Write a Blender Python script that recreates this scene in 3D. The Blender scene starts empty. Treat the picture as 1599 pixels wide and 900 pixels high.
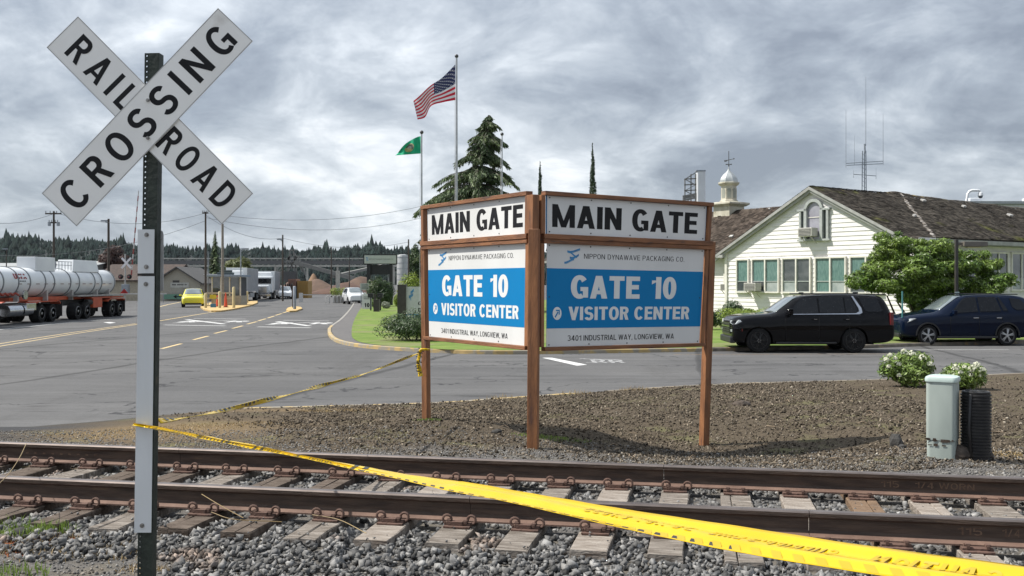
import bpy, bmesh, math, random
import numpy as np
from mathutils import Vector, Matrix

random.seed(7)
RNG = np.random.default_rng(11)
SC = bpy.context.scene
COL = SC.collection
R = math.radians
PI = math.pi

# ------------------------------------------------------------------ camera, sky, sun, exposure
FPX, HY, EYE = 1550.0, 442.0, 2.3          # focal length in photo pixels, horizon row, eye height over the road
cam_d = bpy.data.cameras.new('camera')
cam = bpy.data.objects.new('camera', cam_d)
COL.objects.link(cam)
cam.location = (0, 0, EYE)
cam.rotation_euler = (R(90), 0, 0)
cam_d.sensor_width = 36
cam_d.lens = 36 * FPX / 1599
cam_d.shift_y = -(450 - HY) / 1599
cam_d.clip_start = 0.05
cam_d.clip_end = 9000
SC.camera = cam
SC.view_settings.view_transform = 'Standard'
SC.view_settings.look = 'None'
SC.view_settings.exposure = 0.58
SC.view_settings.gamma = 1
SC.cycles.use_denoising = True
SC.cycles.max_bounces = 6
SC.cycles.adaptive_threshold = 0.008
SC.cycles.transparent_max_bounces = 8

SUN_DIR = Vector((-0.995, 0.06, 0)).normalized()      # towards the sun, seen from above
SUN_EL = R(53)
SUN_VEC = Vector((SUN_DIR.x * math.cos(SUN_EL), SUN_DIR.y * math.cos(SUN_EL), math.sin(SUN_EL)))
sun_d = bpy.data.lights.new('sun', 'SUN')
sun_d.energy = 4.4
sun_d.angle = R(0.6)
sun_d.color = (1.0, 0.955, 0.88)
sun = bpy.data.objects.new('sun', sun_d)
COL.objects.link(sun)
sun.location = SUN_VEC * 50
sun.rotation_euler = SUN_VEC.to_track_quat('Z', 'Y').to_euler()

world = bpy.data.worlds.new('World')
SC.world = world
world.use_nodes = True
wt = world.node_tree
wn, wl = wt.nodes, wt.links
for n in list(wn):
    wn.remove(n)


def wnode(kind, **kw):
    n = wn.new(kind)
    for k, v in kw.items():
        if hasattr(n, k):
            setattr(n, k, v)
        else:
            n.inputs[k].default_value = v
    return n


def wmath(op, a, b=None, c=None):
    n = wn.new('ShaderNodeMath')
    n.operation = op
    for i, v in enumerate((a, b, c)):
        if v is None:
            continue
        if isinstance(v, (int, float)):
            n.inputs[i].default_value = v
        else:
            wl.new(v, n.inputs[i])
    return n.outputs[0]


tc = wn.new('ShaderNodeTexCoord')
sep = wn.new('ShaderNodeSeparateXYZ')
wl.new(tc.outputs['Generated'], sep.inputs[0])
zc = wmath('MAXIMUM', sep.outputs[2], 0.0)
den = wmath('ADD', zc, 0.38)
cx_ = wmath('DIVIDE', sep.outputs[0], den)
cy_ = wmath('DIVIDE', sep.outputs[1], den)
comb = wn.new('ShaderNodeCombineXYZ')
wl.new(cx_, comb.inputs[0])
wl.new(cy_, comb.inputs[1])


def wnoise(scale, detail, rough, dist, off):
    mp = wn.new('ShaderNodeMapping')
    mp.inputs['Location'].default_value = off
    wl.new(comb.outputs[0], mp.inputs[0])
    t = wn.new('ShaderNodeTexNoise')
    t.inputs['Scale'].default_value = scale
    t.inputs['Detail'].default_value = detail
    t.inputs['Roughness'].default_value = rough
    t.inputs['Distortion'].default_value = dist
    wl.new(mp.outputs[0], t.inputs['Vector'])
    return t.outputs[0]


nA = wnoise(1.35, 6, 0.5, 0.35, (3.1, 1.7, 0.4))
nB = wnoise(3.9, 8, 0.6, 0.5, (7.3, 2.2, 4.4))
nC = wnoise(10.0, 7, 0.62, 0.4, (1.3, 9.2, 2.4))
s1 = wmath('MULTIPLY', nA, 0.48)
s2 = wmath('MULTIPLY_ADD', nB, 0.36, s1)
s3 = wmath('MULTIPLY_ADD', nC, 0.16, s2)
ramp = wn.new('ShaderNodeValToRGB')
cr = ramp.color_ramp
cr.elements[0].position = 0.40
cr.elements[0].color = (0.225, 0.255, 0.305, 1)
cr.elements[1].position = 0.62
cr.elements[1].color = (0.82, 0.84, 0.86, 1)
for p_, c_ in ((0.46, (0.320, 0.358, 0.412, 1)), (0.515, (0.440, 0.480, 0.530, 1)), (0.565, (0.60, 0.64, 0.685, 1))):
    e = cr.elements.new(p_)
    e.color = c_
wl.new(s3, ramp.inputs[0])
# an overcast sky is brightest overhead (the CIE sky) and clears a little at the horizon
zen = wmath('MULTIPLY_ADD', zc, 1.0, 0.74)
hor = wmath('POWER', wmath('SUBTRACT', 1.0, zc), 26.0)
zen2 = wmath('MULTIPLY_ADD', hor, 0.55, zen)
vm = wn.new('ShaderNodeVectorMath')
vm.operation = 'SCALE'
wl.new(ramp.outputs[0], vm.inputs[0])
wl.new(wmath('MULTIPLY', zen2, 10.0), vm.inputs['Scale'])
sky = wn.new('ShaderNodeTexSky')
sky.sky_type = 'NISHITA'
sky.sun_disc = False
sky.sun_elevation = SUN_EL
sky.sun_rotation = math.atan2(SUN_DIR.x, SUN_DIR.y)
mixw = wn.new('ShaderNodeMix')
mixw.data_type = 'RGBA'
mixw.inputs[0].default_value = 0.90
wl.new(sky.outputs[0], mixw.inputs[6])
wl.new(vm.outputs[0], mixw.inputs[7])
bg = wn.new('ShaderNodeBackground')
bg.inputs['Strength'].default_value = 0.1
wl.new(mixw.outputs[2], bg.inputs[0])
wout = wn.new('ShaderNodeOutputWorld')
wl.new(bg.outputs[0], wout.inputs[0])


# ------------------------------------------------------------------ helpers
def P(px, py, d):
    return Vector(((px - 799.5) * d / FPX, d, EYE - (py - HY) * d / FPX))


def G(px, py, z=0.0):
    """the point of a horizontal plane at height z that the photo shows at (px, py)"""
    d = (EYE - z) * FPX / (py - HY)
    return Vector(((px - 799.5) * d / FPX, d, z))


def XX(px, d):
    return (px - 799.5) * d / FPX


def ZZ(py, d):
    return EYE - (py - HY) * d / FPX


MATS = {}


def M(name, c1, c2=None, scale=6.0, detail=5.0, rough=0.7, metal=0.0, bump=0.0, bscale=None, spec=0.5,
      coat=0.0, isl=0.0, trans=0.0, stretch=None, emit=0.0, lo=0.35, hi=0.65, c3=None, s3=1.0, p3=0.6):
    if name in MATS:
        return MATS[name]
    m = bpy.data.materials.new(name)
    m.use_nodes = True
    t = m.node_tree
    b = t.nodes['Principled BSDF']
    b.inputs['Roughness'].default_value = rough
    b.inputs['Metallic'].default_value = metal
    b.inputs['Specular IOR Level'].default_value = spec
    b.inputs['Coat Weight'].default_value = coat
    if coat:
        b.inputs['Coat Roughness'].default_value = 0.06
    if trans:
        b.inputs['Transmission Weight'].default_value = trans
    c1 = tuple(c1) + (1,)
    if c2 is None:
        c2 = tuple(x * 0.8 for x in c1[:3])
    c2 = tuple(c2)[:3] + (1,)
    tcn = t.nodes.new('ShaderNodeTexCoord')
    mp = t.nodes.new('ShaderNodeMapping')
    t.links.new(tcn.outputs['Object'], mp.inputs[0])
    if stretch:
        mp.inputs['Scale'].default_value = stretch
    no = t.nodes.new('ShaderNodeTexNoise')
    no.inputs['Scale'].default_value = scale
    no.inputs['Detail'].default_value = detail
    t.links.new(mp.outputs[0], no.inputs['Vector'])
    rp = t.nodes.new('ShaderNodeValToRGB')
    rp.color_ramp.elements[0].position = lo
    rp.color_ramp.elements[1].position = hi
    rp.color_ramp.elements[0].color = c1
    rp.color_ramp.elements[1].color = c2
    t.links.new(no.outputs[0], rp.inputs[0])
    out = rp.outputs[0]
    if c3 is not None:
        n3 = t.nodes.new('ShaderNodeTexNoise')
        n3.inputs['Scale'].default_value = s3
        n3.inputs['Detail'].default_value = 6
        t.links.new(mp.outputs[0], n3.inputs['Vector'])
        r3 = t.nodes.new('ShaderNodeValToRGB')
        r3.color_ramp.elements[0].position = p3
        r3.color_ramp.elements[1].position = min(1.0, p3 + 0.08)
        t.links.new(n3.outputs[0], r3.inputs[0])
        mx = t.nodes.new('ShaderNodeMix')
        mx.data_type = 'RGBA'
        t.links.new(r3.outputs[0], mx.inputs[0])
        t.links.new(out, mx.inputs[6])
        mx.inputs[7].default_value = tuple(c3)[:3] + (1,)
        out = mx.outputs[2]
    if isl:
        ge = t.nodes.new('ShaderNodeNewGeometry')
        mr = t.nodes.new('ShaderNodeMapRange')
        mr.inputs['To Min'].default_value = 1 - isl
        mr.inputs['To Max'].default_value = 1 + isl
        t.links.new(ge.outputs['Random Per Island'], mr.inputs['Value'])
        sc = t.nodes.new('ShaderNodeVectorMath')
        sc.operation = 'SCALE'
        t.links.new(out, sc.inputs[0])
        t.links.new(mr.outputs[0], sc.inputs['Scale'])
        out = sc.outputs[0]
    t.links.new(out, b.inputs['Base Color'])
    if emit:
        t.links.new(out, b.inputs['Emission Color'])
        b.inputs['Emission Strength'].default_value = emit
    if bump:
        bn = t.nodes.new('ShaderNodeTexNoise')
        bn.inputs['Scale'].default_value = bscale or scale * 4
        bn.inputs['Detail'].default_value = 6
        t.links.new(mp.outputs[0], bn.inputs['Vector'])
        bu = t.nodes.new('ShaderNodeBump')
        bu.inputs['Strength'].default_value = bump
        bu.inputs['Distance'].default_value = 0.02
        t.links.new(bn.outputs[0], bu.inputs['Height'])
        t.links.new(bu.outputs[0], b.inputs['Normal'])
    MATS[name] = m
    return m


def leafmat(name, c1, c2, isl=0.35, rough=0.5, tr=0.25):
    """a leaf: a glossy face that also lets a little light through"""
    m = M(name, c1, c2, scale=0.9, rough=rough, isl=isl, spec=0.4)
    t = m.node_tree
    b = t.nodes['Principled BSDF']
    src = b.inputs['Base Color'].links[0].from_socket
    tr_ = t.nodes.new('ShaderNodeBsdfTranslucent')
    t.links.new(src, tr_.inputs[0])
    mx = t.nodes.new('ShaderNodeMixShader')
    mx.inputs[0].default_value = tr
    t.links.new(b.outputs[0], mx.inputs[1])
    t.links.new(tr_.outputs[0], mx.inputs[2])
    t.links.new(mx.outputs[0], t.nodes['Material Output'].inputs[0])
    return m


def props(o, label=None, cat=None, group=None, kind=None):
    if label:
        o['label'] = label
    if cat:
        o['category'] = cat
    if group:
        o['group'] = group
    if kind:
        o['kind'] = kind
    return o


class MB:
    """collects shapes and links them as one mesh object"""

    def __init__(self):
        self.v = []
        self.f = []
        self.mi = []
        self.cur = 0

    def add(self, vs, fs):
        o = len(self.v)
        self.v.extend([tuple(v) for v in vs])
        for f in fs:
            self.f.append(tuple(i + o for i in f))
            self.mi.append(self.cur)
        return self

    def box(self, c, s, rz=0.0, rot=None, taper=1.0):
        x, y, z = (a / 2 for a in s)
        pts = [Vector((sx * x * (taper if sz > 0 else 1), sy * y * (taper if sz > 0 else 1), sz * z)) for sz in (-1, 1) for sy in (-1, 1) for sx in (-1, 1)]
        m = rot if rot is not None else Matrix.Rotation(rz, 3, 'Z')
        c = Vector(c)
        pts = [m @ p + c for p in pts]
        return self.add(pts, [(0, 2, 3, 1), (4, 5, 7, 6), (0, 1, 5, 4), (2, 6, 7, 3), (0, 4, 6, 2), (1, 3, 7, 5)])

    def bar(self, a, b, w, h, up=(0, 0, 1)):
        """a box from a to b, w wide across, h along up"""
        a, b = Vector(a), Vector(b)
        d = (b - a).normalized()
        u = Vector(up)
        s = d.cross(u)
        if s.length < 1e-4:
            s = d.cross(Vector((1, 0, 0)))
        s.normalize()
        u = s.cross(d).normalized()
        pts = []
        for p in (a, b):
            for i, j in ((-1, -1), (1, -1), (1, 1), (-1, 1)):
                pts.append(p + s * (i * w / 2) + u * (j * h / 2))
        return self.add(pts, [(0, 1, 2, 3), (7, 6, 5, 4), (0, 4, 5, 1), (1, 5, 6, 2), (2, 6, 7, 3), (3, 7, 4, 0)])

    def tube(self, pts, r, n=8, caps=True):
        pts = [Vector(p) for p in pts]
        rs = r if isinstance(r, (list, tuple)) else [r] * len(pts)
        vs, fs = [], []
        prev = None
        for i, p in enumerate(pts):
            d = (pts[min(i + 1, len(pts) - 1)] - pts[max(i - 1, 0)])
            if d.length < 1e-9:
                d = Vector((0, 0, 1))
            d.normalize()
            if prev is None:
                s = d.cross(Vector((0, 0, 1)))
                if s.length < 1e-3:
                    s = Vector((1, 0, 0))
            else:
                s = prev - d * prev.dot(d)
            s.normalize()
            prev = s
            t = d.cross(s)
            for k in range(n):
                a = 2 * PI * k / n
                vs.append(p + (s * math.cos(a) + t * math.sin(a)) * rs[i])
        for i in range(len(pts) - 1):
            for k in range(n):
                a, b = i * n + k, i * n + (k + 1) % n
                fs.append((a, b, b + n, a + n))
        if caps:
            fs.append(tuple(reversed(range(n))))
            fs.append(tuple(range((len(pts) - 1) * n, len(pts) * n)))
        return self.add(vs, fs)

    def cyl(self, a, b, r, n=16, r2=None):
        return self.tube([a, b], [r, r if r2 is None else r2], n)

    def lathe(self, prof, n=24, o=(0, 0, 0), axis='z', ph=0.0):
        vs, fs = [], []
        for (r, z) in prof:
            for k in range(n):
                a = 2 * PI * k / n + ph
                c, s = math.cos(a) * r, math.sin(a) * r
                vs.append({'z': (c, s, z), 'y': (c, z, s), 'x': (z, c, s)}[axis])
        vs = [(x + o[0], y + o[1], z + o[2]) for x, y, z in vs]
        for i in range(len(prof) - 1):
            for k in range(n):
                a, b = i * n + k, i * n + (k + 1) % n
                fs.append((a, b, b + n, a + n))
        if prof[0][0] > 1e-6:
            fs.append(tuple(reversed(range(n))))
        if prof[-1][0] > 1e-6:
            fs.append(tuple(range((len(prof) - 1) * n, len(prof) * n)))
        return self.add(vs, fs)

    def prism(self, poly, a, b, ax):
        """poly: 2D points; ax(p2, t) -> 3D for t in (a, b)"""
        n = len(poly)
        vs = [ax(p, a) for p in poly] + [ax(p, b) for p in poly]
        fs = [tuple(reversed(range(n))), tuple(range(n, 2 * n))]
        fs += [(i, (i + 1) % n, (i + 1) % n + n, i + n) for i in range(n)]
        return self.add(vs, fs)

    def grid(self, fn, nu, nv):
        vs = [fn(i / nu, j / nv) for j in range(nv + 1) for i in range(nu + 1)]
        fs = [(j * (nu + 1) + i, j * (nu + 1) + i + 1, (j + 1) * (nu + 1) + i + 1, (j + 1) * (nu + 1) + i) for j in range(nv) for i in range(nu)]
        return self.add(vs, fs)

    def ico(self, c, r, sx=1, sy=1, sz=1, jit=0.0, sub=1):
        bm = bmesh.new()
        bmesh.ops.create_icosphere(bm, subdivisions=sub, radius=1)
        vs = []
        for v in bm.verts:
            k = 1 + random.uniform(-jit, jit)
            vs.append((c[0] + v.co.x * r * sx * k, c[1] + v.co.y * r * sy * k, c[2] + v.co.z * r * sz * k))
        fs = [tuple(x.index for x in f.verts) for f in bm.faces]
        bm.free()
        return self.add(vs, fs)

    def build(self, name, mats, parent=None, smooth=False, bevel=0.0, seg=2, xf=None, fix=True, origin=None):
        vs = self.v
        if xf is not None:
            vs = [tuple(xf @ Vector(v)) for v in vs]
        if origin is not None:
            vs = [(v[0] - origin[0], v[1] - origin[1], v[2] - origin[2]) for v in vs]
        me = bpy.data.meshes.new(name)
        me.from_pydata(vs, [], self.f)
        if not isinstance(mats, (list, tuple)):
            mats = [mats]
        for m in mats:
            me.materials.append(m)
        if max(self.mi, default=0):
            me.polygons.foreach_set('material_index', self.mi)
        if fix:
            bm = bmesh.new()
            bm.from_mesh(me)
            bmesh.ops.recalc_face_normals(bm, faces=bm.faces)
            bm.to_mesh(me)
            bm.free()
        if smooth:
            me.polygons.foreach_set('use_smooth', [True] * len(me.polygons))
            if smooth is not True:
                me.set_sharp_from_angle(angle=R(smooth))
        o = bpy.data.objects.new(name, me)
        COL.objects.link(o)
        if parent:
            o.parent = parent
        if origin is not None:
            o.location = origin
        if bevel:
            b = o.modifiers.new('bevel', 'BEVEL')
            b.width = bevel
            b.segments = seg
            b.limit_method = 'ANGLE'
        return o


def E(name, loc, rz, label, cat, group=None):
    o = bpy.data.objects.new(name, None)
    COL.objects.link(o)
    o.location = loc
    o.rotation_euler = (0, 0, rz)
    o.empty_display_size = 0.2
    return props(o, label, cat, group)


def copy_tree(o, parent=None):
    c = o.copy()
    COL.objects.link(c)
    if parent:
        c.parent = parent
    for ch in list(o.children):
        copy_tree(ch, c)
    return c


def bigmesh(name, V, Fs, mat, parent=None, kind=None, smooth=False):
    """V: (n,3) array, Fs: (m,k) array"""
    me = bpy.data.meshes.new(name)
    n, m, k = len(V), len(Fs), Fs.shape[1]
    me.vertices.add(n)
    me.vertices.foreach_set('co', V.astype(np.float32).ravel())
    me.loops.add(m * k)
    me.loops.foreach_set('vertex_index', Fs.astype(np.int32).ravel())
    me.polygons.add(m)
    me.polygons.foreach_set('loop_start', np.arange(0, m * k, k, dtype=np.int32))
    me.polygons.foreach_set('loop_total', np.full(m, k, dtype=np.int32))
    if smooth:
        me.polygons.foreach_set('use_smooth', np.ones(m, dtype=bool))
    me.update(calc_edges=True)
    me.validate()
    for mm in (mat if isinstance(mat, (list, tuple)) else [mat]):
        me.materials.append(mm)
    o = bpy.data.objects.new(name, me)
    COL.objects.link(o)
    if parent:
        o.parent = parent
    if kind:
        o['kind'] = kind
    return o


def scatter(base_v, base_f, pos, scale, rots, jit=0.0):
    """one array mesh of many copies: pos (n,3), scale (n,3), rots (n,3,3)"""
    n = len(pos)
    B = np.repeat(base_v[None], n, 0)
    if jit:
        B = B * (1 + RNG.uniform(-jit, jit, (n, len(base_v), 1)))
    B = B * scale[:, None, :]
    B = np.einsum('nij,nkj->nki', rots, B) + pos[:, None, :]
    Fv = base_f[None] + (np.arange(n) * len(base_v))[:, None, None]
    return B.reshape(-1, 3), Fv.reshape(-1, base_f.shape[1])


def rand_rots(n, tilt=1.0):
    a = RNG.uniform(0, 2 * PI, n)
    b = RNG.uniform(-PI, PI, n) * tilt
    c = RNG.uniform(-PI, PI, n) * tilt
    ca, sa, cb, sb, cc, sc_ = np.cos(a), np.sin(a), np.cos(b), np.sin(b), np.cos(c), np.sin(c)
    Z = np.zeros((n, 3, 3)); Y = np.zeros((n, 3, 3)); X = np.zeros((n, 3, 3))
    Z[:, 0, 0] = ca; Z[:, 0, 1] = -sa; Z[:, 1, 0] = sa; Z[:, 1, 1] = ca; Z[:, 2, 2] = 1
    Y[:, 0, 0] = cb; Y[:, 0, 2] = sb; Y[:, 2, 0] = -sb; Y[:, 2, 2] = cb; Y[:, 1, 1] = 1
    X[:, 1, 1] = cc; X[:, 1, 2] = -sc_; X[:, 2, 1] = sc_; X[:, 2, 2] = cc; X[:, 0, 0] = 1
    return Z @ Y @ X


def ico_arrays():
    bm = bmesh.new()
    bmesh.ops.create_icosphere(bm, subdivisions=1, radius=1)
    v = np.array([x.co[:] for x in bm.verts])
    f = np.array([[x.index for x in g.verts] for g in bm.faces])
    bm.free()
    return v, f


ICO_V, ICO_F = ico_arrays()
OCT_V = np.array([[1, 0, 0], [-1, 0, 0], [0, 1, 0], [0, -1, 0], [0, 0, 1], [0, 0, -1]], float)
OCT_F = np.array([[0, 2, 4], [2, 1, 4], [1, 3, 4], [3, 0, 4], [2, 0, 5], [1, 2, 5], [3, 1, 5], [0, 3, 5]])

# ------------------------------------------------------------------ lettering drawn with strokes
def arc_pts(cx, cy, rx, ry, a0, a1, n, e=1.0):
    out = []
    for i in range(n + 1):
        a = R(a0 + (a1 - a0) * i / n)
        c, s = math.cos(a), math.sin(a)
        out.append((cx + rx * math.copysign(abs(c) ** e, c), cy + ry * math.copysign(abs(s) ** e, s)))
    return out


def ring(cx, cy, rx, ry, a0, a1, wx, wy, n=16, e=0.93):
    o = arc_pts(cx, cy, rx, ry, a0, a1, n, e)
    i = arc_pts(cx, cy, rx - wx, ry - wy, a0, a1, n, e)
    return [[o[k], o[k + 1], i[k + 1], i[k]] for k in range(n)]


def rect(x0, y0, x1, y1):
    return [[(x0, y0), (x1, y0), (x1, y1), (x0, y1)]]


def dg(x0, y0, x1, y1, w):
    return [[(x0, y0), (x0 + w, y0), (x1 + w, y1), (x1, y1)]]


def glyph(ch, s):
    """returns (advance, list of shapes) in a cap height of 1; s is the stem width"""
    h = s * (0.88 if s < .22 else 0.76)
    W = 0.62 + s * 0.50
    if ch in 'BPRSEFLTY':
        W *= 0.94
    if ch == 'I':
        return s, [rect(0, 0, s, 1)]
    if ch == 'L':
        W *= 0.86
        return W, [rect(0, 0, s, 1), rect(s, 0, W, h)]
    if ch == 'T':
        return W, [rect(0, 1 - h, W, 1), rect((W - s) / 2, 0, (W + s) / 2, 1 - h)]
    if ch in 'EF':
        W *= 0.92
        q = [rect(0, 0, s, 1), rect(s, 1 - h, W, 1), rect(s, .5 - h / 2 + .02, W * .93, .5 + h / 2 + .02)]
        if ch == 'E':
            q.append(rect(s, 0, W, h))
        return W, q
    if ch == 'H':
        return W, [rect(0, 0, s, 1), rect(W - s, 0, W, 1), rect(s, .5 - h / 2, W - s, .5 + h / 2)]
    if ch == 'A':
        W *= 1.06
        return W, [dg(0, 0, W / 2 - s * .55, 1, s * 1.0), dg(W - s * 1.0, 0, W / 2 - s * .45, 1, s * 1.0), rect(W * .2 + s * .3, .19, W * .8 - s * .3, .19 + h * .85)]
    if ch == 'V':
        W *= 1.04
        return W, [dg(W / 2 - s / 2, 0, 0, 1, s * 1.04), dg(W / 2 - s / 2, 0, W - s * 1.04, 1, s * 1.04)]
    if ch == 'W':
        W *= 1.5
        q = W * .27
        return W, [dg(q - s * .42, 0, 0, 1, s * .95), dg(q - s * .42, 0, W / 2 - s * .45, 1, s * .9),
                   dg(W - q - s * .5, 0, W / 2 - s * .45, 1, s * .9), dg(W - q - s * .5, 0, W - s * .95, 1, s * .95)]
    if ch == 'M':
        W *= 1.30
        return W, [rect(0, 0, s * .92, 1), rect(W - s * .92, 0, W, 1), dg(W / 2 - s * .42, 0, s * .1, 1, s * .84), dg(W / 2 - s * .42, 0, W - s * .94, 1, s * .84)]
    if ch == 'N':
        return W * 1.03, [rect(0, 0, s, 1), rect(W * 1.03 - s, 0, W * 1.03, 1), dg(W * 1.03 - s, 0, 0, 1, s)]
    if ch == 'Y':
        return W * 1.04, [rect(W * .52 - s / 2, 0, W * .52 + s / 2, .44), dg(W * .52 - s / 2, .4, 0, 1, s), dg(W * .52 - s / 2, .4, W * 1.04 - s, 1, s)]
    if ch == 'K':
        return W, [rect(0, 0, s, 1), dg(s * .6, .38, W - s * 1.15, 1, s * 1.1), dg(W - s * 1.1, 0, s * .95, .62, s * 1.1)]
    if ch == 'X':
        return W, [dg(0, 0, W - s * 1.1, 1, s * 1.1), dg(W - s * 1.1, 0, 0, 1, s * 1.1)]
    if ch == '/':
        return W * .7, [dg(0, 0, W * .7 - s, 1, s)]
    if ch == '-':
        return W * .5, [rect(0, .42, W * .5, .42 + h)]
    if ch in 'O0':
        if ch == '0':
            W *= 0.9
        else:
            W *= 1.06
        return W, [ring(W / 2, .5, W / 2, .515, 0, 360, s, h, 32)]
    if ch in 'CG':
        W *= 1.03
        q = [ring(W / 2, .5, W / 2, .515, 38, 322 if ch == 'C' else 300, s, h, 30)]
        if ch == 'G':
            q += [rect(W - s * .9, .04, W, .5), rect(W * .55, .5 - h * .9, W - s * .9, .5)]
        return W, q
    if ch == 'Q':
        return W * 1.06, [ring(W * .53, .5, W * .53, .515, 0, 360, s, h, 32), dg(W * .9, -.06, W * .5, .3, s)]
    if ch == 'U':
        return W, [rect(0, .3, s, 1), rect(W - s, .3, W, 1), ring(W / 2, .32, W / 2, .335, 180, 360, s, h, 16)]
    if ch == 'J':
        W *= .8
        return W, [rect(W - s, .3, W, 1), ring(W / 2, .3, W / 2, .315, 190, 360, s, h, 14)]
    if ch == 'D':
        return W, [rect(0, 0, s, 1), rect(s, 0, W * .45, h), rect(s, 1 - h, W * .45, 1), ring(W * .45, .5, W * .55, .5, -90, 90, s, h, 20)]
    if ch in 'PR':
        m = .43
        q = [rect(0, 0, s, 1), rect(s, 1 - h, W * .55, 1), rect(s, m, W * .55, m + h * .95), ring(W * .55, (1 + m) / 2, W * .43, (1 - m) / 2, -90, 90, s, h * .95, 16)]
        if ch == 'R':
            q.append(dg(W - s * 1.05, 0, W * .42, m + .02, s * 1.05))
        return W, q
    if ch == 'B':
        m = .47
        return W, [rect(0, 0, s, 1), rect(s, 1 - h, W * .52, 1), rect(s, m, W * .52, m + h * .8), rect(s, 0, W * .52, h),
                   ring(W * .52, (1 + m) / 2, W * .42, (1 - m) / 2, -90, 90, s, h * .85, 14), ring(W * .52, (m + h * .8) / 2, W * .48, (m + h * .8) / 2, -90, 90, s, h * .85, 14)]
    if ch == 'S':
        r = (1.03 + h) / 4
        return W, [ring(W / 2, 1.015 - r, W * .48, r, 22, 270, s * .95, h, 22),
                   ring(W / 2, r - .015, W * .5, r, -158, 90, s * .95, h, 22)]
    if ch == '1':
        W *= .62
        return W, [rect(W - s, 0, W, 1), [[(0, .66), (W - s, .76), (W - s, 1), (W - s, 1), ][:3] + [(W - s * .6, 1)], [(0, .66), (W - s, .76), (W - s, .84), (0, .84)]][1:]]
    if ch == '2':
        return W * .95, [ring(W * .47, .7, W * .47, .315, -20, 160, s, h, 16), dg(0, h * .8, W * .6, .55, s * 1.1), rect(0, 0, W * .95, h)]
    if ch == '3':
        return W * .92, [ring(W * .44, .745, W * .44, .27, -80, 155, s * .9, h * .9, 16), ring(W * .46, .27, W * .46, .285, -155, 80, s * .9, h * .9, 16)]
    if ch == '4':
        return W, [rect(W * .6, 0, W * .6 + s, 1), rect(0, .22, W, .22 + h * .9), dg(0, .25, W * .6 - s * .2, 1, s)]
    if ch == '5':
        return W * .95, [rect(0, 1 - h, W * .9, 1), rect(0, .45, s * .8, 1 - h), ring(W * .45, .31, W * .48, .325, -150, 130, s, h, 20)]
    if ch == '.':
        return s * 1.1, [rect(0, 0, s * 1.1, s)]
    if ch == ',':
        return s * 1.1, [rect(0, 0, s * 1.1, s), dg(0, -s * .8, s * .4, 0, s * .6)]
    if ch == "'":
        return s, [rect(0, .7, s, 1)]
    return 0.34, []


def text_shapes(txt, s, gap=0.14, space=0.36):
    x = 0
    out = []
    for ch in txt:
        if ch == ' ':
            x += space
            continue
        a, sh = glyph(ch, s)
        for i, polys in enumerate(sh):
            for p in polys:
                out.append((i, [(x + q[0], q[1]) for q in p]))
        x += a + gap
    return out, x - gap


def lettering(mb, txt, box, fn, s=0.2, gap=0.14, space=0.36, off=0.0, step=0.00025, mirror=False):
    """box = (u0, v0, u1, v1); fn(u, v, n) -> 3D"""
    sh, W = text_shapes(txt, s, gap, space)
    u0, v0, u1, v1 = box
    for i, poly in sh:
        vs = []
        for (x, y) in poly:
            t = x / W
            if mirror:
                t = 1 - t
            vs.append(fn(u0 + (u1 - u0) * t, v0 + (v1 - v0) * y, off + step * i))
        mb.add(vs, [tuple(range(len(vs)))])

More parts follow.
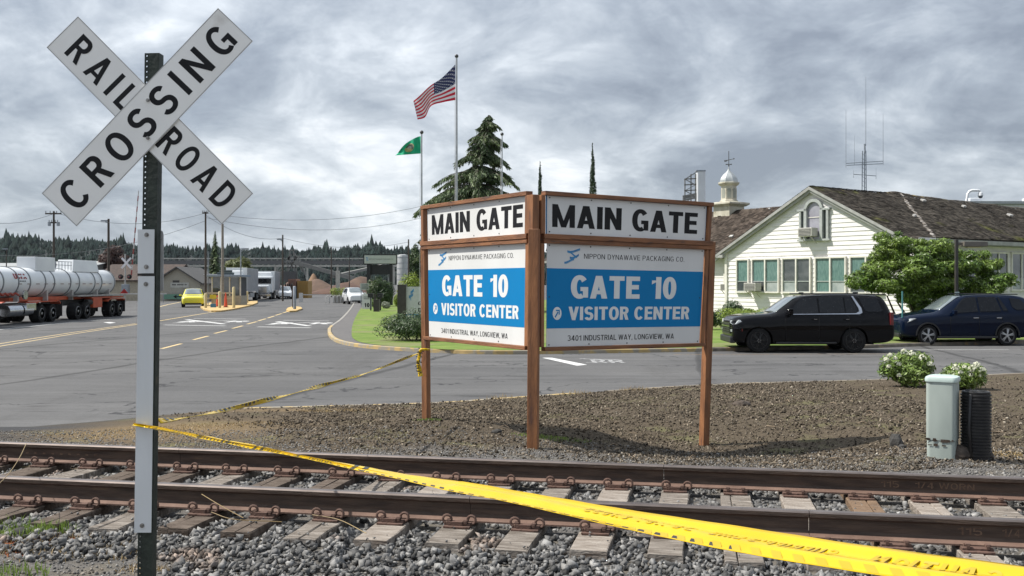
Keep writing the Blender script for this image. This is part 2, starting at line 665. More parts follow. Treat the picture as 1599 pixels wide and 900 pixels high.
# ------------------------------------------------------------------ surfaces of the ground
def road_material():
    m = bpy.data.materials.new('asphalt')
    m.use_nodes = True
    t = m.node_tree
    L = t.links.new
    b = t.nodes['Principled BSDF']
    b.inputs['Roughness'].default_value = 0.88
    b.inputs['Specular IOR Level'].default_value = 0.35
    tcn = t.nodes.new('ShaderNodeTexCoord')

    def noise(scale, detail=6, rough=.6, vec=None, dist=0):
        n = t.nodes.new('ShaderNodeTexNoise')
        n.inputs['Scale'].default_value = scale
        n.inputs['Detail'].default_value = detail
        n.inputs['Roughness'].default_value = rough
        n.inputs['Distortion'].default_value = dist
        L(vec or tcn.outputs['Object'], n.inputs['Vector'])
        return n.outputs[0]

    def mp(scale, rot=0):
        q = t.nodes.new('ShaderNodeMapping')
        q.inputs['Scale'].default_value = scale
        q.inputs['Rotation'].default_value = (0, 0, rot)
        L(tcn.outputs['Object'], q.inputs[0])
        return q.outputs[0]

    def ramp(src, stops):
        r = t.nodes.new('ShaderNodeValToRGB')
        e = r.color_ramp.elements
        e[0].position, e[0].color = stops[0][0], tuple(stops[0][1]) + (1,)
        e[1].position, e[1].color = stops[-1][0], tuple(stops[-1][1]) + (1,)
        for p_, c_ in stops[1:-1]:
            k = e.new(p_)
            k.color = tuple(c_) + (1,)
        L(src, r.inputs[0])
        return r.outputs[0]

    def mix(kind, fac, a, c):
        x = t.nodes.new('ShaderNodeMix')
        x.data_type = 'RGBA'
        x.blend_type = kind
        for i, v in ((0, fac), (6, a), (7, c)):
            if isinstance(v, (int, float)):
                x.inputs[i].default_value = v
            elif isinstance(v, tuple):
                x.inputs[i].default_value = v
            else:
                L(v, x.inputs[i])
        return x.outputs[2]

    base = ramp(noise(.22, 5), [(.3, (.075, .074, .075)), (.7, (.108, .106, .105))])
    streak = ramp(noise(1.0, 4, vec=mp((.10, 1.1, 1), .12)), [(.35, (.86, .86, .86)), (.65, (1.12, 1.12, 1.12))])
    base = mix('MULTIPLY', 1.0, base, streak)
    speck = ramp(noise(60, 3, .7), [(.25, (.62, .62, .62)), (.75, (1.4, 1.4, 1.4))])
    base = mix('MULTIPLY', .75, base, speck)
    grit = ramp(noise(9, 8, .75), [(.3, (.82, .82, .82)), (.7, (1.15, 1.15, 1.15))])
    base = mix('MULTIPLY', .8, base, grit)
    # cracks: a warped cell pattern, only where a second noise lets them show
    wv = t.nodes.new('ShaderNodeVectorMath')
    wv.operation = 'ADD'
    wn_ = t.nodes.new('ShaderNodeTexNoise')
    wn_.inputs['Scale'].default_value = 1.3
    wn_.inputs['Detail'].default_value = 6
    L(tcn.outputs['Object'], wn_.inputs['Vector'])
    L(mp((.17, .3, 1), .2), wv.inputs[0])
    sc = t.nodes.new('ShaderNodeVectorMath')
    sc.operation = 'SCALE'
    sc.inputs['Scale'].default_value = .34
    L(wn_.outputs['Color'], sc.inputs[0])
    L(sc.outputs[0], wv.inputs[1])
    vo = t.nodes.new('ShaderNodeTexVoronoi')
    vo.feature = 'DISTANCE_TO_EDGE'
    vo.inputs['Scale'].default_value = 1.0
    L(wv.outputs[0], vo.inputs['Vector'])
    cr_ = ramp(vo.outputs['Distance'], [(0.0, (1, 1, 1)), (.0055, (1, 1, 1)), (.010, (0, 0, 0))])
    gate = ramp(noise(.45, 3), [(.44, (0, 0, 0)), (.50, (1, 1, 1))])
    cm = mix('MULTIPLY', 1.0, cr_, gate)
    base = mix('MIX', cm, base, (.028, .028, .030, 1))
    patch = ramp(noise(.8, 3, vec=mp((.35, 2.2, 1), -.1)), [(.62, (1, 1, 1)), (.66, (.55, .55, .55))])
    base = mix('MULTIPLY', .8, base, patch)
    # sealed joints laid along and across the lanes, and oil in the wheel paths
    wvt = t.nodes.new('ShaderNodeTexWave')
    wvt.wave_type = 'BANDS'
    wvt.bands_direction = 'X'
    wvt.inputs['Scale'].default_value = .045
    wvt.inputs['Distortion'].default_value = 1.2
    wvt.inputs['Detail'].default_value = 4
    wvt.inputs['Detail Scale'].default_value = 2.5
    L(mp((1, .35, 1), .5), wvt.inputs['Vector'])
    seam = ramp(wvt.outputs[0], [(0.0, (.42, .42, .42)), (.0008, (.42, .42, .42)), (.0022, (1, 1, 1))])
    base = mix('MULTIPLY', .9, base, seam)
    oil = ramp(noise(.38, 7, .7, vec=mp((1.3, .16, 1), .02)), [(.55, (1, 1, 1)), (.75, (.72, .71, .70))])
    base = mix('MULTIPLY', 1.0, base, oil)
    L(base, b.inputs['Base Color'])
    bu = t.nodes.new('ShaderNodeBump')
    bu.inputs['Strength'].default_value = .5
    bu.inputs['Distance'].default_value = .01
    L(noise(90, 3, .7), bu.inputs['Height'])
    L(bu.outputs[0], b.inputs['Normal'])
    return m


def ground_material():
    """grey track gravel that gives way to brown bark mulch, told apart by a painted attribute of the ground itself"""
    m = bpy.data.materials.new('gravel_and_mulch')
    m.use_nodes = True
    t = m.node_tree
    L = t.links.new
    b = t.nodes['Principled BSDF']
    b.inputs['Roughness'].default_value = .95
    b.inputs['Specular IOR Level'].default_value = .15
    tcn = t.nodes.new('ShaderNodeTexCoord')

    def noise(scale, detail=6, rough=.65):
        n = t.nodes.new('ShaderNodeTexNoise')
        n.inputs['Scale'].default_value = scale
        n.inputs['Detail'].default_value = detail
        n.inputs['Roughness'].default_value = rough
        L(tcn.outputs['Object'], n.inputs['Vector'])
        return n.outputs[0]

    def ramp(src, a, ca, c, cc):
        r = t.nodes.new('ShaderNodeValToRGB')
        r.color_ramp.elements[0].position = a
        r.color_ramp.elements[0].color = tuple(ca) + (1,)
        r.color_ramp.elements[1].position = c
        r.color_ramp.elements[1].color = tuple(cc) + (1,)
        L(src, r.inputs[0])
        return r.outputs[0]

    def mix(fac, a, c, kind='MIX'):
        x = t.nodes.new('ShaderNodeMix')
        x.data_type = 'RGBA'
        x.blend_type = kind
        for i, v in ((0, fac), (6, a), (7, c)):
            if isinstance(v, (int, float, tuple)):
                x.inputs[i].default_value = v
            else:
                L(v, x.inputs[i])
        return x.outputs[2]

    gravel = ramp(noise(38, 5, .8), .32, (.036, .034, .033), .68, (.20, .19, .18))
    gravel = mix(ramp(noise(3, 4), .45, (0, 0, 0), .62, (1, 1, 1)), gravel, ramp(noise(55, 4, .8), .3, (.06, .052, .042), .7, (.21, .19, .16)))
    mulch = ramp(noise(30, 6, .8), .3, (.022, .017, .012), .7, (.145, .115, .080))
    grass = ramp(noise(45, 5, .8), .3, (.07, .075, .03), .7, (.22, .21, .10))
    mulch = mix(ramp(noise(1.1, 5), .56, (0, 0, 0), .68, (.62, .62, .62)), mulch, grass)
    at = t.nodes.new('ShaderNodeAttribute')
    at.attribute_name = 'cover'
    se = t.nodes.new('ShaderNodeSeparateColor')
    L(at.outputs['Color'], se.inputs[0])
    out = mix(se.outputs[0], gravel, mulch)
    straw = ramp(noise(50, 5, .8), .3, (.09, .06, .03), .7, (.30, .22, .125))
    out = mix(se.outputs[1], out, straw)
    tar = ramp(noise(50, 5, .8), .3, (.02, .02, .021), .7, (.085, .085, .088))
    out = mix(se.outputs[2], out, tar)
    L(out, b.inputs['Base Color'])
    bu = t.nodes.new('ShaderNodeBump')
    bu.inputs['Strength'].default_value = .9
    bu.inputs['Distance'].default_value = .025
    L(noise(32, 6, .7), bu.inputs['Height'])
    L(bu.outputs[0], b.inputs['Normal'])
    return m


ASPHALT = road_material()
GROUND = ground_material()
GRASS = M('lawn_grass', (.095, .155, .030), (.165, .220, .055), scale=1.2, detail=9, rough=.9, bump=.9, bscale=40, spec=.15, lo=.32, hi=.66, c3=(.165, .18, .075), s3=.35, p3=.52)
CONCRETE = M('old_concrete', (.30, .285, .255), (.20, .19, .175), scale=3, rough=.9, bump=.4, bscale=60, c3=(.12, .115, .11), s3=8, p3=.62)
WALKWAY = M('pavement_asphalt', (.088, .084, .084), (.115, .108, .104), scale=3, rough=.9, bump=.4, bscale=60)
YELLOW_KERB = M('worn_yellow_paint', (.46, .33, .14), (.34, .25, .11), scale=2, rough=.8, bump=.3, c3=(.27, .24, .19), s3=3, p3=.47)
WHITE_LINE = M('white_road_paint', (.58, .58, .57), (.45, .45, .44), scale=12, rough=.8, c3=(.17, .17, .17), s3=14, p3=.60)
YELLOW_LINE = M('yellow_road_paint', (.56, .42, .20), (.44, .34, .18), scale=12, rough=.8, c3=(.17, .16, .14), s3=12, p3=.60)

# the ground reaches the horizon: one sheet, finer and coloured as the mill yard's asphalt in view
mb = MB()
ys = [-60, -20, 0, 40, 90, 150, 260, 500, 1200, 4000]
xs = [-4000, -1200, -300, -120, -40, 0, 40, 120, 300, 1200, 4000]
vs = [(x, y, 0) for y in ys for x in xs]
n_ = len(xs)
mb.add(vs, [(j * n_ + i, j * n_ + i + 1, (j + 1) * n_ + i + 1, (j + 1) * n_ + i) for j in range(len(ys) - 1) for i in range(n_ - 1)])
road = mb.build('road', ASPHALT)
road['kind'] = 'structure'

# ---- track line: near rail top passes (0, 7.02), far rail (0, 8.54)
TU = Vector((.9813, -.1925, 0))
TV = Vector((.1925, .9813, 0))
NEAR0 = Vector((0, 7.02, 0))
GAUGE = 1.49
KX = [-40, -9, -7.4, -6.2, -4.75, -1.59, 0, 4.19, 8.56, 12.6, 20, 40]
KY = [19.5, 15.3, 15.3, 16.3, 17.56, 18.3, 19.2, 21.6, 22.85, 24.4, 26.8, 33]


def qof(x, y):
    """distance beyond the near rail, across the track"""
    return (y - 7.02) * .9813 + x * .1925


def zt(x, y):
    x = np.asarray(x, float)
    y = np.asarray(y, float)
    q = qof(x, y)
    yc = np.interp(x, KX, KY)
    qc = qof(x, yc)
    t = np.clip((q - (GAUGE + .55)) / np.maximum(qc - GAUGE - .55, .1), 0, 1)
    z = .53 * (1 - t) + .085 * t
    for gx, gy, a, s in ((-1.19, 13.35, .12, 1.1), (2.42, 12.5, -.11, .9), (4.3, 9.9, .10, .8), (-1.5, 11.5, .05, 1.2), (6.5, 14, .10, 1.6), (1.2, 11.6, -.05, .8), (3.6, 11.5, -.08, 1.0)):
        z = z + a * np.exp(-((x - gx) ** 2 + (y - gy) ** 2) / (2 * s * s))
    z = np.where(q < -.62, .53 - .03 * np.clip(-(q + .62), 0, 3), z)
    z = z + .018 * np.sin(x * 2.3 + np.sin(y * 1.7) * 1.3) * np.sin(y * 2.9 + x) * (t > .02) * np.clip(1 - t, .3, 1)
    # beyond the kerb the bank drops under the road
    over = np.clip((q - qc) / .12, 0, 1)
    return z * (1 - over) + (-.25) * over


gx = np.concatenate([np.arange(-30, -9, .5), np.arange(-9, 16, .09), np.arange(16, 34, .5)])
gy = np.concatenate([np.arange(-3, 5, .4), np.arange(5, 17, .075), np.arange(17, 34, .12)])
XXg, YYg = np.meshgrid(gx, gy)
Zg = zt(XXg, YYg)
V = np.stack([XXg, YYg, Zg], -1).reshape(-1, 3)
nx_, ny_ = len(gx), len(gy)
ii, jj = np.meshgrid(np.arange(nx_ - 1), np.arange(ny_ - 1))
a0 = (jj * nx_ + ii).ravel()
Fq = np.stack([a0, a0 + 1, a0 + nx_ + 1, a0 + nx_], 1)
keep = (Zg.ravel()[Fq].max(1) > -.2)
bank = bigmesh('gravel_bank', V, Fq[keep], GROUND, kind='structure', smooth=True)
ca = bank.data.color_attributes.new('cover', 'FLOAT_COLOR', 'POINT')
xv, yv = V[:, 0], V[:, 1]
qv = qof(xv, yv)
wob = .35 * np.sin(xv * 1.3 + 1) + .2 * np.sin(xv * 3.1) + .12 * np.sin(xv * 7 + yv * 3)
mul = np.clip((qv - 3.3 - wob + np.where(xv < -1.2, (-1.2 - xv) * 1.0, 0)) / .7, 0, 1)
st = np.exp(-(((xv + 4.6) / 1.5) ** 2 + ((yv - 13.2) / 1.5) ** 2)) * .95 + np.exp(-(((xv + 3.0) / 2.2) ** 2 + ((yv - 16.9) / .35) ** 2)) * .8
st += np.exp(-(((xv - 5.2) / .35) ** 2 + ((yv - 10.3) / .8) ** 2)) * .8
tar = np.clip((-xv - 5.6 - .4 * np.sin(yv * 3)) / 1.5, 0, 1) * np.clip((qv - 2.2) / .6, 0, 1)
cc = np.stack([mul, np.clip(st, 0, 1), tar, np.ones_like(xv)], 1).astype(np.float32)
ca.data.foreach_set('color', cc.ravel())

# ---- kerb of the gravel bank
def ribbon(name, pts, w, h, z0, mat, kind='structure', parent=None, seg=True):
    """a kerb or path: a strip w wide to the right of the line, top at z0 + h"""
    m = MB()
    P_ = [Vector(p) for p in pts]
    vs = []
    for i, p in enumerate(P_):
        d = (P_[min(i + 1, len(P_) - 1)] - P_[max(i - 1, 0)])
        d.z = 0
        d.normalize()
        s = Vector((d.y, -d.x, 0))
        a, b = p, p + s * w
        e = min(.02, w * .1)
        for q, z in ((a, z0), (a + s * e * .2, z0 + h - e), (a + s * e, z0 + h), (b - s * e, z0 + h), (b - s * e * .2, z0 + h - e), (b, z0)):
            vs.append((q.x, q.y, z))
    fs = []
    for i in range(len(P_) - 1):
        for k in range(5):
            a = i * 6 + k
            fs.append((a, a + 1, a + 7, a + 6))
    fs += [tuple(range(6)), tuple(range((len(P_) - 1) * 6, len(P_) * 6))[::-1]]
    m.add(vs, fs)
    o = m.build(name, mat, parent)
    if kind:
        o['kind'] = kind
    return o


def smooth_line(pts, n=8):
    """Catmull-Rom through the points"""
    P_ = [Vector(p) for p in pts]
    P_ = [P_[0] * 2 - P_[1]] + P_ + [P_[-1] * 2 - P_[-2]]
    out = []
    for i in range(1, len(P_) - 2):
        for k in range(n):
            t = k / n
            a, b, c, d = P_[i - 1:i + 3]
            out.append(.5 * ((2 * b) + (-a + c) * t + (2 * a - 5 * b + 4 * c - d) * t * t + (-a + 3 * b - 3 * c + d) * t ** 3))
    out.append(P_[-2])
    return out


kl = [(x, y + .02, 0) for x, y in zip(KX, KY) if x > -5]
kl = smooth_line(kl, 6)
k1 = [p for p in kl if p.x < 1.6]
k2 = [p for p in kl if p.x >= 1.35]
ribbon('near_kerb', k1, .15, .115, -.02, YELLOW_KERB)
ribbon('near_kerb', k2, .15, .112, -.02, M('dirty_kerb', (.22, .19, .15), (.13, .115, .095), scale=4, rough=.9, c3=(.30, .22, .12), s3=3, p3=.58))

# ---- far corner: kerb, walk and lawn
fk_px = [(556, 471), (549, 484), (536, 500), (521, 512), (517, 519), (522, 529), (538, 537), (575, 543.5), (650, 549), (760, 553.0), (900, 552), (1110, 548.5), (1300, 545), (1450, 540), (1599, 536.5), (1800, 531)]
fk = smooth_line([G(x, y) for x, y in fk_px], 8)
split = 8 * 3
ribbon('far_kerb', fk[:split + 1], .16, .13, -.01, CONCRETE)
ribbon('far_kerb', fk[split:8 * 11 + 1], .16, .134, -.01, YELLOW_KERB)
ribbon('far_kerb', fk[8 * 11:], .16, .13, -.01, M('dirty_kerb', (.2, .2, .2)))
def sheet(name, poly, z, mat, kind='structure', parent=None, thick=.0):
    m = MB()
    m.add([(p[0], p[1], z) for p in poly], [tuple(range(len(poly)))])
    o = m.build(name, mat, parent)
    me = o.data
    bm = bmesh.new()
    bm.from_mesh(me)
    bmesh.ops.triangulate(bm, faces=bm.faces)
    for f in bm.faces:
        if f.normal.z < 0:
            f.normal_flip()
    bm.to_mesh(me)
    bm.free()
    if kind:
        o['kind'] = kind
    return o


def offset_line(pts, w):
    out = []
    for i, p in enumerate(pts):
        d = (pts[min(i + 1, len(pts) - 1)] - pts[max(i - 1, 0)])
        d.z = 0
        d.normalize()
        out.append(Vector((p.x - d.y * w, p.y + d.x * w, 0)))
    return out


# the kerb line runs from far to near then right: its left-hand side is the lawn
inn = offset_line(fk, .01)
walk_outer = inn[:8 * 8]
lawn_px = [(568, 478), (562, 484), (556, 494), (551, 506), (549, 519), (552, 529), (570, 536), (620, 541.5), (700, 546)]
lawn_line = smooth_line([G(x, y, .13) for x, y in lawn_px], 6)
sheet('walkway', list(walk_outer) + list(reversed(lawn_line)), .122, WALKWAY)
lawn = list(lawn_line) + [p for p in inn[8 * 9:]] + [Vector((60, 60, 0)), Vector((60, 120, 0)), Vector((-15, 130, 0))]
# the lawn is a subdivided, gently uneven sheet
lw = sheet('lawn', lawn, .132, GRASS)
# far kerb continues along the driveway beyond the corner
mb = MB()

# ---- painted markings, each about 4 mm above the asphalt
MARK = [.004]


def paint(pxs, mat, name='road_marking', z=None):
    poly = [G(x, y) for x, y in pxs]
    return sheet(name, poly, z or .004, mat)


def paint_line(pts, w, mat, z=.004):
    """pts: photo pixels on the road; a line w metres wide"""
    p = [G(x, y) for x, y in pts]
    l, r = offset_line(p, w / 2), offset_line(p, -w / 2)
    m = MB()
    n = len(p)
    m.add([(q.x, q.y, z) for q in l] + [(q.x, q.y, z) for q in r], [(i, i + 1, n + i + 1, n + i) for i in range(n - 1)])
    o = m.build('road_marking', mat)
    o['kind'] = 'structure'
    return o


paint_line([(-60, 553.5), (0, 541), (110, 522.5), (212, 507.2)], .11, YELLOW_LINE)
paint_line([(-60, 548.5), (0, 537.0), (110, 520), (212, 505.6)], .11, YELLOW_LINE)
paint_line([(212, 507), (252, 501), (318, 490), (350, 485.5)], .16, YELLOW_LINE, .008)
paint_line([(-80, 527), (0, 515), (110, 503.5), (215, 495.5)], .12, WHITE_LINE)
paint_line([(238, 482.0), (262, 476), (284, 471.5)], .2, YELLOW_LINE)
for a, b_ in (((252, 545), (283, 537)), ((302, 531), (325, 525)), ((335, 521), (354, 516.5)), ((363, 513.3), (379, 509)), ((386, 506.5), (401, 502.5)), ((403, 501.5), (415, 498)), ((418, 497), (428, 493.8)), ((430, 492.8), (440, 489.8)), ((442, 489), (452, 485.8))):
    paint_line([a, b_], .15, YELLOW_LINE)
# railway crossing marks: an X, two Rs and the bars before and after it
for (x0, x1, top, bot, zz_) in ((262, 368, 497.5, 509.3, .004), (408, 498, 500.5, 512.2, .004)):
    w_ = x1 - x0
    paint_line([(x0 - 6, bot - 1.6), (x0 + w_ * .85, bot)], .30, WHITE_LINE)
    paint_line([(x0 + w_ * .38, top), (x1 + 16, top + 1)], .24, WHITE_LINE)
    paint_line([(x0 + w_ * .28, top + 1.8), (x0 + w_ * .83, bot - 3)], .34, WHITE_LINE)
    paint_line([(x0 + w_ * .08, bot - 4.5), (x0 + w_ * 1.02, top + 2.6)], .22, WHITE_LINE, .008)
    for cx0 in (x0 + w_ * .12, x0 + w_ * .82):
        mR = MB()
        o0 = G(cx0, top + 6)
        lettering(mR, 'R', (0, 0, 1.1, 1.5), lambda u, v, n, o0=o0: (o0.x + u - v * .0, o0.y + v * 1.4, .0045 + n), s=.2)
        mR.build('road_marking', WHITE_LINE)['kind'] = 'structure'
paint([(388 * .0 + 62 * 0 + 161, 503.6), (172, 503.2), (181, 504.2), (171, 505.4)], WHITE_LINE)
# marks on the cross street right of the sign
paint([(846, 559), (862, 559), (917, 570), (901, 571.5)], WHITE_LINE)
FAINT = M('faint_white_paint', (.34, .34, .34), (.14, .14, .14), scale=9, rough=.9, lo=.42, hi=.6)
paint_line([(905, 560.5), (965, 562.5)], .16, FAINT)
paint_line([(915, 566.5), (972, 565.0)], .14, FAINT)
mR = MB()
o0 = G(926, 567)
lettering(mR, 'RR', (0, 0, .95, 1.0), lambda u, v, n: (o0.x + u, o0.y + v * 1.2, .0045 + n), s=.2)
mR.build('road_marking', FAINT)['kind'] = 'structure'
paint_line([(1050, 554), (1200, 553.5), (1400, 553)], .09, M('faded_yellow_paint', (.30, .2, .11), (.12, .11, .10), scale=9, rough=.9, lo=.4, hi=.6))
paint_line([(1395, 546.8), (1575, 546)], .07, WHITE_LINE)

# ------------------------------------------------------------------ railway track
RAIL_RUST = M('rusty_rail', (.052, .036, .028), (.100, .068, .050), scale=3, rough=.75, metal=.25, bump=.3, stretch=(1.2, 1.2, 9), c3=(.15, .10, .06), s3=2.2, p3=.66)
RAIL_TOP = M('worn_rail_head', (.24, .20, .18), (.17, .14, .125), scale=5, rough=.38, metal=.75)
RAIL_FOOT = M('brown_rail_foot', (.17, .105, .078), (.115, .068, .05), scale=6, rough=.8, bump=.3)
PLATE = M('rusty_tie_plate', (.135, .075, .055), (.085, .05, .038), scale=9, rough=.85, bump=.4)
TIE = M('weathered_tie_wood', (.27, .24, .21), (.13, .11, .092), scale=2.0, detail=8, rough=.95, bump=.9, bscale=9, stretch=(2.2, 14, 6), c3=(.40, .36, .32), s3=1.5, p3=.60, spec=.1)
TIE_MATS = [TIE,
            M('dark_tie_wood', (.16, .13, .108), (.08, .062, .05), scale=2.0, detail=8, rough=.95, bump=.9, bscale=9, stretch=(2.2, 14, 6), spec=.1),
            M('pale_tie_wood', (.36, .32, .28), (.22, .185, .155), scale=2.4, detail=8, rough=.95, bump=.9, bscale=9, stretch=(2.2, 14, 6), c3=(.13, .10, .08), s3=2.2, p3=.62, spec=.1),
            M('brown_tie_wood', (.24, .165, .11), (.14, .095, .065), scale=2.0, detail=8, rough=.95, bump=.9, bscale=9, stretch=(2.2, 14, 6), c3=(.33, .28, .24), s3=2, p3=.60, spec=.1)]

track = E('railway_track', (0, 7.02, 0), math.atan2(TU.y, TU.x), 'rusty single railway track on timber ties crossing the foreground', 'railway track')
# local frame: x along the track, y across it (away from the camera), z up; near rail at y = 0
RT, RH = .78, .172
prof = [(-.07, 0), (-.07, .011), (-.018, .026), (-.0085, .045), (-.0085, .118), (-.034, .134), (-.0345, .160), (-.027, .171), (.027, .171), (.0345, .160), (.034, .134), (.0085, .118), (.0085, .045), (.018, .026), (.07, .011), (.07, 0)]
for yy, joints in ((0, (2.02, -.3)), (GAUGE, (1.0, -3.4))):
    m = MB()
    stops = [-26, -14] + sorted(joints) + [14, 26]
    for i in range(len(stops) - 1):
        s0, s1 = stops[i] + .002, stops[i + 1] - .002
        n = len(prof)
        vs = [(s0, yy + a, RT - .171 + b) for a, b in prof] + [(s1, yy + a, RT - .171 + b) for a, b in prof]
        m.cur = 0
        for k in range(n):
            k2_ = (k + 1) % n
            m.cur = 1 if k in (6, 7, 8) else (2 if k in (0, 1, 13, 14, 15) else 0)
            m.add([vs[k], vs[k2_], vs[k2_ + n], vs[k + n]], [(0, 1, 2, 3)])
        m.cur = 0
        m.add(vs[:n], [tuple(range(n))])
        m.add(vs[n:], [tuple(range(n))])
    rail = m.build('rail', [RAIL_RUST, RAIL_TOP, RAIL_FOOT], track, smooth=35)
    # figures chalked and cast on the web
    ml = MB()
    fnw = lambda u, v, n, yy=yy: (u, yy - .0087 - n, RT - .171 + .05 + v)
    for txt, u0, u1 in (('115', 2.95, 3.10), ('1/4 WORN', 3.22, 3.56)) if yy == 0 else (('115', 2.72, 2.86), ('1/4 WORN', 2.98, 3.42), ('1/2', 3.9, 4.1)):
        lettering(ml, txt, (u0, 0.008, u1, .056), fnw, s=.14)
    for k in range(9):
        ml.add([fnw(-5 + k * .09 + a, b, .0002) for a, b in ((0, .02), (.03, .02), (.03, .035), (0, .035))], [(0, 1, 2, 3)])
    ml.build('chalk_figures', M('faded_chalk', (.19, .125, .085), (.10, .06, .042), scale=40, rough=.95), rail)

plate_me = None
clip_me = None
random.seed(5)
TIE_S = [round(.12 + .487 * k, 4) for k in range(-24, 32)]
tie_boxes = []


def tie_mesh(k):
    m = MB()
    L0, L1 = -.58 + random.uniform(-.07, .05), GAUGE + .58 + random.uniform(-.05, .05)
    nx, ny = 4, 16
    w, top = .225 + random.uniform(-.012, .015), .585
    cut = random.choice([None, 0, .03, -.04])
    def cell(x0, x1):
        vs, fs = [], []
        n = 12
        for j in range(n + 1):
            y = L0 + (L1 - L0) * j / n
            e = random.uniform(-.006, .006)
            for (a, z) in ((x0 + e, top - .16), (x0 + e * .5, top - .008), (x0 + .006, top + random.uniform(-.006, .002)), (x1 - .006, top + random.uniform(-.006, .002)), (x1 + e, top - .008), (x1 - e, top - .16)):
                vs.append((a, y, z))
        for j in range(n):
            for q in range(5):
                a = j * 6 + q
                fs.append((a, a + 1, a + 7, a + 6))
        fs.append(tuple(range(6)))
        fs.append(tuple(range(n * 6, n * 6 + 6)))
        m.add(vs, fs)
    if cut is None:
        cell(-w / 2, w / 2)
    else:
        cell(-w / 2, cut - .003)
        cell(cut + .003, w / 2)
    return m


# one tie plate with its spikes, one clip: shared by every tie
mp_ = MB()
mp_.box((0, 0, .592), (.19, .33, .014))
mp_.box((0, -.105, .605), (.19, .06, .016))
mp_.box((0, .105, .605), (.19, .06, .016))
for sx in (-.06, .06):
    for sy in (-.13, .13):
        mp_.box((sx, sy, .620), (.022, .022, .022))
        mp_.box((sx, sy * .93, .634), (.032, .036, .012))
plate_o = mp_.build('tie_plate', PLATE, None, bevel=.002, seg=1)
mc = MB()


def eclip(mc, sx, flip=1):
    # a spring clip: a rod that loops up at each side of the shoulder
    pts = []
    for k in range(13):
        a = R(-40 + 290 * k / 12)
        pts.append((sx + flip * (-.045 + .030 * math.cos(a)), -.115 - .012 * k / 12, .640 + .028 * math.sin(a)))
    mc.tube(pts, .0095, 7)


eclip(mc, 0, 1)
eclip(mc, .085, -1)
mc.box((.02, -.125, .612), (.10, .045, .03))
mc.tube([(-.04, -.12, .618), (.09, -.12, .618)], .010, 6)
clip_o = mc.build('spring_clip', PLATE, None, smooth=40)
mn = MB()
mn.box((0, -.055, .598), (.018, .05, .03))
mn.box((.0, -.082, .612), (.022, .016, .045))
mn.box((.13, -.055, .598), (.018, .05, .03))
mn.box((.13, -.082, .612), (.022, .016, .045))
anch_o = mn.build('rail_anchor', RAIL_FOOT, None, bevel=.002, seg=1)
first_plate = first_clip = first_anchor = True
for i, s in enumerate(TIE_S):
    mt = tie_mesh(i)
    k = 1 if s < -1.4 and i % 3 else (0 if i % 3 == 0 else 2 if i % 3 == 1 else 0)
    if s > 1.6:
        k = (2, 3, 2, 0)[i % 4]
    t_ = mt.build('railroad_tie', TIE_MATS[k], track)
    t_.location = (s, 0, 0)
    rz = random.uniform(-.02, .02)
    t_.rotation_euler = (0, 0, rz)
    w = TU * s + NEAR0
    tie_boxes.append(s)
    for yy in (0, GAUGE):
        if first_plate:
            p_ = plate_o
            first_plate = False
        else:
            p_ = plate_o.copy()
            COL.objects.link(p_)
        p_.parent = t_
        p_.location = (0, yy, 0)
        src, flag = (clip_o, 'c') if s < 1.3 else (anch_o, 'a')
        if (src is clip_o and first_clip) or (src is anch_o and first_anchor):
            q_ = src
            if src is clip_o:
                first_clip = False
            else:
                first_anchor = False
        else:
            q_ = src.copy()
            COL.objects.link(q_)
        q_.parent = t_
        q_.location = (-.03 if src is clip_o else -.065, yy, 0)

# ------------------------------------------------------------------ ballast stones, gravel, mulch: uncountable stuff
def local_to_world(s, q):
    return NEAR0.x + TU.x * s + TV.x * q, NEAR0.y + TU.y * s + TV.y * q


STONE = M('ballast_stone', (.062, .062, .063), (.200, .195, .187), scale=14, rough=.88, isl=.7, bump=.3, bscale=60, spec=.3, c3=(.19, .15, .125), s3=1.5, p3=.62)
PEBBLE = M('small_gravel', (.070, .068, .066), (.23, .22, .205), scale=20, rough=.9, isl=.6, spec=.25, c3=(.22, .17, .12), s3=3, p3=.62)
CHIP = M('bark_chip', (.042, .034, .027), (.170, .142, .108), scale=18, rough=.95, isl=.8, spec=.12, c3=(.28, .25, .20), s3=9, p3=.63)

n = 64000
s = RNG.uniform(-8.5, 6.5, n)
q = RNG.uniform(-1.75, 2.25, n)
ts = np.array(tie_boxes)
ds = np.abs(s[:, None] - ts[None]).min(1)
x, y = local_to_world(s, q)
on_tie = (ds < .135) & (q > -.60) & (q < GAUGE + .60)
edge_ = np.clip((-q - .85) / .9, 0, 1)
keep = (~on_tie | (RNG.uniform(0, 1, n) < .035)) & ~((np.abs(q) < .085) | (np.abs(q - GAUGE) < .085)) & (RNG.uniform(0, 1, n) > edge_ * .35) & ~((s < -1.9) & (q < -1.15 + .1 * np.sin(s * 5)))
s, q, x, y, on = s[keep], q[keep], x[keep], y[keep], on_tie[keep]
m_ = len(s)
sz = RNG.uniform(.010, .0245, m_) * np.where(RNG.uniform(0, 1, m_) < .12, 1.35, 1)
sz = np.where(on, sz * .45, sz)
zz = zt(x, y) + np.where(on, .062, RNG.uniform(-.012, .020, m_)) + np.where((q > .1) & (q < GAUGE - .1), -.012, 0)
